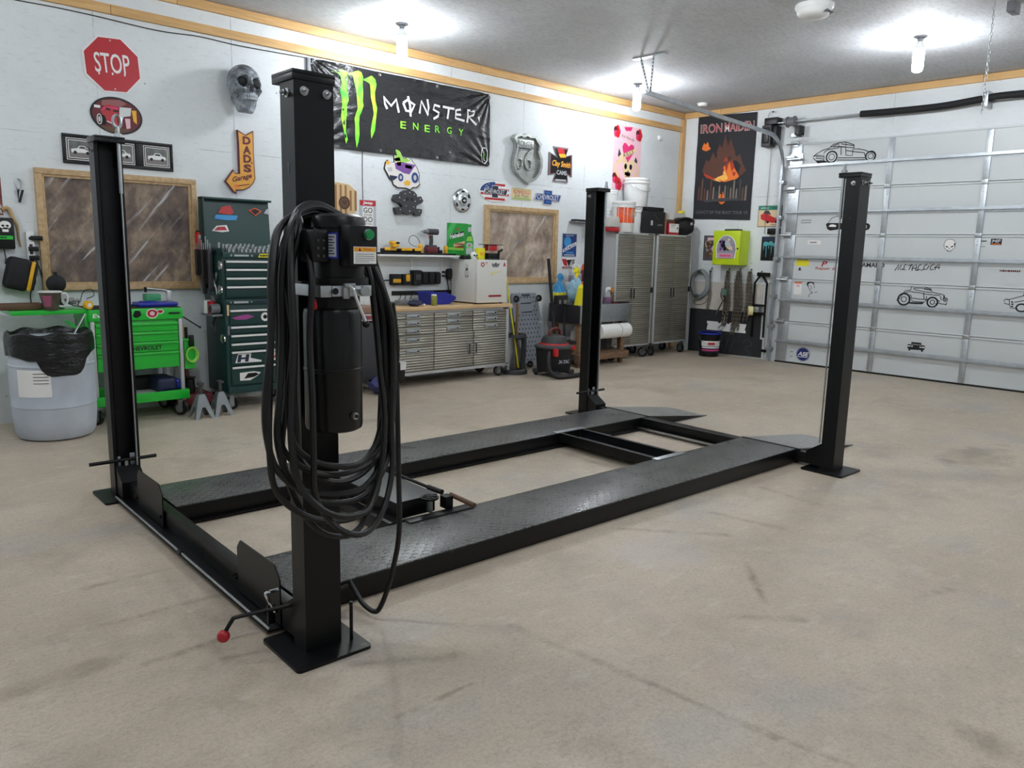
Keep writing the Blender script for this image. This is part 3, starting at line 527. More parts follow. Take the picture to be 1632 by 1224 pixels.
# ---------------------------------------------------------------- four post lift (local frame: x along the runways, y across, origin at the near post)
LX, LYY, LA = 1.44, 2.645, R(-1.6)
lift = thing('four_post_lift', 'black four post car lift standing lowered in the middle of the concrete floor', 'car lift', (LX, LYY, 0), LA)
def lp(x, y, z=0):
    return (LX+x*cos(LA)-y*sin(LA), LYY+x*sin(LA)+y*cos(LA), z)
def bolt(b, a, d, r=.0105, l=.016):
    a = Vector(a); d = Vector(d).normalized(); b.cyl(a, a+d*.004, r*1.5, M_STEEL, 14); b.cyl(a+d*.004, a+d*l, r, M_CHR, 6); b.cyl(a+d*l, a+d*(l+.012), r*.55, M_STEEL, 10)
POSTS = [('near', -.024, -.061, 1), ('left', -.05, 2.382, -1), ('right', 4.138, -.085, 1), ('far', 4.138, 2.382, -1)]
PH = 2.128
for nm, px, py, s in POSTS:
    post = bpy.data.objects.new('post', None); COL.objects.link(post); post.parent = lift; post.location = (px, py, 0)
    a, d, t_, lip = .075, .052, .008, .02
    pr = [(-a, -d), (a, -d), (a, d), (a-lip, d), (a-lip, d-t_), (a-t_, d-t_), (a-t_, -d+t_), (-a+t_, -d+t_), (-a+t_, d-t_), (-a+lip, d-t_), (-a+lip, d), (-a, d)]
    pr = [(u, v*s) for u, v in pr]
    b = MB().plan(pr, .012, PH, M_LIFT); b.obj('column', post)
    bp = rrect(-.16, -.155 if s > 0 else -.16, .155, .16 if s > 0 else .155, .018)
    b = MB().plan(bp, 0, .013, M_LIFT)
    for u in (-.135, .13):
        for v in ((-.13, .135) if s > 0 else (-.135, .13)): b.cyl((u, v, .0131), (u, v, .0138), .013, M_GLOSSB, 14)
    b.obj('base_plate', post)
    y0, y1 = (-.058, .105) if s > 0 else (-.105, .058)
    b = MB().box(-.081, .081, y0, y1, PH, PH+.014, M_LIFT, .003).box(-.081, .081, y0+.002, y1-.002, PH-.02, PH+.001, M_LIFT, .002); b.obj('cap', post)
    for q in ((-.038, -d*s, PH-.055), (.048, -d*s, PH-.055)):
        b = MB(); bolt(b, q, (0, -s, 0)); b.obj('bolt', post)
    b = MB(); bolt(b, (-a, -.005*s, PH-.06), (-1, 0, 0)); b.obj('bolt', post)
    b = MB(); bolt(b, (a, -.005*s, PH-.06), (1, 0, 0)); b.obj('bolt', post)
    b = MB().box(-a-.0006, -a+.001, -.012, .004, 1.80, 1.838, M_GLOSSB, .0003); b.obj('slot', post)
    b = MB().box(-.03, .03, (-d+.012)*s, (-d+.022)*s, .02, PH-.03, M_LIFT)
    for k in range(18): b.box(-.012, .012, (-d+.022)*s, (-d+.0225)*s, .3+.1*k, .33+.1*k, M_BLK)
    b.obj('lock_ladder', post)
    cx = .05 if nm in ('left', 'far') else -.055
    if nm != 'near':
        b = MB().cyl((cx, .078*s, .2), (cx, .078*s, PH), .0055, M_STEEL, 8).cyl((cx, .078*s, PH-.3), (cx, .078*s, PH-.02), .011, M_STEEL, 10); b.obj('lift_cable', post)
        b = MB().cyl((cx, .078*s, PH), (cx, .078*s, PH+.075), .012, M_STEEL, 12).cyl((cx, .078*s, PH+.014), (cx, .078*s, PH+.034), .021, M_STEEL, 6)
        if nm == 'left': b.tube([(cx+.022*cos(q), .078*s, PH+.1+.036*sin(q)) for q in (2*PI*i/16 for i in range(16))], .008, M_STEEL, 8, True)
        b.obj('cable_stud', post)
    # carriage at the foot of the post
    f = s
    b = MB()
    vs = [(-.075, .0, .03), (.075, .0, .03), (.075, .0, .2), (-.075, .0, .2), (-.075, .2, .03), (.075, .2, .03), (.075, .2, .125), (-.075, .2, .125), (-.075, .05, .2), (.075, .05, .2)]
    vs = [(x*.9, (y*.75+.02)*f, z) for x, y, z in vs]
    b.add(vs, [(0, 1, 5, 4), (0, 3, 8, 7, 4), (1, 5, 6, 9, 2), (4, 7, 6, 5), (8, 9, 6, 7), (3, 2, 9, 8), (0, 1, 2, 3)], M_LIFT)
    b.obj('carriage', post)
    b = MB().box(-.05, -.035, .03*f, .045*f, .2, .26, M_STEEL, .002).box(.02, .05, .03*f, .04*f, .2, .27, M_GALV, .002).cyl((-.005, .05*f, .2), (-.005, .05*f, .23), .012, M_STEEL, 8); b.obj('lock_pawl', post)
    if nm in ('left', 'far'):
        b = MB().cyl((-.21, -.05, .235), (.17, -.05, .235), .011, M_BLK, 10); b.obj('lock_rod', post)
# runways
for y0 in (.185, 1.625):
    rw = bpy.data.objects.new('runway', None); COL.objects.link(rw); rw.parent = lift
    b = MB().box(0, 4.1, y0, y0+.465, .106, .113, M_TREAD, .003); b.obj('tread_plate', rw)
    b = MB().box(0, 4.1, y0, y0+.006, .006, .1065, M_LIFT, .001).box(0, 4.1, y0+.459, y0+.465, .006, .1065, M_LIFT, .001).box(0, 4.1, y0+.006, y0+.04, .006, .012, M_LIFT).box(0, 4.1, y0+.425, y0+.459, .006, .012, M_LIFT)
    iy = y0+.465 if y0 < 1 else y0-.035
    b.box(0, 4.0, iy, iy+.035, .012, .02, M_LIFT); b.obj('side_rail', rw)
    b = MB().box(0, .006, y0+.006, y0+.459, .012, .106, M_LIFT).box(4.094, 4.1, y0+.006, y0+.459, .012, .106, M_LIFT); b.obj('end_plate', rw)
# approach ramps
for y0, y1 in ((.175, .64), (1.635, 2.12)):
    b = MB(); vs = [(4.13, y0, .116), (4.13, y1, .116), (5.05, y1, .008), (5.05, y0, .008), (4.13, y0, .108), (4.13, y1, .108), (5.05, y1, 0), (5.05, y0, 0)]
    b.add(vs, [(0, 1, 2, 3), (7, 6, 5, 4), (0, 3, 7, 4), (2, 1, 5, 6), (3, 2, 6, 7), (1, 0, 4, 5)], M_TREADG)
    for yy in (y0, y1-.006): b.add([(4.15, yy, .004), (4.15, yy, .106), (4.96, yy, .012), (4.15, yy+.006, .004), (4.15, yy+.006, .106), (4.96, yy+.006, .012)], [(0, 1, 2), (5, 4, 3), (0, 2, 5, 3), (1, 4, 5, 2), (0, 3, 4, 1)], M_LIFT)
    b.box(4.10, 4.15, y0+.02, y1-.02, .1, .112, M_LIFT).cyl((4.118, y0-.02, .108), (4.118, y1+.02, .108), .009, M_BLK, 10)
    b.obj('approach_ramp', lift)
# cross beams
b = MB().box(-.078, -.02, .06, 2.33, .018, .12, M_LIFT, .004).box(-.15, -.078, .12, 2.24, .018, .025, M_LIFT).box(-.079, -.0775, 1.02, 1.026, .02, .12, M_GLOSSB)
b.obj('front_beam', lift)
b = MB().cyl((-.145, .11, .036), (-.145, 2.25, .036), .0065, M_STEEL, 8).cyl((-.145, 1.12, .036), (-.145, 1.16, .036), .012, M_BLK, 8); b.obj('equalising_cable', lift, 'bright steel cable along the front beam')
b = MB().box(4.105, 4.165, .02, 2.33, .02, .1, M_LIFT, .003).box(4.02, 4.1, .655, 1.62, .102, .11, M_LIFT, .002).box(4.02, 4.03, .655, 1.62, .03, .102, M_LIFT).box(3.97, 4.03, .655, 1.62, .022, .03, M_LIFT).box(3.965, 3.972, .655, 1.62, .022, .04, M_STEEL); b.obj('rear_beam', lift)
for y0, y1, zt in ((.125, .55, .275), (1.56, 1.99, .262)):
    b = MB(); prof = [(y0, .03), (y1, .03), (y1, zt-.04), (y1-.035, zt), (y0+.05, zt), (y0, zt-.05)]
    n = len(prof); b.add([(-.092, y, z) for y, z in prof]+[(-.086, y, z) for y, z in prof], [list(range(n))[::-1], list(range(n, 2*n))]+[(i, (i+1) % n, (i+1) % n+n, i+n) for i in range(n)], M_LIFT)
    st = b.obj('wheel_stop', lift)
    for yy in (y0+.03, y1+.02, y1+.05):
        b = MB(); b.cyl((-.079, yy, .085), (-.1, yy, .085), .009, M_BLK, 8); b.obj('bolt', st)
# release handle with the red ball
b = MB().tube(crom([(-.06, .02, .155), (-.17, .05, .15), (-.29, .07, .15), (-.31, .073, .14), (-.338, .078, .095)], 6), .008, M_BLK, 10)
h = b.obj('release_handle', lift); MB().ball((-.342, .078, .085), .024, M_SRED, 3).obj('knob', h, 'red ball knob')
b = MB().tube(crom([(-.15, .1, .2), (-.165, .09, .2), (-.155, .085, .17), (-.135, .08, .12)], 5), .007, M_CHR, 8).box(-.16, -.13, .085, .1, .07, .15, M_BLK, .003).cyl((-.145, .1, .2), (-.11, .1, .2), .008, M_CHR, 8); b.obj('cable_clevis', lift, 'chrome clevis')
MB().cyl((.092, -.12, .012), (.092, -.12, .17), .007, M_BLK, 10).obj('stop_rod', lift)
b = MB().box(.1, .16, .09, .18, .08, .1, M_BLK, .003).cyl((.16, .14, .1), (.24, .15, .104), .009, M_BLK, 8); b.obj('hose_bracket', lift)
# power unit
pu = bpy.data.objects.new('power_unit', None); COL.objects.link(pu); pu.parent = lift
MX, TX, PY = -.012, -.04, -.25
b = MB().lathe([(.001, .915), (.085, .915), (.097, .922), (.1, .935), (.1, 1.125), (.1025, 1.128), (.1025, 1.136), (.1, 1.139), (.1, 1.325), (.095, 1.34), (.08, 1.347), (.001, 1.347)], M_GLOSSB, 40, (TX, PY, 0)); b.obj('tank', pu)
MB().lathe([(.085, 1.345), (.085, 1.385), (.09, 1.39)], M_BLK, 32, (TX+.01, PY, 0)).obj('tank_neck', pu)
b = MB().cyl((TX+.02, PY-.1, .975), (TX+.023, PY-.112, .975), .013, M_STEEL, 14).cyl((TX+.023, PY-.112, .975), (TX+.024, PY-.118, .975), .007, M_BLK, 6); b.obj('drain_plug', pu, 'steel drain plug')
b = MB().lathe([(.001, 1.425), (.1, 1.425), (.1, 1.447), (.086, 1.45), (.086, 1.6), (.084, 1.605), (.084, 1.612), (.091, 1.614), (.091, 1.638), (.086, 1.652), (.06, 1.662), (.001, 1.664)], M_BLK, 40, (MX, PY, 0)); b.obj('motor', pu)
b = MB(); vs = []; n = 10
for i in range(n+1):
    a = R(203+36*i/n)
    for z in (1.512, 1.598): vs.append((MX+.0868*cos(a), PY+.0868*sin(a), z))
b.add(vs, [(2*i, 2*i+2, 2*i+3, 2*i+1) for i in range(n)], M_BLUE)
vs = [((x-MX)*1.006+MX, (y-PY)*1.006+PY, 1.518 if i % 2 == 0 else 1.592) for i, (x, y, z) in enumerate(vs)]
b.add(vs[2:-2], [(2*i, 2*i+2, 2*i+3, 2*i+1) for i in range(n-2)], M_SILVS)
for k in range(7):
    zz = 1.526+.0092*k; q = [((x-MX)*1.004+MX, (y-PY)*1.004+PY, zz+(.0035 if i % 2 else 0)) for i, (x, y, z) in enumerate(vs[4:-6 if k % 2 else -4])]
    b.add(q, [(2*i, 2*i+2, 2*i+3, 2*i+1) for i in range(len(q)//2-1)], M_NAVY)
b.obj('data_plate', pu, 'silver data plate with blue border')
b = MB().box(-.055, .05, -.4, -.325, 1.488, 1.622, M_BLK, .004); cb = b.obj('control_box', pu)
b = MB().cyl((.012, -.4, 1.593), (.012, -.409, 1.593), .018, M_STEEL, 24).cyl((.012, -.409, 1.593), (.012, -.418, 1.593), .0155, pm('push_green', (10, 140, 76), .35), 24); b.obj('push_button', cb, 'green push button')
b = MB(); b.add([(-.042, -.4008, 1.497), (.044, -.4008, 1.497), (.044, -.4008, 1.553), (-.042, -.4008, 1.553)], [(0, 1, 2, 3)], M_WHP)
b.add([(-.04, -.4012, 1.537), (.042, -.4012, 1.537), (.042, -.4012, 1.551), (-.04, -.4012, 1.551)], [(0, 1, 2, 3)], pm('warning_orange', (240, 160, 40), .5))
b.add([(-.024, -.4016, 1.539), (-.014, -.4016, 1.539), (-.019, -.4016, 1.549)], [(0, 1, 2)], M_BLKM); b.text('Warning', .01, 1.544, .006, .4016, M_BRN, .028)
for k in range(5): b.add([(-.036, -.4012, 1.502+.0065*k), (.036-.02*(k == 0), -.4012, 1.502+.0065*k), (.036-.02*(k == 0), -.4012, 1.5035+.0065*k), (-.036, -.4012, 1.5035+.0065*k)], [(0, 1, 2, 3)], M_DKG)
b.obj('warning_label', cb, 'white warning label with orange header')
b = MB().box(-.152, -.088, -.325, -.24, 1.5, 1.606, M_BLK, .012); cap_ = b.obj('capacitor_box', pu)
b = MB()
for k in range(2):
    for q in range(3): b.cyl((-.13+.02*k, -.325, 1.52+.025*q), (-.13+.02*k, -.328, 1.52+.025*q), .005, M_DKG, 8)
b.obj('screw', cap_)
b = MB().box(-.135, .055, -.345, -.16, 1.386, 1.425, M_BLK, .004); vb = b.obj('valve_block', pu)
b = MB().box(-.137, -.095, -.35, -.16, 1.385, 1.424, M_STEEL, .004).box(-.095, .055, -.352, -.346, 1.387, 1.423, M_GALV, .003).box(-.06, -.035, -.364, -.352, 1.38, 1.428, M_STEEL, .003).cyl((.02, -.352, 1.405), (.02, -.368, 1.405), .017, M_STEEL, 16).cyl((-.085, -.352, 1.405), (-.085, -.357, 1.405), .011, M_BLK, 12).box(.06, .085, -.3, -.27, 1.385, 1.415, M_STEEL, .003); b.obj('fitting', vb)
b = MB().tube(crom([(-.045, -.37, 1.425), (-.03, -.375, 1.41), (-.022, -.38, 1.38), (.002, -.385, 1.32), (.01, -.387, 1.30)], 6), .0065, M_CHR, 10).box(-.06, -.02, -.376, -.362, 1.418, 1.432, M_STEEL, .003); lv = b.obj('release_lever', pu, 'chrome release lever')
MB().ball((.012, -.387, 1.295), .013, M_BLK, 2).obj('lever_knob', lv)
b = MB().cyl((-.14, -.31, 1.35), (-.155, -.325, 1.372), .011, M_RED, 12, .014); b.obj('filler_cap', pu, 'red filler cap')
b = MB().box(-.11, .06, -.162, -.113, 1.38, 1.43, M_BLK, .003).box(-.06, .04, -.16, -.113, 1.5, 1.6, M_BLK, .003); b.obj('mounting_bracket', pu)
# coiled hose: one long hose, eight turns hung over the motor
random.seed(11); pts = []
prof = [(-.02, -.145, 1.668, 0), (-.13, -.17, 1.655, .25), (-.205, -.22, 1.60, .6), (-.25, -.27, 1.46, 1), (-.262, -.29, 1.25, 1), (-.28, -.3, 1.05, 1), (-.295, -.31, .85, 1), (-.265, -.32, .67, 1), (-.16, -.34, .545, .5), (.0, -.33, .50, .0), (.12, -.28, .55, .5), (.195, -.24, .70, 1), (.225, -.22, .9, 1), (.232, -.21, 1.1, 1), (.222, -.2, 1.3, 1), (.175, -.19, 1.47, 1), (.11, -.165, 1.6, .5)]
NT_ = 9
for k in range(NT_):
    q = k/(NT_-1); zl = .02+.27*((k*5) % 9)/8; wl = random.uniform(.55, 1.08); wr = random.uniform(.5, 1.12); dy = random.uniform(-.06, .05)
    for i, (x, y, z, m_) in enumerate(prof):
        w_ = wl if x < 0 else wr
        low = max(0, min(1, (1.1-z)/.6)); top = max(0, min(1, (z-1.55)/.1))
        xx = MX+(x-MX)*(w_ if m_ > .3 else .9)+random.uniform(-.008, .008)*m_
        yy = y+dy*(1-.6*top)*(1 if x < 0 or z < .8 else .8)+random.uniform(-.01, .01)
        if top > .5: yy = y+.012-.004*k; 
        zz = z+low*zl-.006*(k % 3)*top+.012*(k//3)*top
        pts.append((xx, min(yy, -.13) if z > .3 else yy, zz))
b = MB().tube(crom(pts, 5), .0115, M_RUB, 8); b.obj('hose_coil', lift, 'long black hose coiled over the power unit')
b = MB().tube(crom([(.235, -.2, 1.35), (.275, -.17, 1.2), (.3, -.13, 1.1)], 6), .011, M_RUB, 8); b.obj('power_cord', lift)
b = MB().tube(crom([(.32, -.1, 1.03), (.322, -.1, .947), (.328, -.1, .66), (.33, -.1, .393), (.315, -.06, .19), (.285, -.03, .06), (.262, -.01, .035), (.25, .06, .05), (.247, .13, .095), (.24, .15, .12)], 8), .011, M_RUB, 10); b.obj('feed_hose', lift, 'black hose hanging in a loop down to the runway')
b = MB().box(.275, .335, -.14, -.085, 1.03, 1.11, M_BLK, .006); cn = b.obj('connector_block', lift); b = MB().box(.31, .3365, -.1425, -.14, 1.08, 1.112, M_WHP); b.obj('tag', cn, 'white tag')
# ---------------------------------------------------------------- bridge jack between the runways
jk = thing('bridge_jack', 'black rolling bridge jack with two round pads between the lift runways', 'jack', lp(0, 0), LA)
b = MB().box(.87, 1.13, .75, 1.45, .09, .186, M_BLK, .006); b.obj('body', jk)
b = MB().box(.86, 1.14, .74, 1.46, .186, .192, pm('jack_top_grey', (58, 60, 62), .4), .002); b.obj('top_plate', jk)
b = MB().box(.86, 1.3, .6, .665, .1135, .121, M_BLK, .002).box(.86, 1.3, .655, .665, .07, .121, M_BLK).box(.86, 1.3, .668, .75, .07, .078, M_BLK); b.obj('end_tray', jk)
b = MB().box(.86, 1.3, 1.61, 1.675, .1135, .121, M_BLK, .002).box(.86, 1.3, 1.61, 1.62, .07, .121, M_BLK).box(.86, 1.3, 1.45, 1.61, .07, .078, M_BLK); b.obj('end_tray', jk)
b = MB().box(.78, .87, .68, .95, .03, .11, M_BLK, .004).box(.78, .87, 1.3, 1.5, .03, .11, M_BLK, .004).box(.8, .86, .95, 1.3, .05, .09, M_BLK); b.obj('side_bracket', jk)
for q, (x, y) in enumerate(((1.045, .685), (1.0, 1.46))):
    b = MB().cyl((x, y, .12), (x, y, .195), .018, M_STEEL, 14).lathe([(.001, .192), (.05, .195), (.052, .206), (.046, .208), (.04, .204), (.001, .204)], M_BLK, 28, (x, y, 0))
    for k in range(6): b.box(-.004, .004, .012, .04, .204, .209, M_GLOSSB, M=Matrix.Translation((x, y, 0)) @ Matrix.Rotation(PI*k/3, 4, 'Z'))
    b.obj('lift_pad', jk)
b = MB().cyl((1.17, 1.28, .19), (1.19, .9, .18), .01, M_BLK, 10).cyl((1.19, .9, .18), (1.2, .78, .178), .016, M_BLK, 10).box(1.14, 1.19, .66, .72, .12, .19, M_BLK, .004); b.obj('pump_lever', jk)
MB().cyl((1.2, .70, .185), (1.215, .5, .17), .014, M_BRN, 12).obj('lever_grip', jk, 'brown lever grip')
# ---------------------------------------------------------------- cross rail
cr = thing('cross_tray', 'open black cross tray bridging the runways near the ramp end', 'tray', lp(0, 0), LA)
for x0 in (2.985, 3.235):
    b = MB().box(x0, x0+.008, .655, 1.62, .045, .113, M_LIFT).box(x0-.002, x0+.03, .655, 1.62, .113, .117, M_LIFT); b.obj('side_bar', cr)
MB().box(2.99, 3.24, .655, 1.62, .045, .05, pm('tray_grey', (70, 72, 74), .5)).obj('pan', cr)
for y0 in (.605, 1.615):
    b = MB().box(2.96, 3.29, y0, y0+.055, .1135, .12, M_GALV, .002); b.obj('hook_plate', cr, 'bright edged hook plate')
# ---------------------------------------------------------------- things on the banner wall (local x right, z up, front towards -y)
def blobs(b, u0, v0, u1, v1, cols, n, d, seed, smin=.06, smax=.2):
    random.seed(seed); W_ = u1-u0; H_ = v1-v0
    for k in range(n):
        r = random.uniform(smin, smax)*min(W_, H_); cu = random.uniform(u0+r, u1-r); cv = random.uniform(v0+r, v1-r); m_ = random.choice(cols); q = random.randint(5, 9); ph = random.uniform(0, 6)
        b.flat([(cu+r*random.uniform(.5, 1)*cos(ph+2*PI*i/q), cv+r*random.uniform(.4, 1)*sin(ph+2*PI*i/q)) for i in range(q)], d+.0004*k, m_)
# stop sign
b = MB(); a = R(3.6)
octo = lambda r: [(r/cos(PI/8)*cos(PI/8+PI/4*i+a), r/cos(PI/8)*sin(PI/8+PI/4*i+a)) for i in range(8)]
b.prism(octo(.232), .0, .006, M_WHT); b.prism(octo(.219), .006, .0075, M_SRED); b.text('STOP', -.002, .012, .165, .0085, M_WHT, .29, 0, .008, a)
for q in ((-.01, .2), (.01, -.2)): b.cyl((q[0], -.008, q[1]), (q[0], -.011, q[1]), .007, M_STEEL, 8)
for q in ((-.12, -.095), (-.01, -.085), (.09, -.08)): b.flat(rect(q[0], q[1], q[0]+.012, q[1]+.02), .0086, M_WHT)
solo(b, 'stop_sign', 'red octagonal stop sign with white border high on the left wall', 'sign', WL(2.325, 3.078))
# oval hot rod picture
b = MB(); b.prism(ell(0, 0, .216, .158, 40, R(-3)), 0, .008, M_BLK); b.flat(ell(0, 0, .2, .142, 40, R(-3)), .009, M_MAR)
T = '@W'
b.flat([(-.117,.118),(.032,.139),(.088,.111),(.029,.077),(-.120,.076)], .0095, pm('workshop_wall_print', (150, 96, 96), .6)); b.flat([(-.143,-.099),(-.013,-.096),(.130,-.112),(.016,-.151),(-.090,-.138)], .0095, M_BRN)
b.flat([(-.128,.040),(-.102,.075),(-.058,.088),(.004,.077),(.024,.044),(.013,.017),(.000,-.036),(.004,-.088),(-.085,-.053),(-.122,-.007)], .011, M_SRED); b.flat([(-.135,.023),(-.122,.041),(-.090,.067),(.022,.070),(.012,.056),(-.078,.056)], .0115, M_HPNK)
b.flat([(-.090,.061),(-.051,.054),(-.055,.034),(-.088,.042)], .012, M_BLK); b.flat([(-.029,.047),(.018,.047),(.014,.030),(-.030,.031)], .012, M_BLK)
b.flat([(-.131,-.002),(-.101,-.011),(-.085,-.053),(-.099,-.090),(-.142,-.093)], .012, M_BLKM); b.flat([(.026,.077),(.124,.080),(.114,.011),(.056,-.003),(.041,-.044),(.016,-.041)], .0115, M_SILV)
b.flat([(.065,-.015),(.109,-.013),(.108,-.095),(.075,-.105)], .012, M_PINK); b.flat([(.126,.061),(.165,.063),(.165,-.055),(.137,-.032)], .012, M_YEL); b.flat([(-.183,.071),(-.133,.071),(-.134,.049),(-.182,.048)], .012, M_WHP)
b.strk([(-.088,-.054),(-.006,-.086)], .008, .0125, M_WHP); (u, v), = [(-.146,-.045)]
b.flat(ell(u, v, .02, .044, 20), .013, M_BLK); b.strk(ell(u, v, .0185, .042, 20), .006, .0135, M_WHP, True); b.flat(ell(u, v, .01, .024, 16), .0135, M_SILV)
solo(b, 'oval_sign', 'oval metal sign with a red hot rod picture below the stop sign', 'sign', WL(2.335, 2.652))
# framed photos
o = thing('photo_frame', 'long black frame holding three photos of white cars behind the left lift post', 'picture frame', WL(2.342, 2.332)); w_, h_ = .46, .124
b = MB(); ops = ((-.43, -.2), (-.112, .124), (.2, .43)); xs = [-w_, -.44, -.19, -.12, .132, .19, .44, w_]
b.box(-w_, w_, -.018, 0, .1, h_, M_BLK, .003).box(-w_, w_, -.018, 0, -h_, -.1, M_BLK, .003).box(-w_, w_, -.01, 0, -.1, .1, M_BLK)
for i in (0, 2, 4, 6): b.box(xs[i], xs[i+1], -.018, 0, -.1, .1, M_BLK, .002)
b.obj('frame', o)
for k, (x0, x1) in enumerate(ops):
    b = MB(); b.flat(rect(x0, -.092, x1, .092), .0112, M_WHP); b.flat(rect(x0+.006, -.086, x1-.006, .086), .0117, M_BLKM); b.flat(rect(x0+.014, -.077, x1-.014, .077), .0122, M_WHP)
    g = pm('photo_grey_%d' % k, (96, 100, 98), .4, var=.3, vs=20); b.flat(rect(x0+.02, -.071, x1-.02, .071), .0127, g); b.flat(rect(x0+.02, -.071, x1-.02, -.012), .013, pm('photo_ground', (124, 118, 118), .5)); c_ = (x0+x1)/2
    for l in ([(-.075, -.03), (-.08, 0), (-.03, .008), (-.012, .03), (.03, .03), (.05, .006), (.08, 0), (.082, -.026)],): b.flat([(c_+u, v) for u, v in l], .0135, M_WHT)
    b.flat([(c_-.02, .008), (c_-.008, .024), (c_+.026, .024), (c_+.038, .006)], .014, M_DKG)
    for q in (-.048, .05): b.flat(ell(c_+q, -.028, .014, .014, 12), .014, M_BLK)
    b.obj('photo', o)
# keychain and leather strap
o = thing('key_ring', 'bunch of keys hanging from a carabiner on the wall near the left edge', 'keys', WL(1.535, 1.93))
b = MB(); b.tube([(.022*cos(q), -.012, .075+.045*sin(q)) for q in (2*PI*i/14 for i in range(14))], .004, M_STEEL, 6, True); b.cyl((0, 0, .118), (0, -.02, .118), .004, M_STEEL, 6); b.obj('carabiner', o)
for k, q in enumerate((-.03, -.008, .014, .034)):
    b = MB().box(-.009, .009, -.012-.004*k, -.009-.004*k, -.075, .03, M_BLK if k % 2 else M_STEEL, M=Matrix.Translation((q*.5, 0, 0)) @ Matrix.Rotation(q*9, 4, 'Y')); b.obj('key', o)
b = MB(); b.tube(crom([(1.40, WY-.012, 1.79), (1.445, WY-.02, 1.8), (1.475, WY-.025, 1.72), (1.50, WY-.02, 1.66), (1.505, WY-.015, 1.56), (1.515, WY-.015, 1.49)], 6), .016, pm('tan_leather', (176, 148, 104), .75, var=.2), 8, sc=lambda t: 1.2-.8*t)
solo(b, 'leather_strap', 'tan leather strap hanging beside the black speaker box', 'strap')
# left edge poster, speaker box, tool case
b = MB(); b.prism(rect(-.06, -.16, .06, .16), 0, .006, M_WHP); b.flat(rect(-.055, -.155, .056, .155), .0065, M_MAR); b.flat(rect(-.055, -.155, .056, -.02), .007, pm('poster_rust', (120, 74, 60), .6, var=.3, vs=30)); b.strk([(.03, -.14), (.03, -.06), (.045, -.08), (.03, -.1), (.046, -.14)], .008, .0075, M_WHP)
solo(b, 'poster', 'dark red poster cut by the left edge of the picture', 'poster', WL(1.355, 1.90))
o = thing('speaker_box', 'black box with a white skull on the wall at the left edge', 'box', WL(1.37, 1.47))
MB().box(-.16, .095, -.09, 0, 0, .255, M_BLK, .015).obj('case', o)
b = MB(); b.flat(ell(.03, .195, .042, .034, 18), .0905, M_WHP); b.flat(rect(.008, .14, .052, .175), .0905, M_WHP)
for q in (.014, .046): b.flat(ell(q, .19, .011, .009, 10), .091, M_BLK)
b.flat(rect(-.1, .08, .08, .11), .0905, M_GRN); scrib(b, -.01, .095, .1, .016, .091, M_BLK); b.obj('front_print', o, 'white skull and green strip')
b = MB().tube([(.02, -.03, 0), (.03, -.03, -.1)], .004, M_BLK, 6).ball((.032, -.03, -.11), .018, M_BLK, 1); b.obj('knob', o)
o = thing('tool_case', 'black hard case with yellow band hanging on the wall at the left edge', 'case', WL(1.46, 1.13))
M_ = Matrix.Rotation(R(14), 4, 'Y')
MB().box(-.12, .06, -.13, -.004, .0, .27, M_BLKM, .045, M=M_, seg=3).obj('shell', o); MB().box(.045, .075, -.135, -.002, .012, .26, M_YEL, .012, M=M_).obj('band', o, 'yellow band'); MB().box(.07, .1, -.13, -.004, .02, .25, M_BLKM, .014, M=M_).obj('lid', o)
b = MB().box(-.1, .02, -.1, -.004, .0, .2, M_BLKM, .04, M=Matrix.Rotation(R(-25), 4, 'Y'), seg=3).box(-.09, .01, -.101, -.0, .03, .045, M_YEL, M=Matrix.Rotation(R(-25), 4, 'Y'))
solo(b, 'tool_pouch', 'small black pouch with a yellow stripe behind the hard case at the left edge', 'pouch', WL(1.33, 1.24))
# power strip
o = thing('power_strip', 'white vertical power strip with plugs beside the left framed window', 'power strip', WL(1.585, 1.20))
MB().box(-.03, .03, -.035, 0, 0, .42, M_WHT, .01).obj('housing', o)
b = MB()
for k in range(6): b.box(-.012, .012, -.0365, -.034, .05+.06*k, .075+.06*k, M_DKG)
b.obj('socket_row', o)
for q, sx in ((.365, .055), (.275, .02), (.2, .02)):
    b = MB().box(-.03+(.03 if sx > .03 else .008), sx+.03, -.075, -.035, q-.018, q+.02, M_BLK, .006); b.obj('plug', o)
b = MB()
b.tube(crom([(.0, -.05, .09), (.01, -.05, .0), (-.03, -.03, -.1), (-.02, -.03, -.22), (.05, -.03, -.25), (.09, -.03, -.2)], 6), .0045, M_BLK, 6); b.obj('cord', o)
b = MB(); b.tube(crom([(.02, -.05, .2), (.05, -.05, .1), (.075, -.04, -.02), (.07, -.04, -.2), (.1, -.05, -.25)], 6), .0045, M_BLK, 6); b.obj('cord', o)
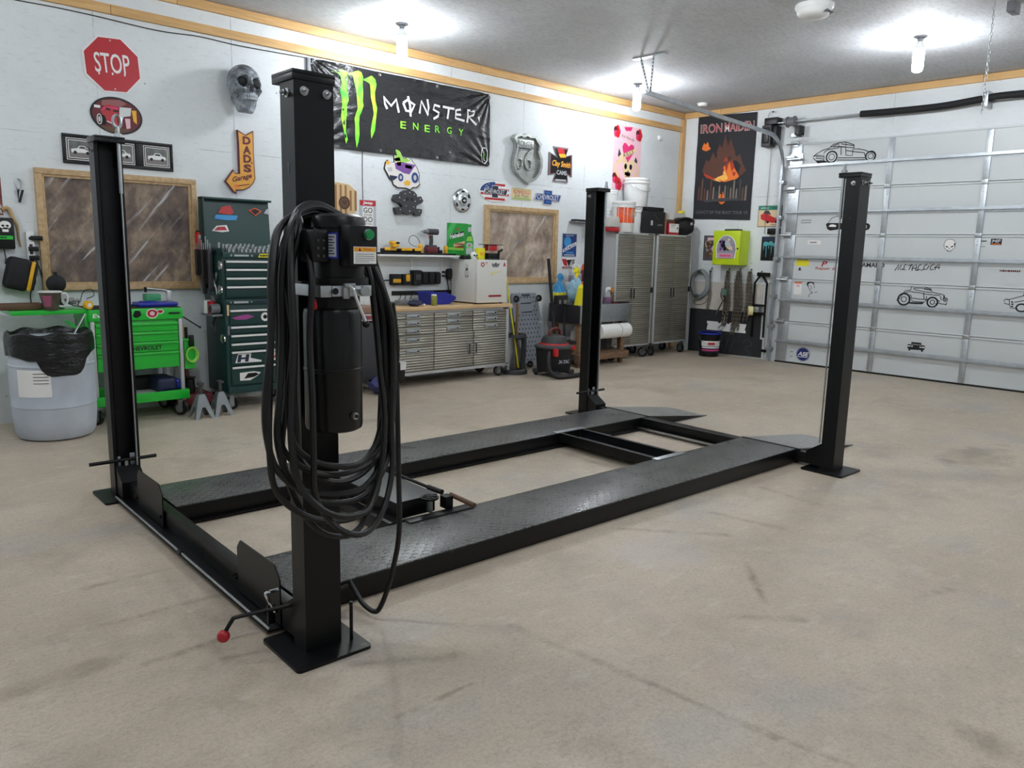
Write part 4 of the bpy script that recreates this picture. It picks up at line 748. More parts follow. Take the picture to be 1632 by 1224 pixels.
# skull mask
def skull_mesh():
    b = bmesh.new(); bmesh.ops.create_icosphere(b, subdivisions=5, radius=1)
    for v in b.verts:
        x, y, z = v.co; f = max(0, -y)
        X, Y, Z = x*.166, y*.15, z*.18
        if z < 0:
            k = min(1, -z/.95); X *= 1-.12*k*k-.04*k; Y = Y*(1-.3*k) if y > 0 else Y*(1-.04*k); Z *= 1.18
            if z < -.6: X *= 1.12; Z = min(Z, -.125-.14*min(1, (-z-.6)/.3)) if y < .1 else Z*.8
        if z > .1 and y < 0: Y *= .93
        def dent(cx, cz, rx, rz, dep):
            q = ((x-cx)/rx)**2+((z-cz)/rz)**2; return dep*max(0, 1-q)**.7 if y < 0 else 0
        Y += dent(-.4, .03, .3, .27, .1)+dent(.4, .03, .3, .27, .1)+dent(0, -.26, .13, .18, .05)
        Y -= dent(0, .06, .09, .3, .012)+dent(-.42, .37, .34, .1, .02)+dent(.42, .37, .34, .1, .02)
        Y -= dent(-.6, -.3, .28, .12, .04)+dent(.6, -.3, .28, .12, .04)-dent(-.66, -.58, .2, .2, .05)-dent(.66, -.58, .2, .2, .05)
        Y -= dent(0, -.6, .46, .2, .03)+dent(0, -.92, .5, .12, .03)
        if abs(x) > .8 and abs(z) < .5: X *= 1-.1*(1-abs(z)/.5)
        v.co = (X, Y, Z)
    return b
o = thing('skull_mask', 'large grey plastic skull mask hanging on the wall above the arrow sign', 'skull', WL(3.465, 3.075, .135), R(3))
b = MB(); b.bm(skull_mesh(), M_SKULL, True); b.obj('skull', o)
b = MB()
for q in (-.065, .065): b.ball((q, -.092, .006), .056, M_BLKM, 3, (1, .5, .82))
b.obj('eye_socket', o, 'black eye sockets')
b = MB(); b.add([(0, -.146, -.03), (-.02, -.142, -.078), (.02, -.142, -.078), (0, -.144, -.07)], [(0, 1, 3), (0, 3, 2)], M_BLKM); b.obj('nose_hole', o)
b = MB()
for k in range(7):
    for zz in (-.118, -.146): b.box(-.065+.0186*k, -.0485+.0186*k, -.163+.0022*(k-3)**2, -.1, zz-.0125, zz+.0125, pm('tooth_grey', (170, 178, 184), .5), .003)
b.obj('teeth', o)
# arrow sign
b = MB(); arr = [(-.072,.301),(.011,.260),(.092,.309),(.090,.079),(.098,-.150),(.078,-.197),(.033,-.247),(-.036,-.274),(-.103,-.279),(-.101,-.313),(-.133,-.298),(-.213,-.199),(-.125,-.082),(-.108,-.115),(-.066,-.111),(-.067,.176)]
b.prism(arr, .002, .03, M_MAR, M_MAR)
cx_ = sum(p[0] for p in arr)/len(arr)
b.prism([(-.063,.283),(.011,.249),(.083,.294),(.082,.078),(.089,-.150),(.069,-.195),(.027,-.238),(-.035,-.266),(-.111,-.271),(-.115,-.297),(-.127,-.289),(-.201,-.198),(-.127,-.097),(-.112,-.124),(-.057,-.119),(-.058,.177)], .03, .0315, pm('corrugated_amber', (222, 160, 60), .5, var=.08, vs=40, stretch=(.3, 1, 3)))
for t_, q in (('D', '545 262'), ('A', '545 420'), ('D', '555 570'), ('S', '555 730')): pass
for (u, v), t_ in zip([(.018,.207),(.018,.117),(.019,.032),(.018,-.059)], 'DADS'): b.text(t_, u, v, .078, .033, M_MAR, .082, 0, .05)
(u, v), = [(.066,-.003)]; b.text("'", u, v, .02, .033, M_MAR, .012)
(u, v), = [(-.041,-.158)]; b.text('Garage', u, v, .062, .033, M_MAR, .21, .35, .03, R(16))
b.strk([(-.083,-.235),(.034,-.212)], .008, .033, M_MAR); (u, v), = [(-.098,-.239)]; b.strk(ell(u, v, .018, .013, 12), .008, .033, M_ORG, True)
solo(b, 'arrow_sign', 'amber arrow shaped garage sign with dark red letters above the green tool chest', 'sign', WL(3.50, 2.36))
# banner
o = thing('banner', 'wide black vinyl banner with green claw marks and white lettering under the lumber strips', 'banner', WL(5.49, 3.037)); hw, hh = 1.238, .436
def sag(u, v):
    e = (abs(u)/hw)**6*.01; du, dv = abs(abs(u)-hw), abs(abs(v)-hh); r = math.hypot(du, dv)
    f = .009*sin(22*math.atan2(dv+.02, du+.02))*max(0, 1-r/.75)
    g = .007*sin(u*34+2*sin(u*5))*max(0, 1-dv/.2)**1.5*(.5+.5*sin(u*4.3+v))
    k = .006*max(0, 1-abs((v+.02)-.12*math.cos(u*1.9))/.03)
    return .022+f+g+k+.007*sin(u*7+v*3)-e
N1, N2 = 200, 60; b = MB(); vs = []
for j in range(N2+1):
    for i in range(N1+1):
        u = -hw+2*hw*i/N1; v = -hh+2*hh*j/N2; vs.append((u, -sag(u, v), v))
b.add(vs, [(j*(N1+1)+i, j*(N1+1)+i+1, (j+1)*(N1+1)+i+1, (j+1)*(N1+1)+i) for j in range(N2) for i in range(N1)], M_BLKV, True); b.obj('sheet', o)
def drape(b): b.v = [(x, y-sag(x, z)-.006, z) for x, y, z in b.v]; return b
b = MB()
for p in ([(-1.011,.339),(-.877,.383),(-.820,.363),(-.812,.299),(-.822,.227),(-.819,.169),(-.807,.074),(-.825,.027),(-.826,-.055),(-.841,-.131),(-.838,-.250),(-.817,-.331),(-.836,-.378),(-.853,-.327),(-.869,-.224),(-.898,-.105),(-.883,.012),(-.890,.099),(-.907,.156),(-.888,.232),(-.908,.309),(-.943,.336)], [(-.816,.349),(-.686,.400),(-.641,.389),(-.619,.341),(-.629,.272),(-.625,.175),(-.631,.092),(-.622,.048),(-.646,-.016),(-.674,-.072),(-.679,-.149),(-.676,-.262),(-.686,-.339),(-.714,-.411),(-.727,-.313),(-.729,-.162),(-.737,-.103),(-.700,.007),(-.703,.081),(-.707,.163),(-.737,.277),(-.750,.334)], [(-.624,.317),(-.508,.377),(-.462,.347),(-.444,.293),(-.468,.206),(-.464,.115),(-.441,.042),(-.461,-.083),(-.476,-.201),(-.524,-.291),(-.532,-.215),(-.517,-.129),(-.488,-.026),(-.502,.064),(-.524,.152),(-.524,.213),(-.532,.287),(-.560,.301)]): b.flat(p, 0, M_CLAW)
drape(b).obj('claw_print', o, 'three acid green claw marks')
b = MB()
for p in ([(-.305,.056),(-.334,.104),(-.353,.178),(-.252,.096),(-.180,.176),(-.168,.101),(-.146,.037)], [(-.090,.149),(-.036,.189),(.065,.149),(.020,.069),(-.049,.070),(-.090,.149)], [(-.027,.230),(.002,.137),(.013,.014)], [(.135,.063),(.159,.205),(.259,.059),(.266,.146),(.248,.237)], [(.440,.181),(.356,.189),(.338,.135),(.423,.109),(.405,.067),(.339,.028)], [(.484,.187),(.574,.185),(.661,.185)], [(.578,.188),(.567,.116),(.553,.055)], [(.760,.191),(.688,.175),(.679,.081),(.820,.066)], [(.681,.125),(.765,.130)], [(.860,.050),(.870,.127),(.865,.198),(.975,.196),(.956,.149),(.882,.122),(.938,.083),(1.006,.042)]): b.strk(p, .027, 0, M_WHP)
for p in ([(1.016,.134),(1.060,.151),(1.054,.077)], [(1.064,.163),(1.084,.172),(1.076,.139)]): b.flat(p, 0, M_WHP)
drape(b).obj('lettering', o, 'white jagged lettering')
b = MB()
for t_, (u, v) in zip('ENERGY', [(-.087,-.091),(.083,-.087),(.246,-.092),(.400,-.081),(.586,-.073),(.768,-.074)]): b.text(t_, u, v, .078, 0, M_CLAW, .075, 0, .01)
drape(b).obj('lettering', o, 'small green lettering')
b = MB(); b.strk([(1.118,-.219),(1.170,-.221),(1.191,-.264),(1.190,-.369),(1.153,-.410),(1.112,-.391),(1.100,-.303),(1.099,-.258)], .012, 0, M_WHP, True)
for k in (-8, 0, 8):
    (u, v), = [(1.143,-.321)]; b.strk([(u+k*.0018, v+.03), (u+k*.0015, v-.03)], .007, 0, M_CLAW)
drape(b).obj('can_print', o)
b = MB()
for q in (-1, -.33, .33, 1):
    for v in (-1, 1):
        u_ = q*(hw-.03); v_ = v*(hh-.03); b.tube([(u_+.012*cos(k), -sag(u_, v_)-.003, v_+.012*sin(k)) for k in (2*PI*i/10 for i in range(10))], .004, M_STEEL, 5, True)
b.obj('grommet', o)
b = MB().box(4.2, 4.24, WY-.03, WY-.002, 3.28, 3.47, M_GRY, .004); solo(b, 'wall_clip', 'grey clip on the wall beside the left end of the black banner', 'clip')
# cut-out cartoon-like sign: plain cut-out of a small buggy in smoke
b = MB(); out = [(-.126,.191),(-.088,.218),(-.037,.200),(.015,.115),(.075,.145),(.119,.125),(.181,.068),(.216,.022),(.243,-.046),(.235,-.117),(.253,-.158),(.199,-.197),(.146,-.201),(.111,-.231),(.049,-.215),(-.072,-.216),(-.131,-.186),(-.144,-.145),(-.186,-.121),(-.207,-.082),(-.256,-.011),(-.239,.058),(-.206,.088),(-.164,.065),(-.118,.069)]
b.prism(out, .004, .016, M_BLK); b.flat([(u*.955, v*.955) for u, v in out], .0165, pm('smoke_white', (226, 222, 216), .55, var=.06, vs=20))
for p, m_ in (([(-.122,.184),(-.088,.211),(-.045,.199),(.006,.115),(.058,.126),(.110,.104),(.023,.075),(-.097,.078)], M_LGRN), ([(-.114,.062),(-.011,.079),(.181,.061),(.128,-.006),(.093,-.051),(.015,-.043),(-.097,-.004)], M_PUR), ([(-.080,.072),(-.024,.081),(-.024,.036),(-.080,.035)], M_RED), ([(.036,.055),(.132,.046),(.128,.011),(.036,.017)], M_RED), ([(-.231,.065),(-.198,.079),(-.173,.057),(-.189,.035),(-.223,.032)], M_YEL), ([(-.215,-.001),(-.148,.012),(-.139,-.035),(-.198,-.047)], M_SILV), ([(.014,-.147),(.067,-.116),(.110,-.140),(.093,-.177),(.032,-.181)], M_YEL), ([(-.122,.109),(-.045,.130),(-.028,.091),(-.105,.080)], M_BLK), ([(-.182,-.080),(-.080,-.086),(-.072,-.099),(-.131,-.138),(-.182,-.121)], M_NAVY)): b.flat(p, .0175, m_)
for (u, v), r in zip([(-.029,-.095),(.172,-.083)], (.045, .062)): b.flat(ell(u, v, r*.8, r, 18), .0185, M_SIGNB); b.flat(ell(u, v, r*.35, r*.5, 14), .0195, M_SILV)
solo(b, 'cutout_sign', 'small cut-out sign of a purple buggy with a green driver at the banner edge', 'sign', WL(5.40, 2.455))
# skull and crossbones marquee
b = MB(); c0 = (0, .045)
b.prism([(.008,.151),(.078,.141),(.123,.105),(.127,.049),(.149,.079),(.185,.088),(.194,.067),(.217,.040),(.194,.010),(.141,-.007),(.114,-.023),(.114,-.058),(.150,-.056),(.195,-.061),(.195,-.097),(.168,-.141),(.114,-.140),(.078,-.102),(.052,-.121),(-.001,-.131),(-.053,-.123),(-.075,-.103),(-.105,-.133),(-.157,-.135),(-.178,-.101),(-.182,-.060),(-.122,-.049),(-.079,-.054),(-.088,-.034),(-.122,-.001),(-.182,.010),(-.207,.032),(-.182,.086),(-.131,.096),(-.105,.077),(-.088,.120),(-.044,.144)], .004, .06, pm('marquee_black', (48, 50, 54), .5))
for (u, v) in [(.017,.123),(-.049,.105),(.083,.103),(-.062,.031),(.096,.026),(-.040,-.035),(.074,-.039),(.017,-.088),(-.126,.058),(.167,.055),(-.118,-.077),(.154,-.084)]: b.ball((u, -.063, v), .007, M_WHT, 1)
for (u, v) in [(-.014,.044),(.050,.044)]: b.flat(ell(u, v, .02, .022, 14), .0605, M_BLK)
solo(b, 'marquee_sign', 'dark grey skull and crossbones marquee sign under the cut-out sign', 'sign', WL(5.45, 2.073))
# hub cap
o = thing('hubcap', 'chrome wheel hubcap with black slots on the wall above the shelf', 'hubcap', WL(6.30, 2.155)); Mr = Matrix.Rotation(PI/2, 4, 'X')
b = MB().lathe([(.142, .001), (.145, .012), (.128, .022), (.112, .026), (.095, .022), (.06, .03), (.05, .045)], M_CHR, 36, M=Mr).lathe([(.05, .045), (.048, .05), (.001, .052)], M_CHR, 24, M=Mr); b.obj('cap', o)
b = MB()
for k in range(6):
    a = PI/6+PI/3*k; b.flat([(q*cos(a+t_), q*sin(a+t_)) for q, t_ in ((.1, -.22), (.122, -.2), (.122, .2), (.1, .22))], .0275, M_BLK)
b.obj('slot', o); b = MB(); b.flat(ell(0, 0, .04, .04, 20), .0525, M_BLK); b.flat([(-.025, -.006), (-.008, -.006), (-.008, -.014), (.008, -.014), (.008, -.006), (.025, -.006), (.028, .006), (.008, .006), (.008, .014), (-.008, .014), (-.008, .006), (-.022, .006)], .053, M_SILV); b.obj('emblem', o)
# route shield
o = thing('route_sign', 'galvanised shield shaped route marker sign with deep rim', 'sign', WL(7.31, 2.755))
sh_ = [(-.172,.283),(-.092,.307),(-.047,.287),(.041,.317),(.095,.297),(.201,.304),(.297,.204),(.270,.116),(.320,.015),(.324,-.081),(.297,-.169),(.207,-.262),(.064,-.326),(-.051,-.260),(-.157,-.196),(-.203,-.106),(-.199,-.023),(-.152,.105),(-.154,.167),(-.207,.233)]
b = MB(); inn = [(u*.87, v*.9-.004) for u, v in sh_]; n = len(sh_)
ca = sum(sh_[i][0]*sh_[(i+1) % n][1]-sh_[(i+1) % n][0]*sh_[i][1] for i in range(n))
if ca < 0: sh_ = sh_[::-1]; inn = inn[::-1]
L4 = [(sh_, 0), (sh_, .075), (inn, .075), (inn, .03)]
for lv, (pl, d) in enumerate(L4): pass
vs = [(u, -d, v) for pl, d in L4 for u, v in pl]; fs = [(k*n+i, (k+1)*n+i, (k+1)*n+(i+1) % n, k*n+(i+1) % n) for k in range(3) for i in range(n)]+[list(range(3*n, 4*n))]
M_SHL = pm('shield_zinc', (168, 172, 168), .4, .75, var=.25, vs=10); b.add(vs, fs, M_SHL); b.obj('shield', o)
b = MB().box(-.16, .16, -.06, -.03, .13, .235, M_SHL, .004); b.text('ROUTE', 0, .182, .07, .0615, M_DKG, .27); b.flat(rect(-.165, .127, .165, .238), .0595, M_DKG); b.obj('name_plate', o)
b = MB()
for q in (-.085, .085):
    b.tube([(q+.056*cos(t_), -.042, -.075+.062*sin(t_)) for t_ in (2*PI*i/20 for i in range(20))], .014, M_SHL, 8, True); b.tube(crom([(q-.056, -.042, -.075), (q-.05, -.042, .0), (q-.015, -.042, .07), (q+.04, -.042, .105)], 5), .014, M_SHL, 8)
b.obj('numeral', o, 'raised double six')
# iron cross sign
b = MB(); cr_ = [(-.164,.228),(.139,.232),(.087,.117),(.219,.152),(.227,-.154),(.081,-.094),(.133,-.134),(.147,-.238),(-.159,-.239),(-.107,-.131),(-.243,-.158),(-.240,.145),(-.085,.089)]
b.prism(cr_, .0, .014, pm('sign_rim', (130, 120, 126), .4)); b.flat([(u*.9, v*.92) for u, v in cr_], .015, M_MAR); b.flat([(u*.84, v*.86) for u, v in cr_], .0155, M_BLK)
b.flat([(-.089,.187),(-.034,.220),(.049,.201),(.060,.147),(-.030,.138),(-.063,.146)], .0165, M_RED); b.flat([(-.062,.135),(.069,.148),(.088,.100),(-.027,.089)], .017, M_YEL)
b.text('Clay Smith', .0, -.005, .1, .0165, pm('amber_print', (250, 176, 60), .5), .37, .18, .02, R(-1)); b.text('CAMS', .01, -.11, .06, .0165, M_SILVS, .2, 0, .03); b.flat([(-.112,-.203),(.103,-.197),(.104,-.214),(-.111,-.225)], .0165, M_SILVS)
solo(b, 'cross_sign', 'black and red iron cross shaped sign with orange lettering', 'sign', WL(8.055, 2.745))
# oval flag sign
b = MB(); b.prism(ell(0, 0, .26, .128, 36), 0, .01, M_WHT); 
for k in range(4):
    v0 = -.105+.06*k; x_ = .25*math.sqrt(max(0, 1-((v0+.015)/.125)**2)); b.flat(rect(-x_*(1 if v0 < 0 else 0), v0, x_, v0+.028), .0105, M_SRED)
b.flat([(u if u < 0 else 0, v) for u, v in ell(0, 0, .252, .12, 36, 0, PI/2, PI)]+[(0, 0)], .011, M_SIGNB)
random.seed(2)
for k in range(16): u = -.03-.2*random.random(); v = .02+.08*random.random(); b.flat(ell(u, v, .006, .006, 6), .0115, M_WHP)
bow = lambda s: [(x*s, y*s) for x, y in ((-.19, -.032), (-.055, -.032), (-.055, -.075), (.05, -.075), (.05, -.032), (.2, -.032), (.22, .032), (.055, .032), (.055, .075), (-.05, .075), (-.05, .032), (-.17, .032))]
b.flat(bow(1.05), .012, M_WHP); b.flat(bow(.97), .0125, M_NAVY); b.text('CHEVROLET', 0, 0, .05, .0135, M_WHP, .33)
solo(b, 'oval_sign', 'oval flag patterned car maker sign above the tan window', 'sign', WL(6.842, 2.298))
b = MB(); b.prism(rect(-.18, -.075, .18, .075), 0, .006, M_SKIN); b.strk(rect(-.17, -.066, .17, .066), .005, .0065, M_GRN, True); b.text('BONNEVILLE', 0, .03, .048, .007, M_SRED, .3); b.text('Salt Flats', 0, -.018, .045, .007, pm('sign_green', (40, 110, 70), .5), .26, .3); b.flat(rect(-.15, -.058, .15, -.05), .007, M_GRN)
solo(b, 'tin_sign', 'small cream tin sign with red and green lettering', 'sign', WL(7.32, 2.297))
b = MB(); k_ = 1.25; b.prism([(x*k_, y*k_*.98) for x, y in ((-.21, -.036), (-.065, -.036), (-.065, -.078), (.06, -.078), (.06, -.036), (.19, -.036), (.215, .036), (.065, .036), (.065, .078), (-.06, .078), (-.06, .036), (-.18, .036))], 0, .014, M_SILVS); b.flat([(x*k_*.95, y*k_*.92) for x, y in ((-.205, -.034), (-.065, -.034), (-.065, -.078), (.06, -.078), (.06, -.034), (.185, -.034), (.21, .034), (.065, .034), (.065, .078), (-.06, .078), (-.06, .034), (-.175, .034))], .0145, M_SIGNB); b.text('CHEVROLET', .002, 0, .062, .0155, M_WHP, .42)
for q in (.06, -.062): b.flat(rect(-.04, q-.004, .04, q+.004), .0155, M_SKY)
solo(b, 'bowtie_sign', 'blue cross-bar shaped car maker sign to the right of the cream tin sign', 'sign', WL(7.812, 2.287))
# pink poster
b = MB(); b.prism(rect(-.325, -.465, .325, .465), 0, .004, M_PINK); G_ = pm('poster_green', (70, 100, 84), .6)
for (cu, cv) in ((-.26, .36), (.26, .36), (-.25, -.3), (-.18, -.39)):
    for k in range(5): b.flat(ell(cu+.04*cos(k*1.3), cv+.045*sin(k*1.3), .045, .05, 9), .0045+.0004*k, (M_HPNK, M_RED, M_MAR)[k % 3])
b.flat([(-.1, .44), (.1, .46), (.06, .4), (-.06, .39)], .005, M_HPNK)
for p in ([(-.2, .13), (-.15, .05), (-.16, -.02), (-.22, .02)], [(-.24, -.06), (-.17, -.03), (-.15, -.08), (-.22, -.1)], [(.2, .04), (.25, -.02), (.22, -.09), (.17, -.03)]): b.flat(p, .005, M_DKG)
skl = ell(.03, -.14, .13, .12, 20); b.flat(skl, .0055, M_SKIN); b.flat(rect(-.04, -.32, .09, -.2), .0055, M_SKIN)
b.strk([(-.03, -.265), (.09, -.265)], .008, .0065, M_BLK)
for q in (-.03, .092): b.flat(ell(q, -.12, .033, .042, 12), .0065, M_BLK)
b.flat([(.03, -.165), (.01, -.21), (.052, -.21)], .0065, M_BLK)
for q in (-1, 1): b.strk(crom([(q*.05+.02, -.03, 0), (q*.2, -.07, 0), (q*.27, -.17, 0), (q*.17, -.28, 0)], 5), .05, .006+.0002*q, M_SKIN)
hrt = [(.015, -.06), (-.1, .08), (-.125, .16), (-.09, .215), (-.04, .215), (.02, .17), (.08, .21), (.14, .2), (.16, .14), (.12, .06)]
b.flat(hrt, .007, M_HPNK); b.flat([(-.19, .02), (-.15, .04), (.2, .17), (.22, .11), (-.12, -.02), (-.2, -.06)], .008, M_SKIN); b.text('KILLS', .02, .075, .06, .0085, M_BLK, .24, .1, 0, R(20)); b.text('Ed Hardy', .0, .29, .05, .0055, M_MAR, .3, .4, 0, R(-8))
solo(b, 'poster', 'tall pink poster with heart and ribbon on the wall above the white buckets', 'poster', WL(9.493, 2.963))
# jeep style sign
b = MB(); b.prism(rrect(-.108, -.2, .108, .135, .012), 0, .006, M_SILVS); b.flat(rect(-.104, .07, .104, .13), .0065, M_SRED); b.text('Jeep', 0, .1, .04, .0075, M_WHP, .13, 0, .03); b.flat(rrect(-.072, -.19, .072, .062, .02), .0066, M_WHP); b.text('GO', 0, .022, .058, .0075, M_DKG, .12, 0, .01); b.text('ANYWHERE', 0, -.03, .018, .0075, M_DKG, .11); b.text('DO', 0, -.08, .058, .0075, M_DKG, .12, 0, .01); b.text('ANYTHING', 0, -.13, .018, .0075, M_DKG, .11)
solo(b, 'tin_sign', 'red and white tin sign with bold two letter words behind the power unit', 'sign', WL(4.932, 1.945))
# striped wood board
o = thing('cutting_board', 'octagonal striped wooden board with round brand hanging behind the near post', 'board', WL(4.58, 2.06)); b = MB()
b.prism([(-.2, -.1), (-.12, -.19), (.1, -.19), (.2, -.1), (.2, .1), (.1, .17), (-.12, .19), (-.2, .1)], 0, .02, M_TAN)
for k in range(6): u = -.14+.062*k; hh_ = .165 if abs(u) < .1 else .11; b.flat(rect(u, -hh_, u+.026, hh_*.97), .0205, pm('walnut_strip', (150, 108, 66), .55))
b.obj('board', o); b = MB(); b.flat(ell(.04, -.03, .072, .072, 24), .0215, M_BRN); b.strk(ell(.04, -.03, .06, .06, 24), .005, .022, M_BLK, True); b.text('V', .04, -.025, .04, .022, M_BLK, .06); b.obj('brand', o)
# beer poster
b = MB(); b.prism([(-.165, -.2), (.16, -.2), (.16, .205), (-.165, .205)], 0, .006, M_BGRN); b.flat([(-.165, .1), (-.1, .205), (-.02, .205), (-.165, -.05)], .0065, pm('sun_green', (70, 180, 90), .5)); b.text('Heineken', -.01, .06, .06, .0085, M_WHP, .22, .1, .03, R(12)); b.flat([(-.12, .04), (.1, .085), (.1, .11), (-.12, .065)], .0075, M_BLK); b.flat([(-.02, .12), (-.004, .14), (.01, .15), (.012, .135), (.026, .12)], .0075, M_RED)
b.flat([(-.06, -.09), (.12, -.05), (.12, -.01), (-.06, -.05)], .0072, M_SKIN); scrib(b, .03, -.05, .14, .022, .0085, M_SRED, 6); scrib(b, .03, -.085, .14, .022, .0085, M_SRED, 7); b.flat([(-.15, -.12), (.1, -.13), (.1, -.1), (-.15, -.09)], .0072, M_LGRN)
solo(b, 'poster', 'green beer poster on the wall beside the bottle cut-out', 'poster', WL(6.235, 1.672))
# blue tin sign and V sign
b = MB(); b.prism(rect(-.152, -.165, .152, .165), 0, .006, M_SILVS); b.flat(rect(-.143, -.156, .143, .156), .0065, M_SIGNB); b.flat(ell(-.04, .045, .075, .075, 24), .007, M_SKY); b.flat([(-.135, -.06), (-.02, -.005), (.14, .05), (.14, .0), (.0, -.055), (-.135, -.105)], .0075, M_WHP); b.text('BLUE MOON', .0, -.03, .042, .0085, M_SIGNB, .25, 0, .02, R(20)); scrib(b, 0, .135, .16, .018, .007, M_SILVS, 2); scrib(b, .01, -.105, .16, .03, .007, M_SKY, 3); b.flat(rect(-.11, -.145, .11, -.13), .007, M_SILVS)
solo(b, 'tin_sign', 'blue beer tin sign with white ribbon right of the tan window', 'sign', WL(8.287, 1.652))
b = MB(); b.prism(rect(-.15, -.075, .15, .07), 0, .004, M_WHP); b.flat([(-.145, .065), (-.05, .065), (-.02, -.04), (-.1, -.02)], .0045, M_SRED); b.flat([(-.05, .05), (.06, .06), (.01, -.05)], .005, M_BLK); b.flat([(.06, .065), (.14, .065), (.1, -.03), (.03, -.03)], .0045, M_SILV)
for i in range(3):
    for j in range(2): b.flat(rect(.065+.025*((i+j) % 2)+.02*i*.5, .035-.03*j, .08+.025*((i+j) % 2)+.02*i*.5, .05-.03*j), .005, M_BLK)
scrib(b, 0, -.052, .26, .024, .005, M_MAR, 5); b.flat(rect(-.14, -.072, .14, -.067), .005, M_MAR)
solo(b, 'tin_sign', 'small white tin sign with red and checkered flags below the blue one', 'sign', WL(8.283, 1.393))
# narrow wall shelf behind the far post with a curved splash sheet
o = thing('wall_shelf', 'narrow grey wall shelf with a rounded end behind the far lift post', 'shelf', WL(8.62, 1.99))
b = MB().box(-.36, .34, -.13, 0, -.02, 0, M_GRY, .006); b.obj('board', o); MB().box(-.34, .34, -.12, -.02, 0, .025, M_BLK, .008).obj('mat', o)
# shelf with tools over the bench
o = thing('wall_shelf', 'long white wall shelf over the workbench', 'shelf', WL(5.55, 1.46)); b = MB().box(-.62, .61, -.24, 0, .0, .022, M_WHT, .003); b.obj('board', o)
for q in (-.02, .43): MB().box(q-.012, q+.012, -.2, 0, -.012, 0, M_WHT).box(q-.012, q+.012, -.012, 0, -.2, 0, M_WHT).obj('bracket', o)
SZ = 1.4825
b = MB().box(-.55, .5, -.2, -.04, 0, .022, M_BLKM, .006); solo(b, 'tool_tray', 'flat black tray on the white shelf under the yellow tools', 'tray', (5.56, WY, SZ))
random.seed(5)
def bat(x, y, rz, kind, label):
    o = thing('tool_battery', label, 'battery', (x, y, SZ+.022), rz, 'yellow and black batteries on the shelf')
    MB().box(-.055, .055, -.035, .035, 0, .045, M_BLK, .008).obj('pack', o); MB().box(-.05, .05, -.037, .0, .02, .055, M_YEL, .008).obj('cover', o, 'yellow cover')
for i, (x, y, rz) in enumerate(((5.09, 7.56, .2), (5.2, 7.6, -.3), (5.3, 7.55, .4), (5.41, 7.58, -.2), (5.5, 7.54, .1))): bat(x, y, rz, i, 'yellow and black tool battery lying in the black tray on the white shelf')
b = MB().box(-.05, .05, -.03, .03, 0, .04, M_YEL, .012).box(-.07, .0, -.03, .03, .03, .075, M_YEL, .015).box(-.02, .07, -.025, .025, .04, .065, M_BLK, .01); solo(b, 'cordless_saw', 'yellow cordless tool on top of the batteries, left end of the shelf', 'power tool', (5.22, 7.57, SZ+.078), .3)
o = thing('tape_measure', 'yellow spray can with a loose wire loop standing on the shelf', 'can', (5.585, 7.57, SZ+.022)); MB().cyl((0, 0, 0), (0, 0, .085), .028, M_YEL, 16).cyl((0, 0, .085), (0, 0, .11), .028, M_YEL, 16, .012).obj('body', o)
b = MB().tube(crom([(0, 0, .1), (-.03, 0, .16), (-.09, 0, .2), (-.15, 0, .18), (-.16, 0, .12), (-.1, 0, .08), (-.05, 0, .07)], 6), .0035, M_BLK, 6); b.obj('wire', o)
o = thing('impact_driver', 'grey and red cordless impact driver standing on its battery on the shelf', 'power tool', (5.735, 7.56, SZ+.022), R(-8))
MB().box(-.07, .07, -.05, .05, 0, .075, M_MAR, .01).box(-.06, .06, -.045, .045, .07, .095, M_DKG, .008).obj('battery', o, 'red battery'); b = MB().tube([(0, 0, .09), (.004, 0, .15), (.0, 0, .21)], .024, M_DKG, 12); b.obj('handle', o)
b = MB().cyl((.09, 0, .25), (-.04, 0, .25), .036, M_DKG, 18).cyl((-.04, 0, .25), (-.1, 0, .25), .03, M_GRY, 18, .018).cyl((-.1, 0, .25), (-.135, 0, .25), .01, M_STEEL, 10); b.obj('head', o); MB().box(-.03, -.015, -.008, .008, .17, .21, M_RED, .004).obj('trigger', o)
b = MB().box(-.035, .03, -.03, .03, 0, .04, M_BLK, .008).cyl((-.015, 0, .04), (-.015, 0, .075), .016, M_BLK, 10); solo(b, 'drill_chuck', 'small black chuck on the shelf right of the impact driver', 'tool', (5.87, 7.57, SZ+.022))
b = MB().box(-.02, .02, -.02, .02, 0, .09, M_YEL, .008); solo(b, 'marker_box', 'upright yellow box at the right end of the shelf', 'box', (5.965, 7.57, SZ+.022))
# chargers and batteries hung below
o = thing('battery_charger', 'black battery charger bank on the wall under the shelf', 'charger', WL(5.785, 1.13)); MB().box(-.15, .14, -.06, 0, .0, .15, M_BLKM, .012).obj('case', o); b = MB()
for q in (-.1, 0, .1): b.box(q-.035, q+.035, -.085, -.055, .01, .14, M_BLKM, .01)
b.obj('battery_bay', o); MB().tube(crom([(-.1, -.02, .15), (-.2, -.02, .16), (-.34, -.02, .1), (-.5, -.02, .06), (-.7, -.02, .05)], 6), .007, M_BLK, 6).obj('cord', o)
b = MB().box(-.06, .055, -.09, 0, -.01, .17, M_BLKM, .01).box(-.04, .04, -.1, -.08, .05, .12, M_DKG, .006); solo(b, 'battery_charger', 'single black charger left of the charger bank', 'charger', WL(5.57, 1.13))
for x, lb in ((5.28, 'yellow and black tool hung beside the lift hoses under the shelf'), (5.43, 'black battery with yellow badge hung under the shelf')):
    o = thing('tool_battery', lb, 'battery', WL(x, 1.125)); MB().box(-.065, .065, -.08, 0, 0, .13, M_BLKM, .012).obj('pack', o)
    if x > 5.3: MB().box(-.028, .028, -.086, -.078, .045, .125, M_YEL, .004).obj('badge', o)
    else: MB().box(-.06, .05, -.09, -.03, .03, .075, M_YEL, .012).obj('cover', o)
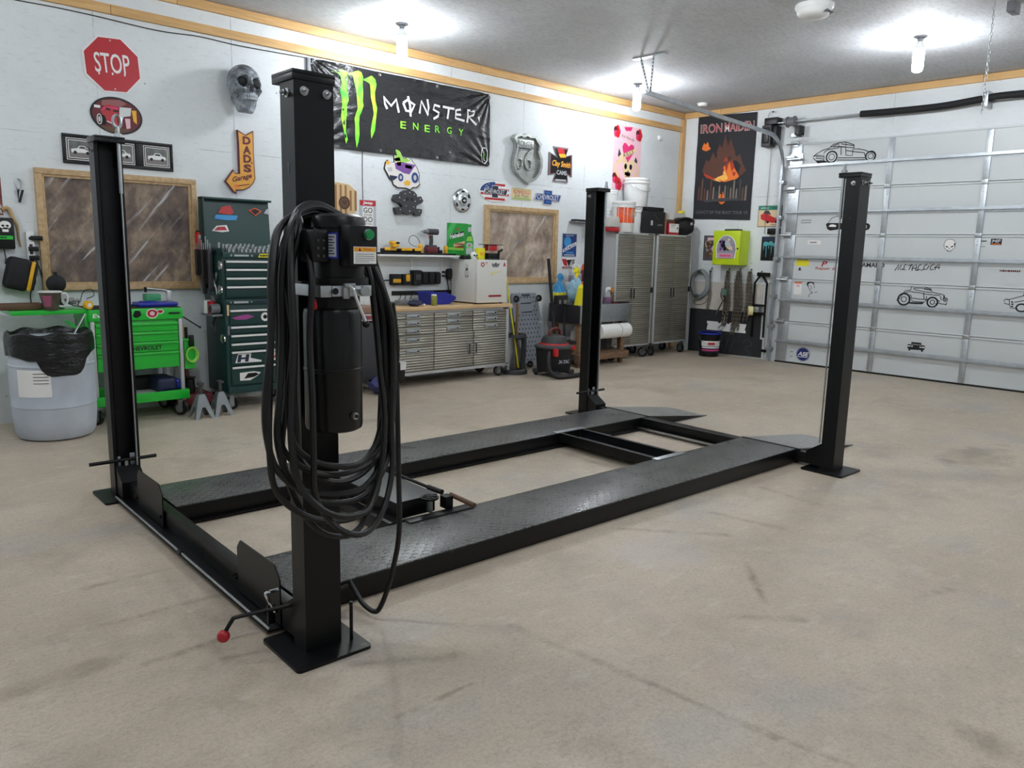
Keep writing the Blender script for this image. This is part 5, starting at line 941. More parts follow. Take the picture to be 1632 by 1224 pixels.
b = MB().box(-.5, .44, -.015, 0, 0, .05, M_BLKM, .003); solo(b, 'magnetic_strip', 'black magnetic tool strip on the wall above the workbench', 'tool holder', WL(5.75, 1.005))
for k, x in enumerate((5.38, 5.46, 5.55)):
    b = MB().tube([(0, -.0185, .04), (-.02-.01*k, -.022, -.03), (-.05, -.025, -.05)], .004, M_BLK, 6); solo(b, 'hex_key', 'dark hex key hanging from the magnetic strip', 'tool', (x, WY, 1.0), group='hex keys on the magnetic strip')
o = thing('wall_outlet', 'white wall outlet with two plugs left of the small fridge', 'outlet', WL(6.0, 1.20)); MB().box(-.035, .035, -.008, 0, 0, .11, M_WHT, .004).obj('plate', o)
for q in (.03, .078): MB().box(-.014, .018, -.035, -.008, q-.011, q+.011, M_BLK, .005).obj('plug', o); 
for q, e in ((.03, .06), (.078, .08)): MB().tube(crom([(.01, -.03, q), (.045, -.035, q-.03), (.06+e*.2, -.03, -.1), (.07+e*.3, -.02, -.2)], 6), .005, M_BLK, 6).obj('cord', o)
o = thing('wall_charger', 'round black plug-in adapter on the wall touching the small fridge', 'charger', WL(6.105, 1.19)); MB().box(-.065, .065, -.07, 0, 0, .13, M_BLKM, .035, seg=4).obj('case', o); MB().tube(crom([(.03, -.03, 0), (.02, -.03, -.06), (.04, -.03, -.14), (.0, -.04, -.2)], 6), .005, M_BLK, 6).obj('cord', o)
# red cans on the window edge
o = thing('spray_can_holder', 'red can holder fixed at the right edge of the left framed window', 'can holder', WL(2.985, 1.43, .05)); MB().cyl((0, -.045, .1), (0, -.045, .23), .038, M_RED, 18).cyl((0, -.045, .23), (0, -.045, .245), .03, M_BLK, 18).obj('can', o)
b = MB().box(-.03, .04, -.08, -.01, 0, .085, M_SRED, .006); b.obj('box', o); b = MB(); b.flat(rect(-.01, .015, .02, .06), .0805, M_BLK); b.flat(rect(-.004, .025, .014, .05), .081, M_WHP); b.obj('print', o); b = MB(); b.flat(ell(-.012, .185, .015, .02, 12), .084, M_WHP); b.obj('badge', o)
# ---------------------------------------------------------------- things on the door wall
# tour flag: a soft cloth flag with fire, not the original artwork
o = thing('flag', 'tall black concert flag with red lettering and flames beside the corner', 'flag', WR(6.89, 2.905), RV); hw, hh = .512, .79
def sg(u, v): return .012+.006*sin(u*9+v*2)+.004*sin(v*11)
b = MB(); vs = []; N1, N2 = 26, 40
for j in range(N2+1):
    for i in range(N1+1): u = -hw+2*hw*i/N1; v = -hh+2*hh*j/N2; vs.append((u, -sg(u, v), v-.03*u))
b.add(vs, [(j*(N1+1)+i, j*(N1+1)+i+1, (j+1)*(N1+1)+i+1, (j+1)*(N1+1)+i) for j in range(N2) for i in range(N1)], pm('flag_black', (30, 31, 36), .7), True); b.obj('cloth', o)
def dr(b): b.v = [(x, y-sg(x, z)-.002, z-.03*x) for x, y, z in b.v]; return b
b = MB(); b.text('IRON', -.27, .60, .135, 0, M_WHP, .39, 0, .02); b.text('IRON', -.27, .60, .125, .0015, M_SRED, .38); b.text('MAIDEN', .22, .60, .135, 0, M_WHP, .5, 0, .02); b.text('MAIDEN', .22, .60, .125, .0015, M_SRED, .49); dr(b).obj('lettering', o, 'red lettering with white outline')
b = MB(); b.text('LEGACY OF THE BEAST TOUR \'19', 0, -.68, .05, 0, M_GRY, .92); dr(b).obj('lettering', o, 'small grey lettering')
def flames(b, cu, v0, w_, h_, seed, m_, d, n=9):
    random.seed(seed); top = []
    for k in range(n+1):
        t_ = k/n; u = cu-w_/2+w_*t_; e = math.sin(PI*t_)**.7; top.append((u, v0+h_*e*random.uniform(.25, .6) if k % 2 == 0 else v0+h_*e*random.uniform(.7, 1)))
    b.flat([(cu+w_/2*.8, v0-h_*.15), (cu, v0-h_*.3), (cu-w_/2*.8, v0-h_*.15)]+top, d, m_)
ME, MR = pm('ember_red', (176, 56, 30), .7), pm('smoke_brown', (92, 58, 48), .8); MY = pm('flame_yellow', (250, 190, 90), .6)
b = MB()
flames(b, 0, -.05, .78, .5, 1, MR, 0, 13); flames(b, -.05, -.1, .62, .36, 2, ME, .001, 11); flames(b, .03, -.14, .5, .26, 3, M_FLAME, .002, 11); flames(b, -.06, -.16, .3, .18, 4, MY, .003, 9)
flames(b, -.34, .30, .16, .14, 6, M_FLAME, .002, 5); flames(b, 0, -.5, .14, .2, 7, M_FLAME, .002, 5); flames(b, .02, .22, .34, .3, 9, MR, .001, 7)
dr(b).obj('flame_print', o, 'orange flames')
b = MB(); random.seed(4)
for k in range(17):
    u = -.42+.052*k; h_ = random.uniform(.12, .34)*(1.15 if abs(u) > .15 else .7); b.flat([(u-.018, -.5), (u+.018, -.5), (u+.014, -.5+h_), (u+.004, -.47+h_), (u-.012, -.5+h_*.96)], .003, random.choice([MR, M_DKG, pm('ruin_grey', (120, 112, 104), .7), M_BRN]))
b.flat([(-.34, -.5), (-.3, -.53), (.34, -.5), (.3, -.47), (0, -.46)], .0035, M_DKG); dr(b).obj('ruin_print', o)
# lime cabinet
o = thing('wall_cabinet', 'acid green steel wall cabinet with an arched picture on its door', 'cabinet', WR(6.60, 1.415), RV)
MB().box(-.235, .235, -.25, 0, 0, .52, M_ACID, .006).obj('body', o); d_ = MB().box(-.23, .23, -.262, -.25, .006, .514, M_ACID, .005).obj('door', o)
b = MB(); arch = [(-.16, .1), (.155, .1), (.185, .25)]+ell(.0, .25, .175, .2, 14, 0, 0, PI)+[(-.18, .25)]; b.flat(arch, .2628, M_WHP); b.flat([(u*.93, .1+(v-.1)*.96+.006) for u, v in arch], .2632, pm('print_grey', (150, 148, 158), .5))
blobs(b, -.13, .18, .13, .42, [M_BRN, M_SKIN, M_DKG, M_PUR, M_SILVS, M_BLK], 22, .2636, 9, .1, .3); b.flat(rect(-.14, .105, .135, .18), .275, pm('print_mauve', (196, 160, 176), .5)); scrib(b, 0, .142, .19, .036, .2756, M_HPNK, 11)
b.obj('picture', d_, 'arched picture of a workshop scene'); MB().cyl((.2, -.262, .25), (.2, -.275, .25), .012, M_BLK, 12).obj('lock', d_); MB().box(-.09, .14, -.2, -.05, .52, .545, M_BLKM, .012).obj('handle', o)
def sheet(y, z, w_, h_, label, fn, name='poster', cat='poster'):
    b = MB(); b.prism(rect(-w_/2, -h_/2, w_/2, h_/2), 0, .005, M_BLK); fn(b); return solo(b, name, label, cat, WR(y, z), RV)
def f1(b):
    b.flat(rect(-.175, -.19, .175, .19), .0055, pm('poster_slate', (86, 84, 88), .6, var=.2, vs=20)); b.flat(rect(-.12, .12, .16, .165), .006, M_PINK); b.flat(ell(-.105, .06, .055, .06, 18), .006, M_TAN); blobs(b, -.15, -.17, .165, .12, [M_BRN, M_PUR, M_SILVS, M_CARD, M_DKG, M_PINK, M_SKIN], 34, .0065, 3, .1, .24)
sheet(6.985, 1.672, .37, .39, 'dark collage poster partly behind the acid green cabinet', f1)
def f2(b):
    b.flat(rect(-.128, -.172, .128, .172), .0055, M_BLKM); b.flat([(-.128, .172), (.128, .172), (.1, .1), (.0, .13), (-.1, .1)], .006, M_NAVY); TE = pm('teal_glow', (80, 170, 178), .6)
    for (u, v, r) in ((-.06, .07, .045), (.02, .08, .04), (.08, .06, .035)): b.flat(ell(u, v, r, r*.8, 9), .0065, TE)
    for (u, h_) in ((-.05, -.13), (-.01, -.08), (.035, -.12), (.085, -.07), (-.095, -.05)): b.strk([(u, .06), (u+.006, h_)], .012, .007, TE)
    for u in (-.075, -.015, .06): b.flat([(u-.03, -.17), (u+.03, -.17), (u+.018, -.02), (u, .02), (u-.018, -.02)], .0075, M_BLK)
sheet(6.025, 1.675, .265, .355, 'small black poster with teal glow right of the acid green cabinet', f2)
def f3(b):
    b.flat(rect(-.185, -.148, .185, .09), .0055, M_SKIN); b.flat(rect(-.185, .09, .185, .152), .0055, pm('sign_teal', (40, 130, 100), .5)); scrib(b, -.09, .12, .13, .03, .0065, pm('faded_script', (150, 190, 180), .6), 8); scrib(b, .09, .12, .15, .03, .0065, pm('dull_teal', (24, 96, 84), .6), 9)
    b.flat([(-.15, .02), (-.1, .045), (-.05, .04), (.05, -.01), (.14, -.04), (.15, -.075), (.06, -.1), (-.04, -.085), (-.14, -.04)], .006, M_RED); b.flat([(-.11, .045), (-.08, .085), (-.02, .08), (.02, .02), (-.05, .035)], .0065, M_DKG)
    for u, v in ((-.03, -.085), (.11, -.085)): b.flat(ell(u, v, .022, .02, 14), .007, M_BLK)
    scrib(b, .08, -.125, .12, .016, .0065, M_CARD, 10)
sheet(6.055, 2.152, .385, .31, 'tin sign with a red car under a green header beside the door track', f3, 'tin_sign', 'sign')
b = MB().box(-.1, .09, -.06, 0, 0, .09, M_BLK, .008); solo(b, 'control_box', 'small black box on the wall under the red car tin sign', 'box', WR(5.95, 1.885), RV)
# lower wall sheets
b = MB(); b.prism([(-.66, .0), (.66, .02), (.66, .30), (.62, .30), (.62, .695), (-.66, .695)], .0, .016, M_BOARD)
for q in (crom([(-.08, .25, 0), (.02, .05, 0), (.08, .27, 0)], 6), crom([(.12, .05, 0), (.2, .26, 0)], 4), crom([(.34, .22, 0), (.42, .28, 0), (.5, .2, 0), (.38, .14, 0), (.5, .06, 0), (.4, .03, 0)], 6)): b.strk(q, .012, .0165, pm('chalk_scuff', (66, 67, 70), .7))
solo(b, 'rubber_sheet', 'black sheet covering the lower wall behind the hanging chains', 'wall sheet', WR(6.685, .005), RV)
b = MB(); b.prism([(-.66, .69), (.62, .7), (.62, 1.14), (-.66, 1.14)], .0, .008, M_DIRT); solo(b, 'plywood_sheet', 'scuffed pale plywood behind the chains above the black sheet', 'wall sheet', WR(6.685, .0), RV)
b = MB(); b.prism([(-.355, -.07), (.345, -.07), (.345, -.03), (.325, -.02), (.34, .02), (.35, .07), (.06, .07), (.05, .05), (.02, .05), (.0, .07), (-.1, .07), (-.12, .05), (-.15, .05), (-.16, .07), (-.355, .07), (-.355, .04), (-.335, .02), (-.345, -.01)], .017, .025, M_WHT); solo(b, 'notched_plate', 'white notched plate on the black sheet behind the chains', 'plate', WR(6.65, .445), RV)
# conduit at the jamb
b = MB()
b.tube(crom([(0, -.025, .02), (0, -.025, .6), (0, -.025, 1.15), (.02, -.025, 1.175), (.1, -.025, 1.18)], 6), .012, M_OFFW, 10); b.box(-.03, .11, -.045, 0, .12, .16, M_BLK, .004); solo(b, 'conduit', 'thin pale conduit running up the wall beside the overhead door', 'conduit', WR(5.985, 0), RV)
# hooks with hanging gear
def hook(o, u=0): MB().tube(crom([(u, 0, .05), (u, -.02, .06), (u, -.03, .0), (u, -.06, -.01), (u, -.075, .03)], 5), .006, M_BLK, 6).obj('hook', o)
o = thing('hose_roll', 'coiled grey hose hanging on the wall right of the tall cabinets', 'hose', WR(7.16, 1.10), RV); b = MB()
for k in range(6):
    a = .155+.008*(k % 3); pts = [(a*cos(q)*.92+.006*k-.015, -.05-.012*(k % 4), a*1.25*sin(q)+.01*(k % 2)) for q in (2*PI*i/22 for i in range(22))]; b.tube(pts, .017, M_HOSEG, 8, True)
b.obj('coil', o)
for q in (PI/2, -PI/2-.2): MB().box(-.03+.14*cos(q), .03+.14*cos(q), -.12, -.03, .195*sin(q)-.025, .195*sin(q)+.025, M_DKG, .008).obj('strap', o)
MB().tube(crom([(.1, -.04, -.18), (.0, -.04, -.26), (-.12, -.04, -.28), (-.05, -.04, -.34), (.1, -.04, -.3), (.16, -.04, -.2)], 6), .005, M_DKG, 6).obj('wire_loop', o)
def chain(b, pts, r=.019, w=.005, m_=None):
    P = crom(pts, 8); acc = 0; step = r*1.55; k = 0; last = P[0]; dist = 0
    for i in range(1, len(P)):
        seg = (P[i]-P[i-1]).length; d = (P[i]-P[i-1]).normalized()
        while acc < dist+seg:
            c_ = P[i-1]+d*(acc-dist); n1 = d.orthogonal().normalized(); n1 = Matrix.Rotation(PI/2*(k % 2)+.4, 3, d) @ n1
            b.tube([c_+d*(r*cos(q)*1.25)+n1*(r*.62*sin(q)) for q in (2*PI*j/9 for j in range(9))], w, m_ or M_CHAIN, 5, True); k += 1; acc += step
        dist += seg
CL = ['thin rusty chain hanging beside the coiled hose', 'chain with a ratchet binder hanging left of the thick chain', 'thick doubled chain hanging below the acid green cabinet', 'chain hanging beside the black tow bar']
for (y, zb, n, wd), lb in zip(((6.985, .66, 2, .03), (6.665, .40, 4, .085), (6.47, .34, 6, .13), (6.285, .54, 4, .09)), CL):
    o = thing('chain', lb, 'chain', WR(y, 1.30), RV, 'chains on wall hooks'); hook(o); b = MB(); h_ = 1.30-zb
    for k in range(n):
        u = -wd/2+wd*k/max(1, n-1); f = random.Random(k*7+int(y*100)).uniform(.82, 1); chain(b, [(u*.5, -.05-.012*(k % 2), .0), (u, -.05-.015*(k % 2), -.2), (u*1.1+.01, -.045, -h_*f*.6), (u*.9-.02, -.045, -h_*f)], .019 if n > 2 else .012, .005 if n > 2 else .0035)
    b.obj('links', o)
    if y == 6.665:
        b = MB().tube(crom([(-.04, -.09, -.25), (-.05, -.1, -.36), (-.02, -.1, -.42)], 5), .026, M_CHAIN, 10).box(-.05, .02, -.12, -.06, -.36, -.26, pm('patina_green', (90, 124, 110), .5), .01); b.obj('ratchet', o); b = MB().tube(crom([(-.02, -.1, -.42), (-.06, -.11, -.52), (-.14, -.1, -.66)], 5), .013, M_CHAIN, 8); b.obj('binder_handle', o); b = MB().tube([(.0+.03*cos(q), -.08, -.63+.035*sin(q)) for q in (2*PI*i/14 for i in range(14))], .009, M_CHAIN, 7, True).tube(crom([(-.0, -.06, -.67), (-.01, -.06, -.75), (-.06, -.07, -.84), (-.1, -.07, -.88), (-.06, -.07, -.92), (-.02, -.07, -.88)], 5), .008, M_STEEL, 7); b.obj('hook_end', o)
# tow bar and its pale wheel
o = thing('tow_bar', 'black A-frame tow bar hanging on the wall at the right end of the chains', 'tow bar', WR(6.09, .30), RV)
b = MB(); 
for s in (-1, 1): b.tube([(s*.015, -.05, .98), (s*.1, -.05, .86), (s*.1, -.05, .5), (s*.1, -.05, .04)], .017, M_BLK, 4)
b.box(-.1, .1, -.07, -.03, .51, .54, M_BLK, .003).box(-.1, .1, -.065, -.03, .38, .42, M_BLK, .003); b.obj('frame', o)
MB().box(-.06, .13, -.09, -.02, .96, 1.02, M_BLK, .012).obj('coupler', o); hook(o); o.children[-1].location = (-.02, 0, .98)
b = MB().box(-.07, .03, -.13, -.05, .42, .5, M_GALV, .006); b.obj('winch_bracket', o); b = MB().cyl((-.11, -.17, .44), (-.06, -.13, .44), .07, pm('pale_yellow_wheel', (226, 218, 160), .5), 24).cyl((-.115, -.175, .44), (-.105, -.167, .44), .03, M_TAN, 16); b.obj('jockey_wheel', o, 'pale yellow wheel')
# blue lid pail
def pail(name, label, loc, r, h, m_body, lidm, group=None, handle=True, lab=None, rz=0):
    o = thing(name, label, 'bucket', loc, rz, group); r0 = r*.88
    MB().lathe([(.001, 0), (r0, 0), (r0+.003, .006), (r*.975, h*.8), (r*1.04, h*.8), (r*1.05, h*.845), (r*.985, h*.85), (r*.99, h*.91), (r*1.045, h*.915), (r*1.045, h*.96), (r*.995, h*.965), (r*.995, h*.985)], m_body, 36).obj('body', o)
    if lidm: MB().lathe([(r*1.06, h*.93), (r*1.07, h*.985), (r*1.04, h*1.0), (r*.98, h*1.0), (r*.95, h*.985), (.001, h*.985)], lidm, 36).obj('lid', o)
    if handle: MB().tube(crom([(-r*1.04, -.02, h*.83), (-r*.95, -r*.6, h*.66), (-r*.3, -r*1.06, h*.52), (r*.4, -r*1.06, h*.55), (r*.95, -r*.55, h*.7), (r*1.04, -.02, h*.83)], 6), .0035, M_STEEL, 6).obj('handle', o)
    if lab: 
        b = MB()
        for (a0, a1, z0, z1, m_, e) in lab:
            n = 10; v = []
            for i in range(n+1):
                a = a0+(a1-a0)*i/n
                for z in (z0*h, z1*h): rr = r0+.003+(r*.975-r0-.003)*(z/h/.8)+.0012+e; v.append((rr*cos(a), rr*sin(a), z))
            b.add(v, [(2*i, 2*i+2, 2*i+3, 2*i+1) for i in range(n)], m_, True)
        b.obj('label', o)
    return o
A0, A1 = R(205), R(335)
o = pail('bucket', 'black bucket with blue lid standing on the floor below the chains', (10.56, 6.73, 0), .165, .375, M_BLK, M_BLUE, None, True, [(A0, A1, .2, .66, M_WHP, 0), (A0, A1, .2, .44, M_NAVY, .0008), (R(245), R(285), .48, .6, M_SRED, .0008), (A0+.1, A1-.2, .36, .42, M_WHP, .0014), (A0+.1, A1-.1, .25, .31, M_HPNK, .0014)], rz=R(-40))
# ---------------------------------------------------------------- furniture along the banner wall
def caster(parent, x, y, h, r, swivel=0, m_=None):
    b = MB().box(-.03, .03, -.03, .03, h-.008, h, M_STEEL, .002).box(-.022, -.018, -.025, .02, r*.6, h-.006, m_ or M_STEEL).box(.018, .022, -.025, .02, r*.6, h-.006, m_ or M_STEEL)
    b.cyl((-.015, .015, r), (.015, .015, r), r, M_RUB, 20).cyl((-.0165, .015, r), (.0165, .015, r), r*.68, M_GRY, 16).cyl((-.024, .015, r), (.024, .015, r), .007, M_STEEL, 8)
    o = b.obj('caster', parent, None, (x, y, 0), swivel); return o
# workbench
o = thing('workbench', 'stainless fronted rolling workbench with drawers and two doors under the shelf', 'workbench', (5.72, 7.1, 0)); hw = .885
b = MB().box(-hw, hw, .02, .5, .15, .84, M_SILV, .003).box(-hw, hw, 0, .5, .84, .868, M_SILV, .003).box(-hw, hw, .0, .5, .135, .17, M_SILV, .003).box(-hw, -hw+.03, .0, .03, .15, .86, M_SILV, .002).box(hw-.045, hw, .0, .03, .15, .86, M_SILV, .002); b.obj('body', o)
b = MB().box(-hw-.03, hw+.03, -.03, .53, .868, .908, M_BUTCHER, .004); b.obj('worktop', o, 'pale butcher block worktop')
def front(name, x0, x1, z0, z1, hx, door=False):
    d = MB().box(x0-5.72+.003, x1-5.72-.003, -.002, .02, z0+.003, z1-.003, M_RIB, .002).obj(name, o)
    if door:
        b = MB().box(hx-5.72-.02, hx-5.72+.02, -.01, -.002, .31, .47, M_STEEL, .002).box(hx-5.72-.008, hx-5.72+.008, -.012, -.009, .325, .455, M_BLK)
    else:
        zc = z1-.05 if z1-z0 > .1 else (z0+z1)/2; zc = min(zc, (z0+z1)/2+.12)
        b = MB().box(hx-5.72-.098, hx-5.72+.098, -.012, -.002, zc-.028, zc+.026, M_STEEL, .003).box(hx-5.72-.075, hx-5.72+.075, -.014, -.011, zc-.014, zc+.012, M_GALV, .002).box(hx-5.72-.06, hx-5.72+.045, -.0145, -.0135, zc-.012, zc-.006, M_BLK).cyl((hx-5.72+.06, -.014, zc), (hx-5.72+.06, -.017, zc), .01, M_BLK, 10)
    b.obj('handle', d)
for z0, z1 in ((.775, .838), (.685, .775), (.59, .685), (.46, .59), (.17, .46)): front('drawer', 4.865, 5.435, z0, z1, 5.14)
for z0, z1 in ((.765, .838), (.69, .765), (.6, .69)): front('drawer', 5.44, 6.012, z0, z1, 5.715)
for z0, z1 in ((.775, .838), (.695, .775), (.6, .695)): front('drawer', 6.018, 6.56, z0, z1, 6.305)
front('door', 5.44, 6.03, .172, .6, 5.965, True); front('door', 6.034, 6.56, .172, .6, 6.07, True)
MB().cyl((.335, -.003, .545), (.335, -.014, .545), .012, M_STEEL, 12).obj('lock', o)
b = MB().box(hw-.03, hw+.035, -.032, .05, .855, .87, M_SILV, .002).box(hw-.1, hw-.02, -.004, 0, .846, .862, M_DKG); b.obj('corner_trim', o)
for x in (-hw+.08, hw-.08):
    for y in (.07, .43): caster(o, x, y, .135, .062, .4)
# tall cabinets
def cabinet(xc, wd, label, split, flip):
    o = thing('storage_cabinet', label, 'cabinet', (xc, 7.2, 0), 0, 'tall ribbed steel cabinets'); hw = wd/2
    b = MB().box(-hw, hw, .02, .46, .19, 1.855, M_SILV, .003).box(-hw, -hw+.045, 0, .03, .19, 1.855, M_SILV, .003).box(hw-.03, hw, 0, .03, .19, 1.855, M_SILV, .003).box(-hw, hw, 0, .03, 1.825, 1.855, M_SILV, .003).box(-hw, hw, 0, .03, .19, .215, M_SILV, .003); b.obj('body', o)
    xs = split-xc
    for x0, x1, s in ((-hw+.046, xs-.002, 1), (xs+.002, hw-.032, -1)):
        d = MB().box(x0, x1, .0, .02, .218, 1.822, M_RIB, .002).obj('door', o); hx = (x1-.035) if s > 0 else (x0+.035)
        b = MB().box(hx-.012, hx+.012, -.006, .0, .88, 1.07, M_STEEL, .002).box(hx-.006, hx+.006, -.016, -.006, .9, 1.05, M_BLK, .002); b.obj('handle', d)
    MB().cyl((xs+.035, 0, 1.12), (xs+.035, -.012, 1.12), .012, M_STEEL, 10).obj('lock', o)
    MB().box(hw-.16, hw-.05, -.003, 0, 1.832, 1.846, M_DKG).obj('badge', o); MB().box(hw-.045, hw+.0, -.012, .0, .98, 1.06, M_BLK, .003).obj('latch', o)
    for x in (-hw+.07, hw-.07):
        for y in (.05, .4): caster(o, x, y, .19, .075, .3*flip)
    return o
cabinet(9.2, .90, 'tall ribbed steel cabinet with white pails on top, left of the pair', 9.165, 1); cabinet(10.165, .92, 'tall ribbed steel cabinet nearest the corner, with black bag on top', 10.15, -1)
TZ = 1.856
wl = [(R(225), R(315), .25, .72, M_BLKM, 0)]
pail('bucket', 'white pail with black label standing under the tallest pail on the left cabinet', (9.50, 7.48, TZ), .16, .385, M_WHT, M_WHT, 'pails on the tall cabinet', False, [(R(255), R(300), .1, .62, M_BLKM, 0), (R(255), R(300), .38, .42, M_WHP, .001)])
pail('bucket', 'topmost white pail stacked highest above the left cabinet', (9.48, 7.465, TZ+.387), .19, .42, M_WHT, None, 'pails on the tall cabinet', True, [(R(285), R(310), .15, .6, pm('label_grey', (180, 190, 188), .6), 0), (R(312), R(335), .05, .62, pm('label_green', (46, 96, 84), .6), 0)])
pail('bucket', 'white pail with broad orange label at the front of the left cabinet', (8.99, 7.285, TZ), .162, .43, M_WHT, M_WHT, 'pails on the tall cabinet', True, [(R(180), R(345), .3, .8, M_ORG, 0), (R(258), R(325), .46, .74, pm('label_text_grey', (226, 160, 130), .6, var=.3, vs=60), .001), (R(290), R(325), .34, .4, M_BLK, .001)])
pail('bucket', 'plain white pail at the back of the left cabinet behind the orange one', (9.02, 7.562, TZ), .104, .33, M_WHT, M_WHT, 'pails on the tall cabinet', False); pail('bucket', 'plain white pail stacked on the rear pail beside the topmost one', (9.02, 7.562, TZ+.332), .104, .27, M_WHT, None, 'pails on the tall cabinet', False)
o = thing('plastic_tub', 'milky plastic tub lying on a red tray at the left front of the cabinet top', 'tub', (8.70, 7.27, TZ+.06)); MB().box(-.14, .115, -.07, .09, 0, .135, M_JUG, .02).obj('tub', o); MB().box(-.05, .1, -.065, .085, .125, .15, M_JUG, .01).obj('lid', o)
b = MB().box(-.14, .118, -.07, .12, 0, .058, M_SRED, .015); solo(b, 'red_tray', 'red plastic tray on the left front of the cabinet top', 'tray', (8.70, 7.27, TZ))
o = thing('storage_box', 'black cardboard box on the joint of the two tall cabinets', 'box', (9.66, 7.26, TZ)); MB().box(-.22, .22, -.057, .057, 0, .325, M_BLKM, .004).obj('box', o); b = MB(); b.flat(rect(-.13, .12, -.08, .19), .0575, M_SILVS); scrib(b, .1, .13, .12, .028, .0575, M_GRY, 12); b.strk([(-.08, .31), (.06, .2)], .01, .0575, M_DKG); b.obj('print', o)
b = MB().box(-.19, .2, -.05, .055, 0, .06, M_BLK, .006); solo(b, 'black_case', 'flat black case lying on top of the black cardboard box', 'case', (9.65, 7.26, TZ+.326))
b = MB().box(-.045, .045, -.06, .12, 0, .32, M_CARD, .003); solo(b, 'cardboard_box', 'narrow brown cardboard box between the black box and the red white carton', 'box', (9.93, 7.3, TZ))
o = thing('carton', 'small red and white carton on the right tall cabinet', 'box', (10.14, 7.28, TZ)); MB().box(-.13, .13, -.06, .08, 0, .17, M_SRED, .003).obj('box', o); b = MB(); b.flat(rect(-.12, .035, .125, .165), .0605, M_WHP); scrib(b, -.02, .145, .13, .014, .061, M_DKG, 13); scrib(b, -.04, .115, .09, .01, .061, M_GRY, 14); b.flat(ell(.09, .1, .016, .018, 12), .061, M_MAR); b.obj('label', o)
b = MB().box(-.1, .12, -.02, .1, 0, .06, M_BRN, .01); solo(b, 'wood_block', 'brown block lying on the red and white carton', 'block', (10.12, 7.3, TZ+.171))
o = thing('tool_bag', 'black fabric bag slumped on the right tall cabinet', 'bag', (10.53, 7.36, TZ)); b = bmesh.new(); bmesh.ops.create_icosphere(b, subdivisions=4, radius=1); random.seed(3)
for v in b.verts:
    x, y, z = v.co; k = 1+.08*sin(5*x+3*z)+.06*sin(9*y+4*x); v.co = (x*.27*k*(.75+.25*max(0, z+.3)), y*.17*k, .13+max(-.13, z*.14*k+.03*x*(z > 0)))
m2 = MB(); m2.bm(b, M_BLKM, True); m2.obj('bag', o); MB().tube(crom([(-.26, -.02, .2), (-.1, -.12, .26), (.1, -.14, .24), (.27, -.04, .2)], 6), .02, M_BLK, 8).obj('rim', o); MB().box(.0, .03, -.19, -.17, .16, .2, M_SILV, .004).obj('buckle', o)
b = MB().box(-.15, .16, -.05, .06, 0, .16, M_JUG, .02).box(.08, .15, -.04, .04, .16, .2, M_BYEL, .01); solo(b, 'plastic_jug', 'milky jug with yellow cap behind the black bag on the right cabinet', 'jug', (10.72, 7.585, TZ+.2))
b = MB().box(-.2, .15, -.05, .06, 0, .199, M_CARD, .003); solo(b, 'cardboard_box', 'cardboard box under the yellow capped jug in the corner', 'box', (10.72, 7.585, TZ))
# green wide tool chest: cabinet and top chest
o = thing('tool_cabinet', 'dark green rolling tool cabinet with white trimmed drawers behind the near post', 'tool cabinet', (3.34, 7.05, 0)); hw = .35
b = MB().box(-hw, hw, .02, .47, .16, 1.045, M_DGRN, .006).box(-hw, hw, .0, .03, .16, .225, M_DGRN, .004); b.obj('body', o)
def pull(parent, x0, x1, z, y=-.004): MB().box(x0, x1, y-.022, y, z-.009, z+.009, M_WHT, .004).obj('handle', parent)
zz = [1.0, .955, .80, .72, .64, .565, .42, .232]
MB().box(-hw+.01, hw-.01, .004, .02, 1.0, 1.04, M_DGRN, .002).obj('name_rail', o)
for k in range(1, 7):
    d = MB().box(-hw+.035, hw-.02, .0, .02, zz[k+1]+.012, zz[k]-.006, M_DGRN, .003).obj('drawer', o); pull(d, -hw+.035, hw-.03, zz[k]-.012)
    if k in (1, 5, 6):
        b = MB(); y_ = .0008; zc = (zz[k]+zz[k+1])/2
        if k == 1: b.flat([(-.3, zc), (-.22, zc+.02), (-.14, zc+.03), (-.08, zc+.005), (-.16, zc-.02), (-.25, zc-.018)], y_, pm('graffiti_magenta', (160, 70, 140), .5)); b.obj('sticker', d); b = MB(); b.flat(ell(.03, zc, .042, .042, 20), y_, M_WHP); b.flat(ell(.03, zc, .02, .02, 16), y_+.0005, M_BLK)
        if k == 5: b.flat([(-.28, zc-.04), (-.25, zc+.045), (-.12, zc+.045), (-.13, zc), (-.02, zc-.03), (-.02, zc-.045)], y_, M_WHP); b.text('H', -.2, zc, .07, y_+.0006, M_NAVY, .11, .2, .06); b.obj('sticker', d); b = MB(); b.flat(rect(.04, zc-.04, .22, zc+.045), y_, M_WHP); b.text('wilwood', .13, zc, .055, y_+.0006, M_SRED, .16, 0, .03)
        if k == 6: b.flat([(-.24, zc-.045), (-.24, zc+.03), (-.1, zc+.035), (-.03, zc+.02), (-.06, zc-.01), (-.14, zc-.05)], y_, M_WHP); b.flat([(-.2, zc-.03), (-.16, zc+.02), (-.08, zc+.02), (-.05, zc), (-.1, zc-.02)], y_+.0006, M_BLK); b.obj('sticker', d); b = MB(); b.flat([(.0, zc), (.08, zc+.04), (.1, zc-.03), (.03, zc-.04)], y_, M_DKG); b.obj('sticker', d); b = MB(); b.flat(ell(.17, zc+.01, .03, .045, 14), y_, M_SKY); b.text('M', .17, zc+.02, .04, y_+.0006, M_WHP, .04)
        b.obj('sticker', d)
b = MB().box(-hw+.008, -hw+.028, -.004, .004, .9, 1.0, M_TAN, .002).box(-hw+.008, -hw+.028, -.004, .004, .72, .8, M_GRY, .002); b.obj('side_pull', o)
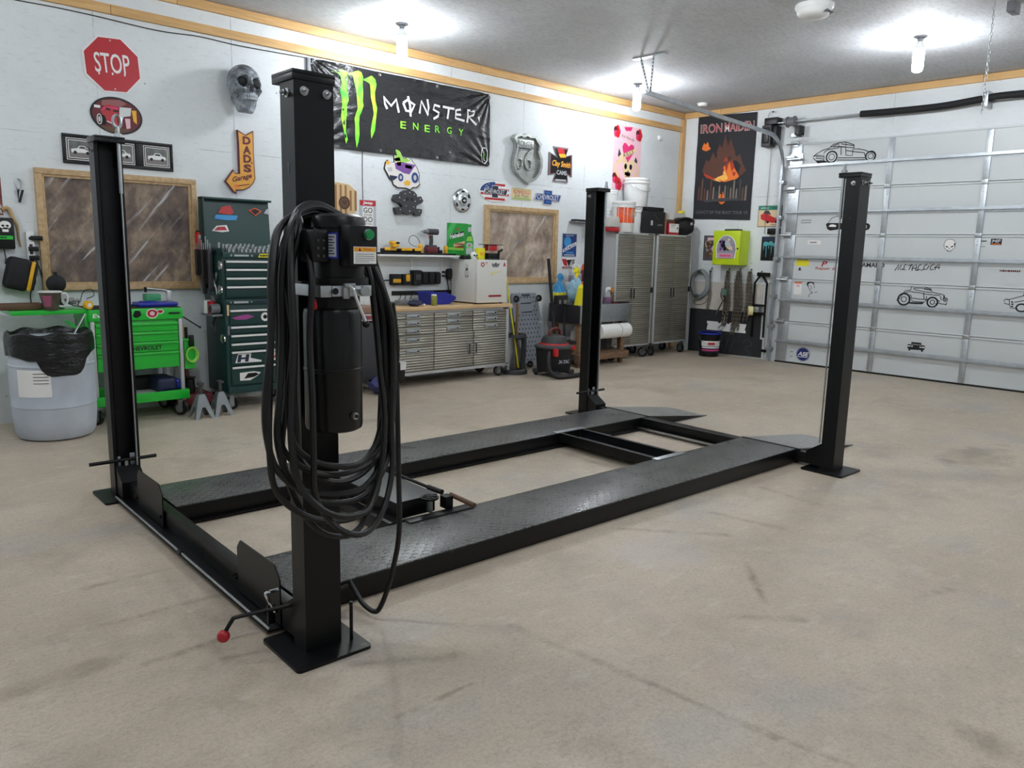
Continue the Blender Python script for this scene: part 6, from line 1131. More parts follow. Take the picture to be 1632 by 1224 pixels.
b = MB(); b.cyl((-.3, .003, 1.022), (-.3, -.002, 1.022), .008, M_STEEL, 10).cyl((-.1, .003, 1.022), (-.1, -.002, 1.022), .008, M_STEEL, 10).box(-.27, -.13, .0, .004, 1.012, 1.03, M_SILVS).box(-.06, .05, .0, .004, 1.014, 1.03, M_NAVY); b.obj('name_badge', o)
for x in (-hw+.06, hw-.06):
    for y in (.06, .41): caster(o, x, y, .16, .062, .6, M_SILV)
o = thing('tool_chest', 'dark green top tool chest with open lid and stickers above the rolling cabinet', 'tool chest', (3.33, 7.08, 1.046)); hw = .345
b = MB().box(-hw, hw, .02, .44, .0, .41, M_DGRN, .005).box(-hw, hw, .40, .44, .4, .5, M_DGRN, .004); b.obj('body', o)
MB().box(-hw, -hw+.012, .0, .44, .4, .47, M_DGRN, .003).box(hw-.012, hw, .0, .44, .4, .47, M_DGRN, .003).box(-hw, hw, .0, .018, .38, .435, M_DGRN, .003).obj('tray_rim', o)
for z1, z0 in ((.36, .29), (.285, .21), (.205, .13), (.125, .02)):
    d = MB().box(-hw+.03, hw-.02, .002, .02, z0, z1, M_DGRN, .003).obj('drawer', o); pull(d, -hw+.03, hw-.025, z1-.012)
b = MB(); b.add([(-hw, .43, .43), (hw, .43, .43), (hw, .47, .93), (-hw, .47, .93), (-hw, .445, .43), (hw, .445, .43), (hw, .485, .93), (-hw, .485, .93)], [(0, 1, 2, 3), (7, 6, 5, 4), (0, 3, 7, 4), (2, 1, 5, 6), (3, 2, 6, 7), (1, 0, 4, 5)], M_DGRN)
b.box(-hw-.004, hw+.004, .40, .5, .925, .945, M_DGRN, .003).box(-hw-.004, -hw+.008, .38, .5, .43, .94, M_DGRN, .003); lid = b.obj('lid', o)
b = MB(); e = lambda z: -.43-.04*(z-.43)/.5+.003
for p, z0, m_ in (([(-.18, .8), (-.14, .86), (-.05, .88), (-.02, .81), (-.06, .79)], .83, M_RED), ([(-.22, .745), (-.2, .785), (.02, .785), (.0, .74), (-.1, .735)], .76, M_SKY), ([(-.25, .63), (-.2, .68), (-.1, .69), (-.08, .63), (-.15, .62)], .65, M_WHP), ([(-.23, .635), (-.19, .67), (-.12, .675), (-.1, .64)], .65, M_SRED), ([(.13, .84), (.2, .87), (.27, .84), (.2, .79)], .83, M_ORG), ([(.15, .84), (.2, .86), (.25, .84), (.2, .8)], .83, M_BLK), ([(.29, .82), (.32, .86), (.345, .87), (.345, .81)], .83, M_SILVS)):
    b.add([(u, -e(v)-.001*(1+k_*0)-(.001 if m_ in (M_BLK,) else 0)-(.001 if (m_ is M_SRED) else 0)-.006, v) for k_, (u, v) in enumerate(p)], [list(range(len(p)))[::-1] if False else list(range(len(p)))], m_)
b.flat(rect(-.23, .475, -.05, .487), -.422, M_WHP); b.flat(rect(-.2, .455, -.07, .466), -.422, M_WHP); b.text('myCar', -.1, .762, .03, -.448, M_BLK, .15, .2, .03)
b.obj('sticker', lid)
b = MB(); b.cyl((-.26, .0, .405), (-.26, -.006, .405), .01, M_STEEL, 10).cyl((-.06, 0, .405), (-.06, -.006, .405), .01, M_STEEL, 10).cyl((.2, 0, .405), (.2, -.006, .405), .01, M_STEEL, 10).box(-.23, -.09, -.004, 0, .397, .414, M_SILVS); b.obj('name_badge', o)
b = MB(); b.flat([(.0, .39), (.02, .425), (.14, .425), (.12, .39)], .003, M_BYEL); scrib(b, .07, .407, .1, .018, .0036, M_BLK, 15); b.obj('badge', o, 'yellow badge')
# sockets in the tray of the chest
tr = MB().box(-.31, .31, .03, .38, 0, .02, M_BLKM, .004); solo(tr, 'socket_tray', 'black tray lying in the open top of the green tool chest', 'tray', (3.33, 7.08, 1.457))
random.seed(8); first = None
for row, (yy, zc) in enumerate(((7.13, .03), (7.2, .045), (7.27, .06), (7.34, .075))):
    for k in range(13):
        if random.random() < .12: continue
        x = 3.07+.042*k; h_ = .035+.02*row*random.uniform(.6, 1.1)
        b = MB().cyl((0, 0, 0), (0, 0, h_), .013, M_CHR, 10).cyl((0, 0, h_), (0, 0, h_+.0005), .008, M_BLK, 8)
        solo(b, 'socket', 'chrome socket standing in the black tray of the open green chest', 'socket', (x, yy, 1.457+.02), 0, 'sockets in the open green chest')
# tools hung on the chest's left side
sx = 2.98
o = thing('pliers_rack', 'black magnetic strip of pliers and tools on the side of the green tool chest', 'tool rack', (sx, 7.2, 1.5), RV); 
for k in range(7):
    u = -.06-.05*k; h_ = random.uniform(.22, .42); b = MB().box(u-.016, u+.016, -.055, -.015, -h_, 0, M_BLK if k % 3 else M_DKG, .008).cyl((u, -.03, 0), (u, -.03, .06+.03*(k % 3)), .006, M_STEEL, 8); b.obj('tool', o)
MB().box(-.4, -.02, -.015, 0, -.03, .0, M_BLK, .003).obj('strip', o)
for (dy, z, lb) in ((7.12, 1.36, 'upper round chrome cap stuck on the side of the green tool chest'), (7.13, 1.135, 'middle round chrome cap stuck on the side of the green tool chest'), (7.12, .68, 'lower round chrome cap stuck on the side of the green tool cabinet')):
    b = MB().lathe([(.045, 0), (.044, .012), (.03, .02), (.001, .022)], M_CHR, 20, M=Matrix.Rotation(PI/2, 4, 'X')); solo(b, 'magnet_tray', lb, 'magnetic tray', (2.982 if z > 1 else 2.988, dy, z), RV)
b = MB()
for s in (-1, 1):
    b.tube(crom([(.0, -.012, .0), (s*.04, -.014, .05), (s*.05, -.014, .1)], 4), .01, M_STEEL, 6); b.tube(crom([(0, -.012, 0), (s*.035, -.014, -.05), (s*.05, -.014, -.1)], 4), .01, M_STEEL, 6)
solo(b, 'wrench', 'crossed open ended wrench on the side of the green tool chest', 'wrench', (2.984, 7.23, 1.19), RV)
o = thing('can_rack', 'white and red can rack hanging on the side of the green tool cabinet', 'rack', (2.985, 7.23, .90), RV)
MB().box(-.14, .12, -.1, 0, -.01, .01, M_GRY, .003).obj('shelf', o); MB().cyl((-.08, -.055, .01), (-.08, -.055, .13), .038, M_WHT, 16).obj('can', o, 'white can'); MB().cyl((.0, -.055, .01), (.0, -.055, .125), .036, M_SRED, 16).obj('can', o, 'red can'); b = MB().cyl((.075, -.02, .06), (.075, -.1, .06), .046, M_GRY, 18).cyl((.075, -.1, .06), (.075, -.101, .06), .034, M_BLK, 16); b.obj('tape_roll', o)
b = MB()
for k in range(7): b.tube([(.03*cos(q)*1.1, -.02-.004*k, .1+.012*k+.004*sin(q*3)) for q in (2*PI*i/12 for i in range(12))], .004, M_STEEL, 5, True)
b.obj('spring', o); MB().tube(crom([(.02, -.03, -.02), (-.03, -.04, -.1), (.03, -.05, -.16), (.06, -.04, -.1)], 6), .012, M_DKG, 6).obj('glove_hook', o)
# bright green tool cart
o = thing('tool_cart', 'bright green rolling tool cart with drawers behind the left lift post', 'tool cart', (2.24, 7.12, 0)); hw = .375
b = MB().box(-hw, hw, .03, .47, .45, .89, M_GRN, .004).box(-hw-.01, hw+.01, .0, .48, .885, .985, M_GRN, .01); b.obj('body', o)
b = MB().box(-hw, hw, .03, .46, .985, .99, M_BLKM); b.obj('top_mat', o)
for x in (-hw, hw-.03):
    for y in (.005, .45): MB().box(x, x+.03, y, y+.03, .15, .885, M_SILV, .004).obj('leg', o)
for z1, z0 in ((.882, .865), (.86, .785), (.78, .695), (.69, .605), (.6, .455)):
    if z1-z0 < .03: continue
    d = MB().box(-hw+.035, hw-.04, .006, .03, z0, z1, M_GRN, .004).obj('drawer', o); MB().box(-hw+.035, hw-.04, -.014, .008, z1-.022, z1-.004, M_GRN, .006).obj('pull', d)
    if abs(z1-.69) < .01: b = MB(); b.text('CHEVROLET', .05, (z0+z1)/2-.01, .036, -.0055, M_BLKM, .28, 0, .03); b.obj('decal', d, 'black lettering')
b = MB(); b.flat(ell(.12, .94, .05, .043, 20), .0005, M_WHP); b.flat(ell(.12, .94, .042, .035, 20), .001, M_SRED); b.flat(ell(.12, .94, .022, .02, 16), .0015, M_PINK); b.flat(ell(.19, .955, .03, .02, 14), .0005, M_WHP); b.flat(ell(.19, .955, .022, .014, 14), .001, M_SRED); b.flat([(-.04, .93), (-.02, .97), (.02, .965), (.03, .93), (.0, .905), (-.03, .91)], .0005, M_BLK); b.text('Evil', -.31, .935, .035, .001, M_WHP, .09, .15, .02); b.box(.26, .355, -.006, 0, .93, .945, M_BLK, .002); b.obj('sticker', o)
b = MB().box(-hw-.005, hw+.03, -.02, -.012, .16, .245, M_GRN, .004).box(-hw-.005, hw+.03, .47, .478, .16, .245, M_GRN, .004).box(-hw, hw+.02, -.012, .47, .16, .168, M_GRN).box(hw+.02, hw+.028, -.012, .47, .16, .245, M_GRN, .003); b.obj('lower_tray', o)
for x in (-hw+.02, hw-.03):
    for y in (.03, .43): caster(o, x, y, .15, .06, .5)
b = MB().box(-hw-.55, -hw, .05, .45, .955, .99, M_GRN, .004); b.obj('side_shelf', o, 'green folding side shelf')
b = MB().box(-hw-.03, -hw-.01, .04, .07, .74, .95, M_GRN, .003).box(-.15, .0, -.01, .01, -.01, .01, M_GRN, M=Matrix.Translation((-hw-.02, .06, .78)) @ Matrix.Rotation(R(38), 4, 'Y') @ Matrix.Scale(1.3, 4, (1, 0, 0))); b.obj('shelf_brace', o)
b = MB().box(hw, hw+.1, .02, .44, .68, .70, M_GRN, .003).box(hw+.02, hw+.12, .04, .05, .42, .68, M_GRN, .002); b.obj('side_holder', o)
cx0 = hw+.08
for k in range(5): MB().cyl((2.24+hw+.05, 7.18+.07*k, .70), (2.24+hw+.05, 7.18+.07*k, .80+.015*(k % 3)), .016, M_TAN if k % 2 else M_BLK, 8).obj('screwdriver')
for q in [x for x in COL.objects if x.name.startswith('screwdriver')]:
    q['label'] = 'screwdriver standing in the green side holder of the tool cart'; q['category'] = 'screwdriver'; q['group'] = 'screwdrivers on the tool cart'
b = MB(); random.seed(2)
for k in range(4): b.tube([(.055*cos(q)*(.8+.06*k), -.012-.006*k, .07*sin(q)*(.8+.06*k)) for q in (2*PI*i/18 for i in range(18))], .006, M_LGRN, 6, True)
b.box(-.022, .022, -.03, .0, .075, .18, M_BLK, .008); solo(b, 'light_cord', 'coiled green cord with black plug hanging on the side of the green cart', 'cord', (2.24+hw+.08, 7.155, .55))
b = MB().cyl((0, 0, 0), (.14, -.02, -.1), .007, M_BLK, 8).ball((.142, -.02, -.102), .012, M_BLK, 1); solo(b, 'pry_bar', 'black bar sticking out from the right side of the green cart', 'bar', (2.63, 7.14, .90))
# things on the cart
b = MB().box(-.17, .17, -.1, .1, 0, .035, M_BLUE, .012).box(-.13, .0, -.08, .05, .03, .045, M_BLUE, .012); solo(b, 'blue_cloth', 'folded blue cloth on top of the green tool cart', 'cloth', (2.46, 7.33, .991))
b = MB().box(-.07, .06, -.05, .05, 0, .06, pm('faded_green', (60, 150, 104), .5), .01); solo(b, 'plastic_case', 'small faded green case on the blue cloth', 'case', (2.44, 7.33, 1.037))
o = thing('clamp_lamp', 'chrome jointed arm clamped to the right rear of the green cart', 'lamp arm', (2.60, 7.38, .991)); MB().box(-.02, .02, -.02, .02, 0, .13, M_CHR, .006).obj('post', o); MB().cyl((0, 0, .13), (-.2, 0, .155), .008, M_STEEL, 8).obj('arm', o); MB().cyl((-.2, 0, .165), (-.2, 0, .12), .012, M_BLK, 8).obj('head', o)
o = thing('mug', 'camouflage mug with white handle on the green side shelf', 'mug', (1.60, 7.2, .991)); MB().lathe([(.001, 0), (.052, 0), (.062, .06), (.085, .15), (.081, .152), (.058, .06), (.048, .012), (.001, .012)], pm('camo_print', (78, 70, 56), .4, var=.5, vs=24), 28).obj('body', o); MB().lathe([(.0855, .143), (.087, .153), (.08, .154)], M_WHT, 28).obj('rim', o, 'white rim'); MB().tube(crom([(.075, 0, .125), (.115, 0, .13), (.125, 0, .08), (.1, 0, .03), (.06, 0, .03)], 6), .0095, M_WHT, 8).obj('handle', o, 'white handle'); b = MB(); 
v = []; 
for i in range(9):
    a = R(200+7*i); 
    for z, r_ in ((.03, .0575), (.12, .0785)): v.append((r_*cos(a+z*1.5), r_*sin(a+z*1.5), z))
b.add(v, [(2*i, 2*i+2, 2*i+3, 2*i+1) for i in range(8)], pm('mug_mauve', (160, 80, 110), .5), True); b.obj('print', o)
b = MB().box(-.17, .16, -.06, .06, 0, .055, M_BRN, .018); solo(b, 'leather_pouch', 'long brown pouch at the left end of the green side shelf', 'pouch', (1.40, 7.3, .991))
o = thing('desk_fan', 'small black round device standing behind the mug on the side shelf', 'device', (1.70, 7.42, .991)); MB().ball((0, 0, .2), .075, M_BLKM, 3, (1, .8, 1)).obj('head', o); MB().lathe([(.05, 0), (.05, .02), (.03, .05), (.03, .15)], M_BLKM, 18).obj('stand', o); MB().cyl((0, 0, .27), (0, 0, .3), .015, M_BLKM, 10).obj('cap', o)
o = thing('wire_heap', 'heap of grey clutter and wire ends on the side shelf right of the mug', 'clutter', (1.78, 7.25, .991)); b = MB(); b.bm(bmesh.new(), M_GRY); random.seed(6)
pts = [(random.uniform(-.07, .08), random.uniform(-.06, .06), random.uniform(.015, .09)) for _ in range(26)]; b.tube(crom(pts, 4), .007, pm('foil_grey', (150, 150, 150), .4, .4, var=.3, vs=30), 6); b.obj('foil', o); MB().tube(crom([(.05, 0, .06), (.08, 0, .14), (.14, 0, .16), (.16, 0, .11), (.1, 0, .08)], 6), .003, M_BLK, 6).obj('wire', o)
b = MB().cyl((0, -.02, .035), (0, .02, .035), .035, M_YEL, 20).cyl((0, -.022, .035), (0, .022, .035), .018, M_WHT, 16); solo(b, 'tape_roll', 'yellow tape roll on the side shelf beside the left lift post', 'tape', (1.865, 7.16, .991), R(20))
b = MB().box(-.26, .0, -.15, .15, 0, .055, M_WHT, .006); solo(b, 'white_tray', 'white flat box on the lower tray of the green cart', 'box', (2.43, 7.28, .169))
b = MB().box(-.17, .0, -.18, .12, 0, .13, M_NAVY, .04, seg=3).box(-.34, -.05, .05, .2, 0, .12, M_BLKM, .04, seg=3).box(-.02, .06, -.1, .1, 0, .1, M_BLUE, .03, seg=3); solo(b, 'cloth_bundle', 'bundle of blue and black cloths on the lower tray of the green cart', 'cloth', (2.56, 7.33, .225))
# plastic drum used as a bin
o = thing('plastic_drum', 'pale blue plastic drum used as a trash bin at the left', 'trash bin', (1.53, 6.99, 0)); b = MB(); n = 56; prof = [(.001, 0), (.23, 0), (.262, .012), (.283, .05), (.292, .12), (.298, .2), (.297, .26), (.301, .265), (.301, .275), (.298, .28), (.302, .4), (.302, .5), (.299, .58), (.303, .585), (.303, .595), (.297, .6), (.288, .68), (.27, .76), (.262, .80)]
b.lathe(prof, M_DRUM, n)
b.obj('drum', o)
b = MB(); v = []; fs = []; ring = []
for i in range(n):
    a = 2*PI*i/n; front_ = max(0, -sin(a)-.2); notch = .2*max(0, 1-((a-R(274))/.62)**4) if abs(a-R(274)) < .62 else 0
    zb = .68-.012*sin(a*5)-notch*.72+.03*sin(a+.5); q = [(.258, .62), (.262, .80), (.285, .845), (.305, .83), (.31+.006*sin(a*9), .78), (.305+.006*sin(a*13), max(zb, .5))]
    if zb < .62: q[-1] = (.309, zb)
    for r_, z in q: v.append((r_*cos(a), r_*sin(a), z+(.012*sin(a*7) if z > .75 else 0)))
k = 6; b.add(v, [(i*k+j, ((i+1) % n)*k+j, ((i+1) % n)*k+j+1, i*k+j+1) for i in range(n) for j in range(k-1)], M_BAG, True); b.obj('bin_liner', o, 'black bin liner')
MB().lathe([(.001, .66), (.2, .68), (.258, .72)], M_BAG, 28).obj('rubbish', o)
b = MB(); v = []
for i in range(9):
    a = R(207+6*i)
    for z in (.36, .57): v.append((.3035*cos(a), .3035*sin(a), z))
b.add(v, [(2*i, 2*i+2, 2*i+3, 2*i+1) for i in range(8)], M_WHP, True)
for k in range(4):
    v = []
    for i in range(5):
        a = R(232+5*i)
        for z in (.54-.025*k, .545-.025*k): v.append((.305*cos(a), .305*sin(a), z))
    b.add(v, [(2*i, 2*i+2, 2*i+3, 2*i+1) for i in range(4)], M_DKG, True)
b.obj('label', o, 'white paper label')
b = MB().cyl((1.60, 6.80, .73), (1.80, 7.02, .965), .008, M_STEEL, 8); solo(b, 'stick', 'thin grey stick leaning from the black bin liner to the green side shelf', 'stick')
# jack stands and floor jack
def stand(label, x, y, rz):
    o = thing('jack_stand', label, 'jack stand', (x, y, 0), rz, 'pair of jack stands'); m_ = pm('stand_grey', (132, 138, 140), .45, .4, var=.15)
    A_ = [(-.09, 0), (-.034, .2), (-.02, .215), (.02, .215), (.034, .2), (.09, 0), (.058, 0), (.014, .1), (-.014, .1), (-.058, 0)]; n = len(A_)
    for k in range(4):
        b = MB(); Mr = Matrix.Rotation(PI/2*k, 4, 'Z'); v = [Mr @ Vector((u, -(.09-.3*z)-e, z)) for e in (0, -.005) for u, z in A_]
        b.add(v, [list(range(n)), list(range(2*n-1, n-1, -1))]+[(i, i+n, (i+1) % n+n, (i+1) % n) for i in range(n)], m_); b.obj('leg_plate', o)
    MB().box(-.014, .014, -.014, .014, .12, .3, M_DKG, .003).obj('column', o); MB().box(-.025, .025, -.035, .035, .295, .32, M_DKG, .006).obj('saddle', o); MB().cyl((.01, 0, .22), (.07, 0, .19), .006, M_BLK, 8).obj('release_lever', o)
stand('grey jack stand nearer the green cart', 2.683, 6.945, .0); stand('grey jack stand nearer the dark green cabinet', 2.868, 6.965, .0)
o = thing('floor_jack', 'dark red floor jack behind the two grey jack stands', 'jack', (2.77, 7.35, 0)); MB().box(-.13, .13, -.15, .25, .07, .17, M_MAR, .02).obj('body', o); MB().cyl((.0, .1, .17), (.0, .25, .62), .022, M_MAR, 12).obj('handle_socket', o); MB().lathe([(.045, .17), (.05, .2), (.045, .3), (.06, .32), (.001, .32)], M_BLK, 16, (-.05, -.05, 0)).obj('saddle', o)
for s in (-1, 1):
    for y in (-.1, .2): MB().cyl((s*.14, y, .06), (s*.11, y, .06), .06, M_DKG, 16).obj('wheel', o)
# ---------------------------------------------------------------- on and around the workbench
BZ = .9085
o = thing('mini_fridge', 'small white fridge with stickers standing on the workbench', 'fridge', (6.345, 7.13, BZ)); hw = .24
MB().box(-hw, hw, .045, .5, .015, .53, M_OFFW, .008).obj('body', o); d_ = MB().box(-hw, hw, .0, .042, .015, .53, M_OFFW, .01).obj('door', o)
for x in (-.2, .2):
    MB().cyl((x, .06, 0), (x, .06, .016), .018, M_BLK, 10).obj('foot', o); MB().cyl((x, .46, 0), (x, .46, .016), .018, M_BLK, 10).obj('foot', o)
b = MB(); b.flat(ell(-.16, .475, .03, .028, 18), .0005, M_SRED); b.flat(ell(-.16, .475, .015, .014, 14), .001, M_WHP); b.strk(ell(-.1, .495, .014, .012, 12), .006, .0005, M_SRED, True); b.flat([(-.02, .49), (.0, .445), (.09, .445), (.12, .49), (.075, .485), (.05, .505), (.03, .485)], .0005, M_GRY); b.flat([(.035, .47), (.05, .492), (.066, .47)], .001, M_MAR); b.flat([(.17, .45), (.195, .515), (.215, .45), (.195, .46)], .0005, M_SRED)
b.flat([(-.05, .36), (.02, .375), (.13, .385), (.14, .395), (.03, .39), (-.02, .385)], .0005, pm('marker_yellow', (226, 220, 130), .6)); b.flat([(-.03, .34), (.02, .345), (.02, .365), (-.02, .36)], .0005, pm('marker_yellow_2', (226, 220, 140), .6)); b.flat(rect(-.06, .085, .15, .108), .0005, M_SRED); scrib(b, .045, .0965, .19, .014, .001, M_MAR, 16); b.obj('sticker', d_)
b = MB()
for f, y, z, r_ in ((1, .2, .36, .045), (1, .2, .44, .03)): b.add([(-hw-.0008, y+r_*cos(q), z+r_*1.4*sin(q)) for q in (2*PI*i/16 for i in range(16))], [list(range(16))[::-1]], pm('ghost_grey', (200, 202, 198), .5))
for q in (.18, .22): b.add([(-hw-.0014, q+.008*cos(t_), .33+.01*sin(t_)) for t_ in (2*PI*i/10 for i in range(10))], [list(range(10))[::-1]], M_BLK)
b.obj('side_sticker', o)
FZ = BZ+.531
# bottle cut-out
b = MB(); pr = [(-.065, 0), (.065, 0), (.068, .2), (.06, .25), (.03, .31), (.026, .39), (.03, .395), (.03, .42), (-.03, .42), (-.03, .395), (-.026, .39), (-.03, .31), (-.06, .25), (-.068, .2)]
b.prism(pr, -.006, .006, M_BGRN); b.flat([(-.05, .06), (.05, .06), (.055, .17), (.03, .2), (-.03, .2), (-.055, .17)], .007, M_SILVS); b.flat(rect(-.052, .135, .052, .155), .0075, M_GRN); b.flat(rect(-.024, .33, .024, .385), .007, M_SILVS); b.flat([(-.05, .22), (-.03, .27), (.03, .28), (.055, .22)], .007, M_LGRN); b.text('Heineken', 0, .145, .014, .008, M_WHP, .085); b.flat(ell(.0, .17, .012, .012, 12), .008, M_SRED)
for q in (-.03, .03): b.box(q-.004, q+.004, 0, .05, 0, .06, M_BGRN)
b.box(-.06, .06, -.006, .05, 0, .006, M_BGRN)
solo(b, 'bottle_cutout', 'green beer bottle cut-out standing on the small white fridge', 'display', (6.21, 7.42, FZ))
b = MB(); b.ball((0, -.002, .05), .045, M_WHT, 3, (1, .85, 1)).box(-.026, .026, -.03, .02, 0, .03, M_WHT, .006)
for q in (-.017, .017): b.ball((q, -.036, .05), .012, M_BLK, 2)
b.box(-.006, .006, -.044, -.034, .026, .036, M_BLK); solo(b, 'skull_ornament', 'small white skull ornament in front of the bottle cut-out', 'ornament', (6.235, 7.36, FZ))
b = MB().box(-.05, .05, -.05, .05, 0, .05, M_BLK, .015); solo(b, 'black_box', 'small black box on the left front corner of the fridge top', 'box', (6.135, 7.42, FZ))
b = MB().box(-.05, .05, -.04, .04, 0, .14, M_BYEL, .008).box(-.035, .035, -.042, -.038, .05, .09, M_YEL); solo(b, 'yellow_box', 'upright bright yellow box on the small white fridge', 'box', (6.335, 7.36, FZ))
o = thing('parts_caddy', 'red and black tool caddy with a wide flat rim on the small white fridge', 'caddy', (6.49, 7.33, FZ)); MB().box(-.09, .09, -.06, .06, 0, .015, M_DKG, .004).obj('base', o); MB().box(-.085, .085, -.055, .055, .015, .08, M_BLK, .004).obj('drawer', o); MB().box(-.07, .06, -.05, .05, .11, .18, M_RED, .01).obj('body', o); MB().box(-.14, .15, -.08, .08, .18, .188, M_DKG, .003).obj('rim', o, 'wide grey rim'); b = MB()
for x in (-.08, .08):
    for y in (-.05, .05): b.cyl((x, y, .08), (x, y, .18), .005, M_STEEL, 6)
b.obj('cage', o)
b = MB().cyl((0, 0, 0), (.006, 0, .07), .012, M_BLK, 10).tube(crom([(.006, 0, .07), (-.0, 0, .1), (.03, 0, .11), (.06, 0, .125)], 5), .014, M_BLK, 8); solo(b, 'spray_gun', 'small black nozzle standing at the right end of the fridge top', 'tool', (6.565, 7.27, FZ))
o = thing('storage_bin', 'blue plastic stacking bin on the workbench', 'bin', (5.70, 7.42, BZ)); b = MB()
v = [(-.16, -.12, .0), (.11, -.12, 0), (.11, .1, 0), (-.16, .1, 0), (-.18, -.14, .14), (.06, -.14, .14), (.2, -.14, .09), (.2, .12, .09), (.06, .12, .14), (-.18, .12, .14), (.2, -.14, .06), (.2, .12, .06)]
b.add(v, [(3, 2, 1, 0), (0, 1, 10, 6, 5, 4), (2, 3, 9, 8, 7, 11), (1, 2, 11, 10), (10, 11, 7, 6), (3, 0, 4, 9)], M_BLUE); b.obj('bin', o); b = MB().box(-.19, .06, -.15, -.135, .13, .145, M_BLUE, .003).box(-.19, .06, .115, .13, .13, .145, M_BLUE, .003).box(-.195, -.175, -.15, .13, .13, .145, M_BLUE, .003); b.obj('rim', o)
o = thing('drink_can', 'olive drink can with white top in front of the blue bin', 'can', (5.51, 7.2, BZ)); MB().lathe([(.001, 0), (.03, 0), (.036, .01), (.036, .105), (.03, .118)], pm('olive_can', (132, 138, 56), .4, var=.3, vs=40), 22).obj('body', o); MB().lathe([(.031, .112), (.032, .122), (.026, .13), (.001, .13)], M_WHT, 22).obj('lid', o, 'white lid')
b = bmesh.new(); bmesh.ops.create_icosphere(b, subdivisions=3, radius=1)
for v in b.verts: x, y, z = v.co; k = 1+.2*sin(6*x+2)*cos(5*z+y*4); v.co = (x*.09*k, y*.06*k, .035+max(-.035, z*.036*k))
m2 = MB(); m2.bm(b, M_NAVY, True); solo(m2, 'work_gloves', 'crumpled navy gloves on the front of the workbench', 'gloves', (5.24, 7.2, BZ))
b = MB().box(-.08, .09, -.05, .05, 0, .06, M_GRY, .005); solo(b, 'parts_box', 'grey box on the workbench behind the navy gloves', 'box', (5.2, 7.38, BZ))
b = MB().ball((0, 0, .014), .016, M_WHT, 2); solo(b, 'white_ball', 'small white ball beside the navy gloves on the workbench', 'ball', (5.345, 7.17, BZ))
# small cart left of the workbench
o = thing('utility_cart', 'small dark cart with brown wooden top left of the workbench behind the hoses', 'cart', (4.5, 7.1, 0)); MB().box(-.27, .26, 0, .5, .86, .92, pm('cart_top_brown', (142, 112, 92), .6, var=.1), .004).obj('top', o); MB().box(-.26, .25, .02, .48, .14, .76, M_DKG, .006).obj('body', o); MB().box(-.26, .25, .0, .02, .78, .85, M_PINK, .003).obj('drawer', o); b = MB(); b.flat(rect(-.02, .79, .16, .84), .0005, M_GRY); scrib(b, .1, .815, .12, .03, .001, M_SRED, 17); b.obj('sticker', o)
for x in (-.24, .22): MB().box(x, x+.03, .0, .03, .13, .86, M_DKG, .002).obj('leg', o)
for x in (-.2, .2): caster(o, x, .06, .14, .06, .3); caster(o, x, .42, .14, .06, .3)
b = bmesh.new(); bmesh.ops.create_icosphere(b, subdivisions=3, radius=1)
for v in b.verts: x, y, z = v.co; k = 1+.2*sin(7*x)*cos(6*z); v.co = (x*.13*k, y*.1*k, .1+max(-.1, z*.1*k))
m2 = MB(); m2.bm(b, pm('violet_cloth', (60, 62, 110), .7, var=.3, vs=20), True); solo(m2, 'rag_bundle', 'violet rag bundle on the floor in front of the small dark cart', 'rags', (4.62, 6.98, 0))
# stand with sticks right of the bench
o = thing('umbrella_stand', 'grey plastic stand holding long sticks at the right end of the workbench', 'stand', (6.81, 7.2, 0))
MB().lathe([(.15, 0), (.17, .005), (.17, .05), (.155, .06), (.13, .055), (.001, .02)], M_DKG, 28).obj('base', o); MB().lathe([(.13, .47), (.15, .47), (.15, .51), (.13, .51), (.13, .47)], M_DKG, 24).obj('ring', o)
b = MB().box(-.14, -.1, -.02, .02, .04, .47, M_SILV, .004); b.obj('upright', o); b = MB(); b.tube(crom([(.14, 0, .5), (.16, 0, .4), (.155, 0, .2), (.14, 0, .05)], 6), .035, M_DKG, 8); b.obj('upright', o)
b = MB().cyl((6.905, 7.22, .06), (6.715, 7.3, 1.28), .011, M_BYEL, 10); solo(b, 'broom_handle', 'long thin yellow handle leaning in the grey stand', 'stick')
b = MB().box(-.02, .02, -.012, .012, 0, .85, M_OLDW, .003); solo(b, 'wood_stick', 'flat brown wooden stick standing in the grey stand', 'stick', (6.90, 7.26, .04), R(20))
# creeper leaning on the wall
o = thing('mechanics_creeper', 'grey plastic creeper full of holes leaning against the wall right of the bench', 'creeper', (7.33, 7.42, .03)); th = math.atan2(.2, 1.0)
M_CRP = pm('creeper_grey', (128, 134, 142), .5, var=.06)
b = MB(); sh2 = [(-.1, .0), (.12, .0), (.2, .1), (.25, .38), (.26, .56), (.2, .58), (.26, .6), (.235, .9), (.2, .98), (-.22, .98), (-.25, .92), (-.25, .6), (-.19, .58), (-.22, .55), (-.2, .3), (-.16, .1)]
b.prism(sh2, .0, .035, M_CRP)
for j in range(15):
    for i in range(8):
        u = -.2+.06*i+(.03 if j % 2 else 0); v = .08+.06*j
        if abs(u) < .2-(.06 if v < .35 else 0) and not (.70 < v < .88 and abs(u) < .12): b.flat(ell(u, v, .011, .011, 8), .0356, M_BLKM)
for v in (.72, .84): b.flat([(-.1, v-.006), (.1, v-.006), (.1, v+.012), (-.1, v+.006)], .0358, M_BLKM)
cr_ = b.obj('board', o); cr_.rotation_euler.x = -th
b = MB().box(-.06, .08, -.05, -.03, .94, .965, M_DKG, .006); b.obj('grip', cr_)
